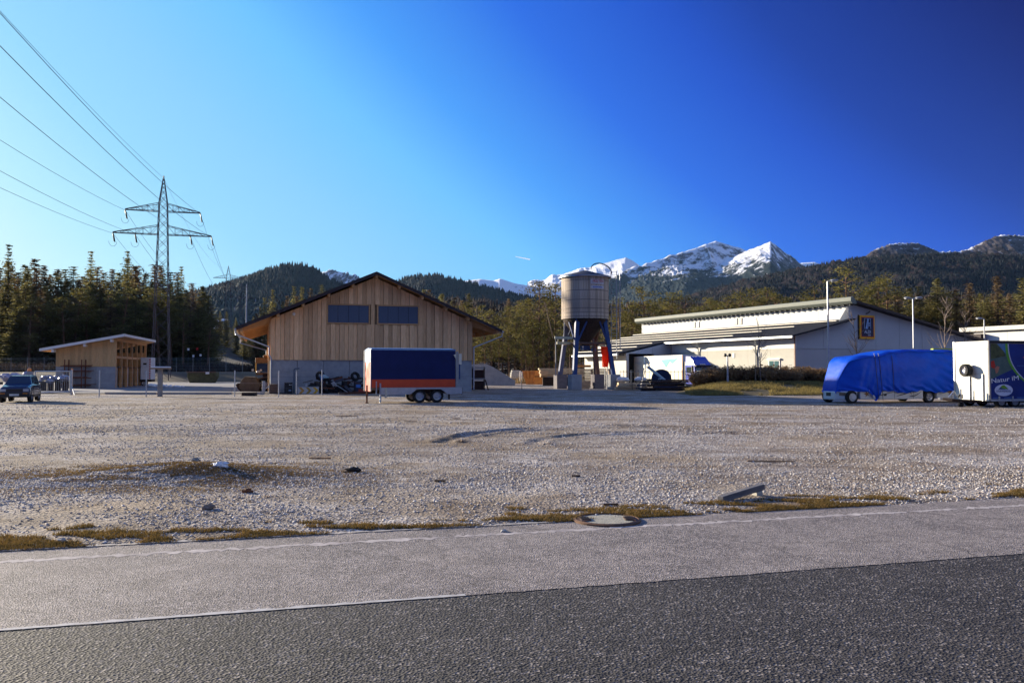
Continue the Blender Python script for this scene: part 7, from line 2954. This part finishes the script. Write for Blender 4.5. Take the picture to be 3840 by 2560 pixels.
bprot = [bush(500 + i, .8, 1.25) for i in range(4)]
ub_ = set()
ABT = [(2680, 'beside the fence brace'), (2760, 'below the two floodlights'), (2840, 'left of the staked sapling'), (2900, 'at the staked sapling'), (2960, 'under the supermarket window'), (3020, 'at the corner of the supermarket'), (5000, 'before the shaded gable, left of the motorhome')]
for i in range(34):
    u = 2615 + i * 14.2 + random.uniform(-5, 5)
    Yd = random.uniform(67.5, 70.5)
    x_ = ub(u, Yd)
    LBs = 'brown leafless bush of the row ' + anchor(u, ABT)
    pr_ = bprot[i % 4]
    z_ = float(bank_h(np.array(x_), np.array(Yd)))
    s = random.uniform(.75, 1.2)
    if i % 4 not in ub_:
        ub_.add(i % 4)
        pr_.location = (x_, Yd, z_)
        pr_.scale = (s, s, s)
        tag(pr_, LBs, 'bush', 'bushes at the foot of the supermarket')
    else:
        dup(pr_, (x_, Yd, z_), random.random() * 6, s, LBs, 'bushes at the foot of the supermarket')

# ------------------------------------------------------------------ foreground details
# manhole with iron rim and concrete filling
mc = (gr(2150, 1953) + gr(2402, 1951)) / 2
rad = (gr(2402, 1951) - gr(2150, 1953)).length / 2
mh = thing('manhole_cover', 'round manhole cover with a rusty rim and concrete centre at the road edge', 'manhole cover', (mc.x, mc.y, -.03), R(4))
iron = M('manhole_iron', (.10, .045, .03), (.05, .03, .025), sc=14, rough=.7, bump=.4)
MB().lathe([(rad * .93, .0), (rad * 1.0, -.05), (rad, .05), (rad * .93, .058)], n=48, closed=True).build('iron_frame', M('rust_bright', (.20, .11, .06), (.13, .07, .045), sc=10, rough=.85), mh)
MB().lathe([(rad * .84, .02), (rad * .925, .02), (rad * .925, .052), (rad * .84, .056)], n=48, closed=True).build('iron_ring', iron, mh)
MB().lathe([(rad * .838, .0), (rad * .838, .048), (0, .050)], n=40).build('concrete_infill', M('infill', (.30, .28, .22), (.42, .39, .31), sc=16, rough=.9, bump=.4, bsc=60), mh)
for s in (-1, 1):
    MB().prism([(s * rad * .50, -.09), (s * rad * .80, -.13), (s * rad * .83, .13), (s * rad * .52, .09)], .052, .060, 'z').build('vent_plate', iron, mh)
    for i in range(4):
        MB().box(min(s * rad * .53, s * rad * .78), max(s * rad * .53, s * rad * .78), -.075 + i * .045, -.055 + i * .045, .0605, .066).build('vent_bar', M('slot_dark', (.03, .02, .02)), mh)
# squared beam with its far end raised
pa, pb_ = gr(2702, 1886), gr(2858, 1858)
pa.z, pb_.z = .045, .12
d = pb_ - pa
bm_ = thing('wooden_beam', 'grey squared timber lying tilted on the gravel right of the manhole', 'beam', (pa.x, pa.y, pa.z), 0)
o = MB().box(0, d.length, -.045, .045, -.035, .045).build('beam', M('grey_beam', (.20, .19, .19), (.12, .11, .11), sc=3, st=(1, 8, 8), rough=.85, bump=.4, bsc=12), bm_, bevel=.006)
o.rotation_euler = (0, -math.asin(d.z / d.length), math.atan2(d.y, d.x))
MB().obox((d.x * .88, d.y * .88, -.02), (.10, .10, .10), rz=.4).build('prop_stone', pst, bm_)


def chunk(name, label, cat, u, v, sz, mat, seed, rz=0, n=9, flat=.6, jit=.3):
    random.seed(seed)
    p = gr(u, v)
    b = MB().blob((0, 0, 0), 1, n, 6, jit, 1)
    o = b.build(name, mat, None)
    o.scale = sz
    o.rotation_euler = (0, 0, rz)
    zz_ = float(lot_h(np.array([p.x]), np.array([p.y]))[0])
    o.location = (p.x, p.y, zz_ + sz[2] * .55)
    tag(o, label, cat)
    return o


chunk('snow_lump', 'small lump of old snow on the dark mound in the gravel', 'snow lump', 826, 1796, (.13, .08, .05), snowm, 1)
chunk('burnt_log', 'black broken piece of wood on the gravel left of the middle', 'wood piece', 1325, 1778, (.14, .06, .05), M('charred', (.02, .017, .016), (.035, .03, .028), sc=8, rough=.8), 2, .2, 6)
chunk('burnt_log', 'thin grey splinter beside the black broken wood', 'wood piece', 1298, 1782, (.09, .02, .015), darkwood, 3, .1, 6)
chunk('brick_stone', 'reddish brown stone just below the mound', 'stone', 928, 1852, (.07, .045, .04), M('red_stone', (.22, .09, .04), (.13, .06, .03), sc=5, rough=.9), 4, .4, 6)
chunk('field_stone', 'grey stone sitting on top of the mound', 'stone', 733, 1737, (.10, .07, .055), concd, 5, 0, 7)
chunk('field_stone', 'grey brown stone below the middle of the mound', 'stone', 783, 1917, (.08, .055, .04), M('brown_stone', (.22, .18, .15)), 6, .5, 7)
chunk('field_stone', 'pale stone lying close to the verge grass at the lower left', 'stone', 232, 2038, (.05, .04, .03), pst, 7, .5, 7)
chunk('field_stone', 'pale stone on the verge right of the middle left', 'stone', 1890, 1993, (.05, .035, .022), pst, 8, .5, 7)
for (u, v, L_, rz, lab, mt) in [(1300, 1562, .95, -.03, 'short reddish board lying far back on the gravel before the barn', M('reddish_board', (.30, .17, .09), rough=.85)), (1712, 1571, .35, .1, 'tiny board on the gravel left of the wheel ruts', M('reddish_board', (.30, .17, .09))),
                                (1540, 1582, .5, -.05, 'dark stick on the gravel below the trailer', darkwood), (2160, 1792, .16, 0, 'small dark stick on the gravel near the middle right', darkwood),
                                (2890, 1735, 1.0, -.12, 'thin dark lath lying on the gravel at the right', darkwood), (1650, 1811, .2, .05, 'small grey stick on the gravel above the verge', darkwood), (1200, 1722, .5, -.1, 'flat brown slat on the gravel above the burnt wood', M('reddish_board', (.30, .17, .09))),
                                (2290, 1899, .22, .05, 'dark twig just above the manhole', darkwood)]:
    p = gr(u, v)
    o = MB().obox((0, 0, 0), (L_ * .85, .045, .022)).build('wood_slat', oldwood if mt is darkwood and L_ > .3 else mt, None)
    o.location = (p.x, p.y, float(lot_h(np.array([p.x]), np.array([p.y]))[0]) + .02)
    o.rotation_euler = (0, 0, rz)
    tag(o, lab, 'slat')
random.seed(99)

# haze
hm_ = bpy.data.materials.new('haze_air')
hm_.use_nodes = True
tn = hm_.node_tree
for n_ in list(tn.nodes):
    tn.nodes.remove(n_)
ho = tn.nodes.new('ShaderNodeOutputMaterial')
hv = tn.nodes.new('ShaderNodeVolumePrincipled')
hv.inputs['Color'].default_value = (.35, .62, 1.0, 1)
hv.inputs['Density'].default_value = 1.2e-5
hv.inputs['Anisotropy'].default_value = .25
tn.links.new(hv.outputs[0], ho.inputs['Volume'])
hz = MB().box(-8600, 8600, -400, 9600, -8, 1150).build('haze', hm_)
tag(hz, 'thin blue winter haze in the air over the whole valley', 'haze', kind='stuff')
# contrail high in the sky
a, b_ = at(1933, 962, 26000), at(1988, 973, 26000)
m = MB()
m.tube(a, b_, 6, 6, 18)
o = m.build('contrail', M('contrail_white', (.9, .9, .9), (.85, .85, .85), rough=1, trans=.85), None)
tag(o, kind='structure')
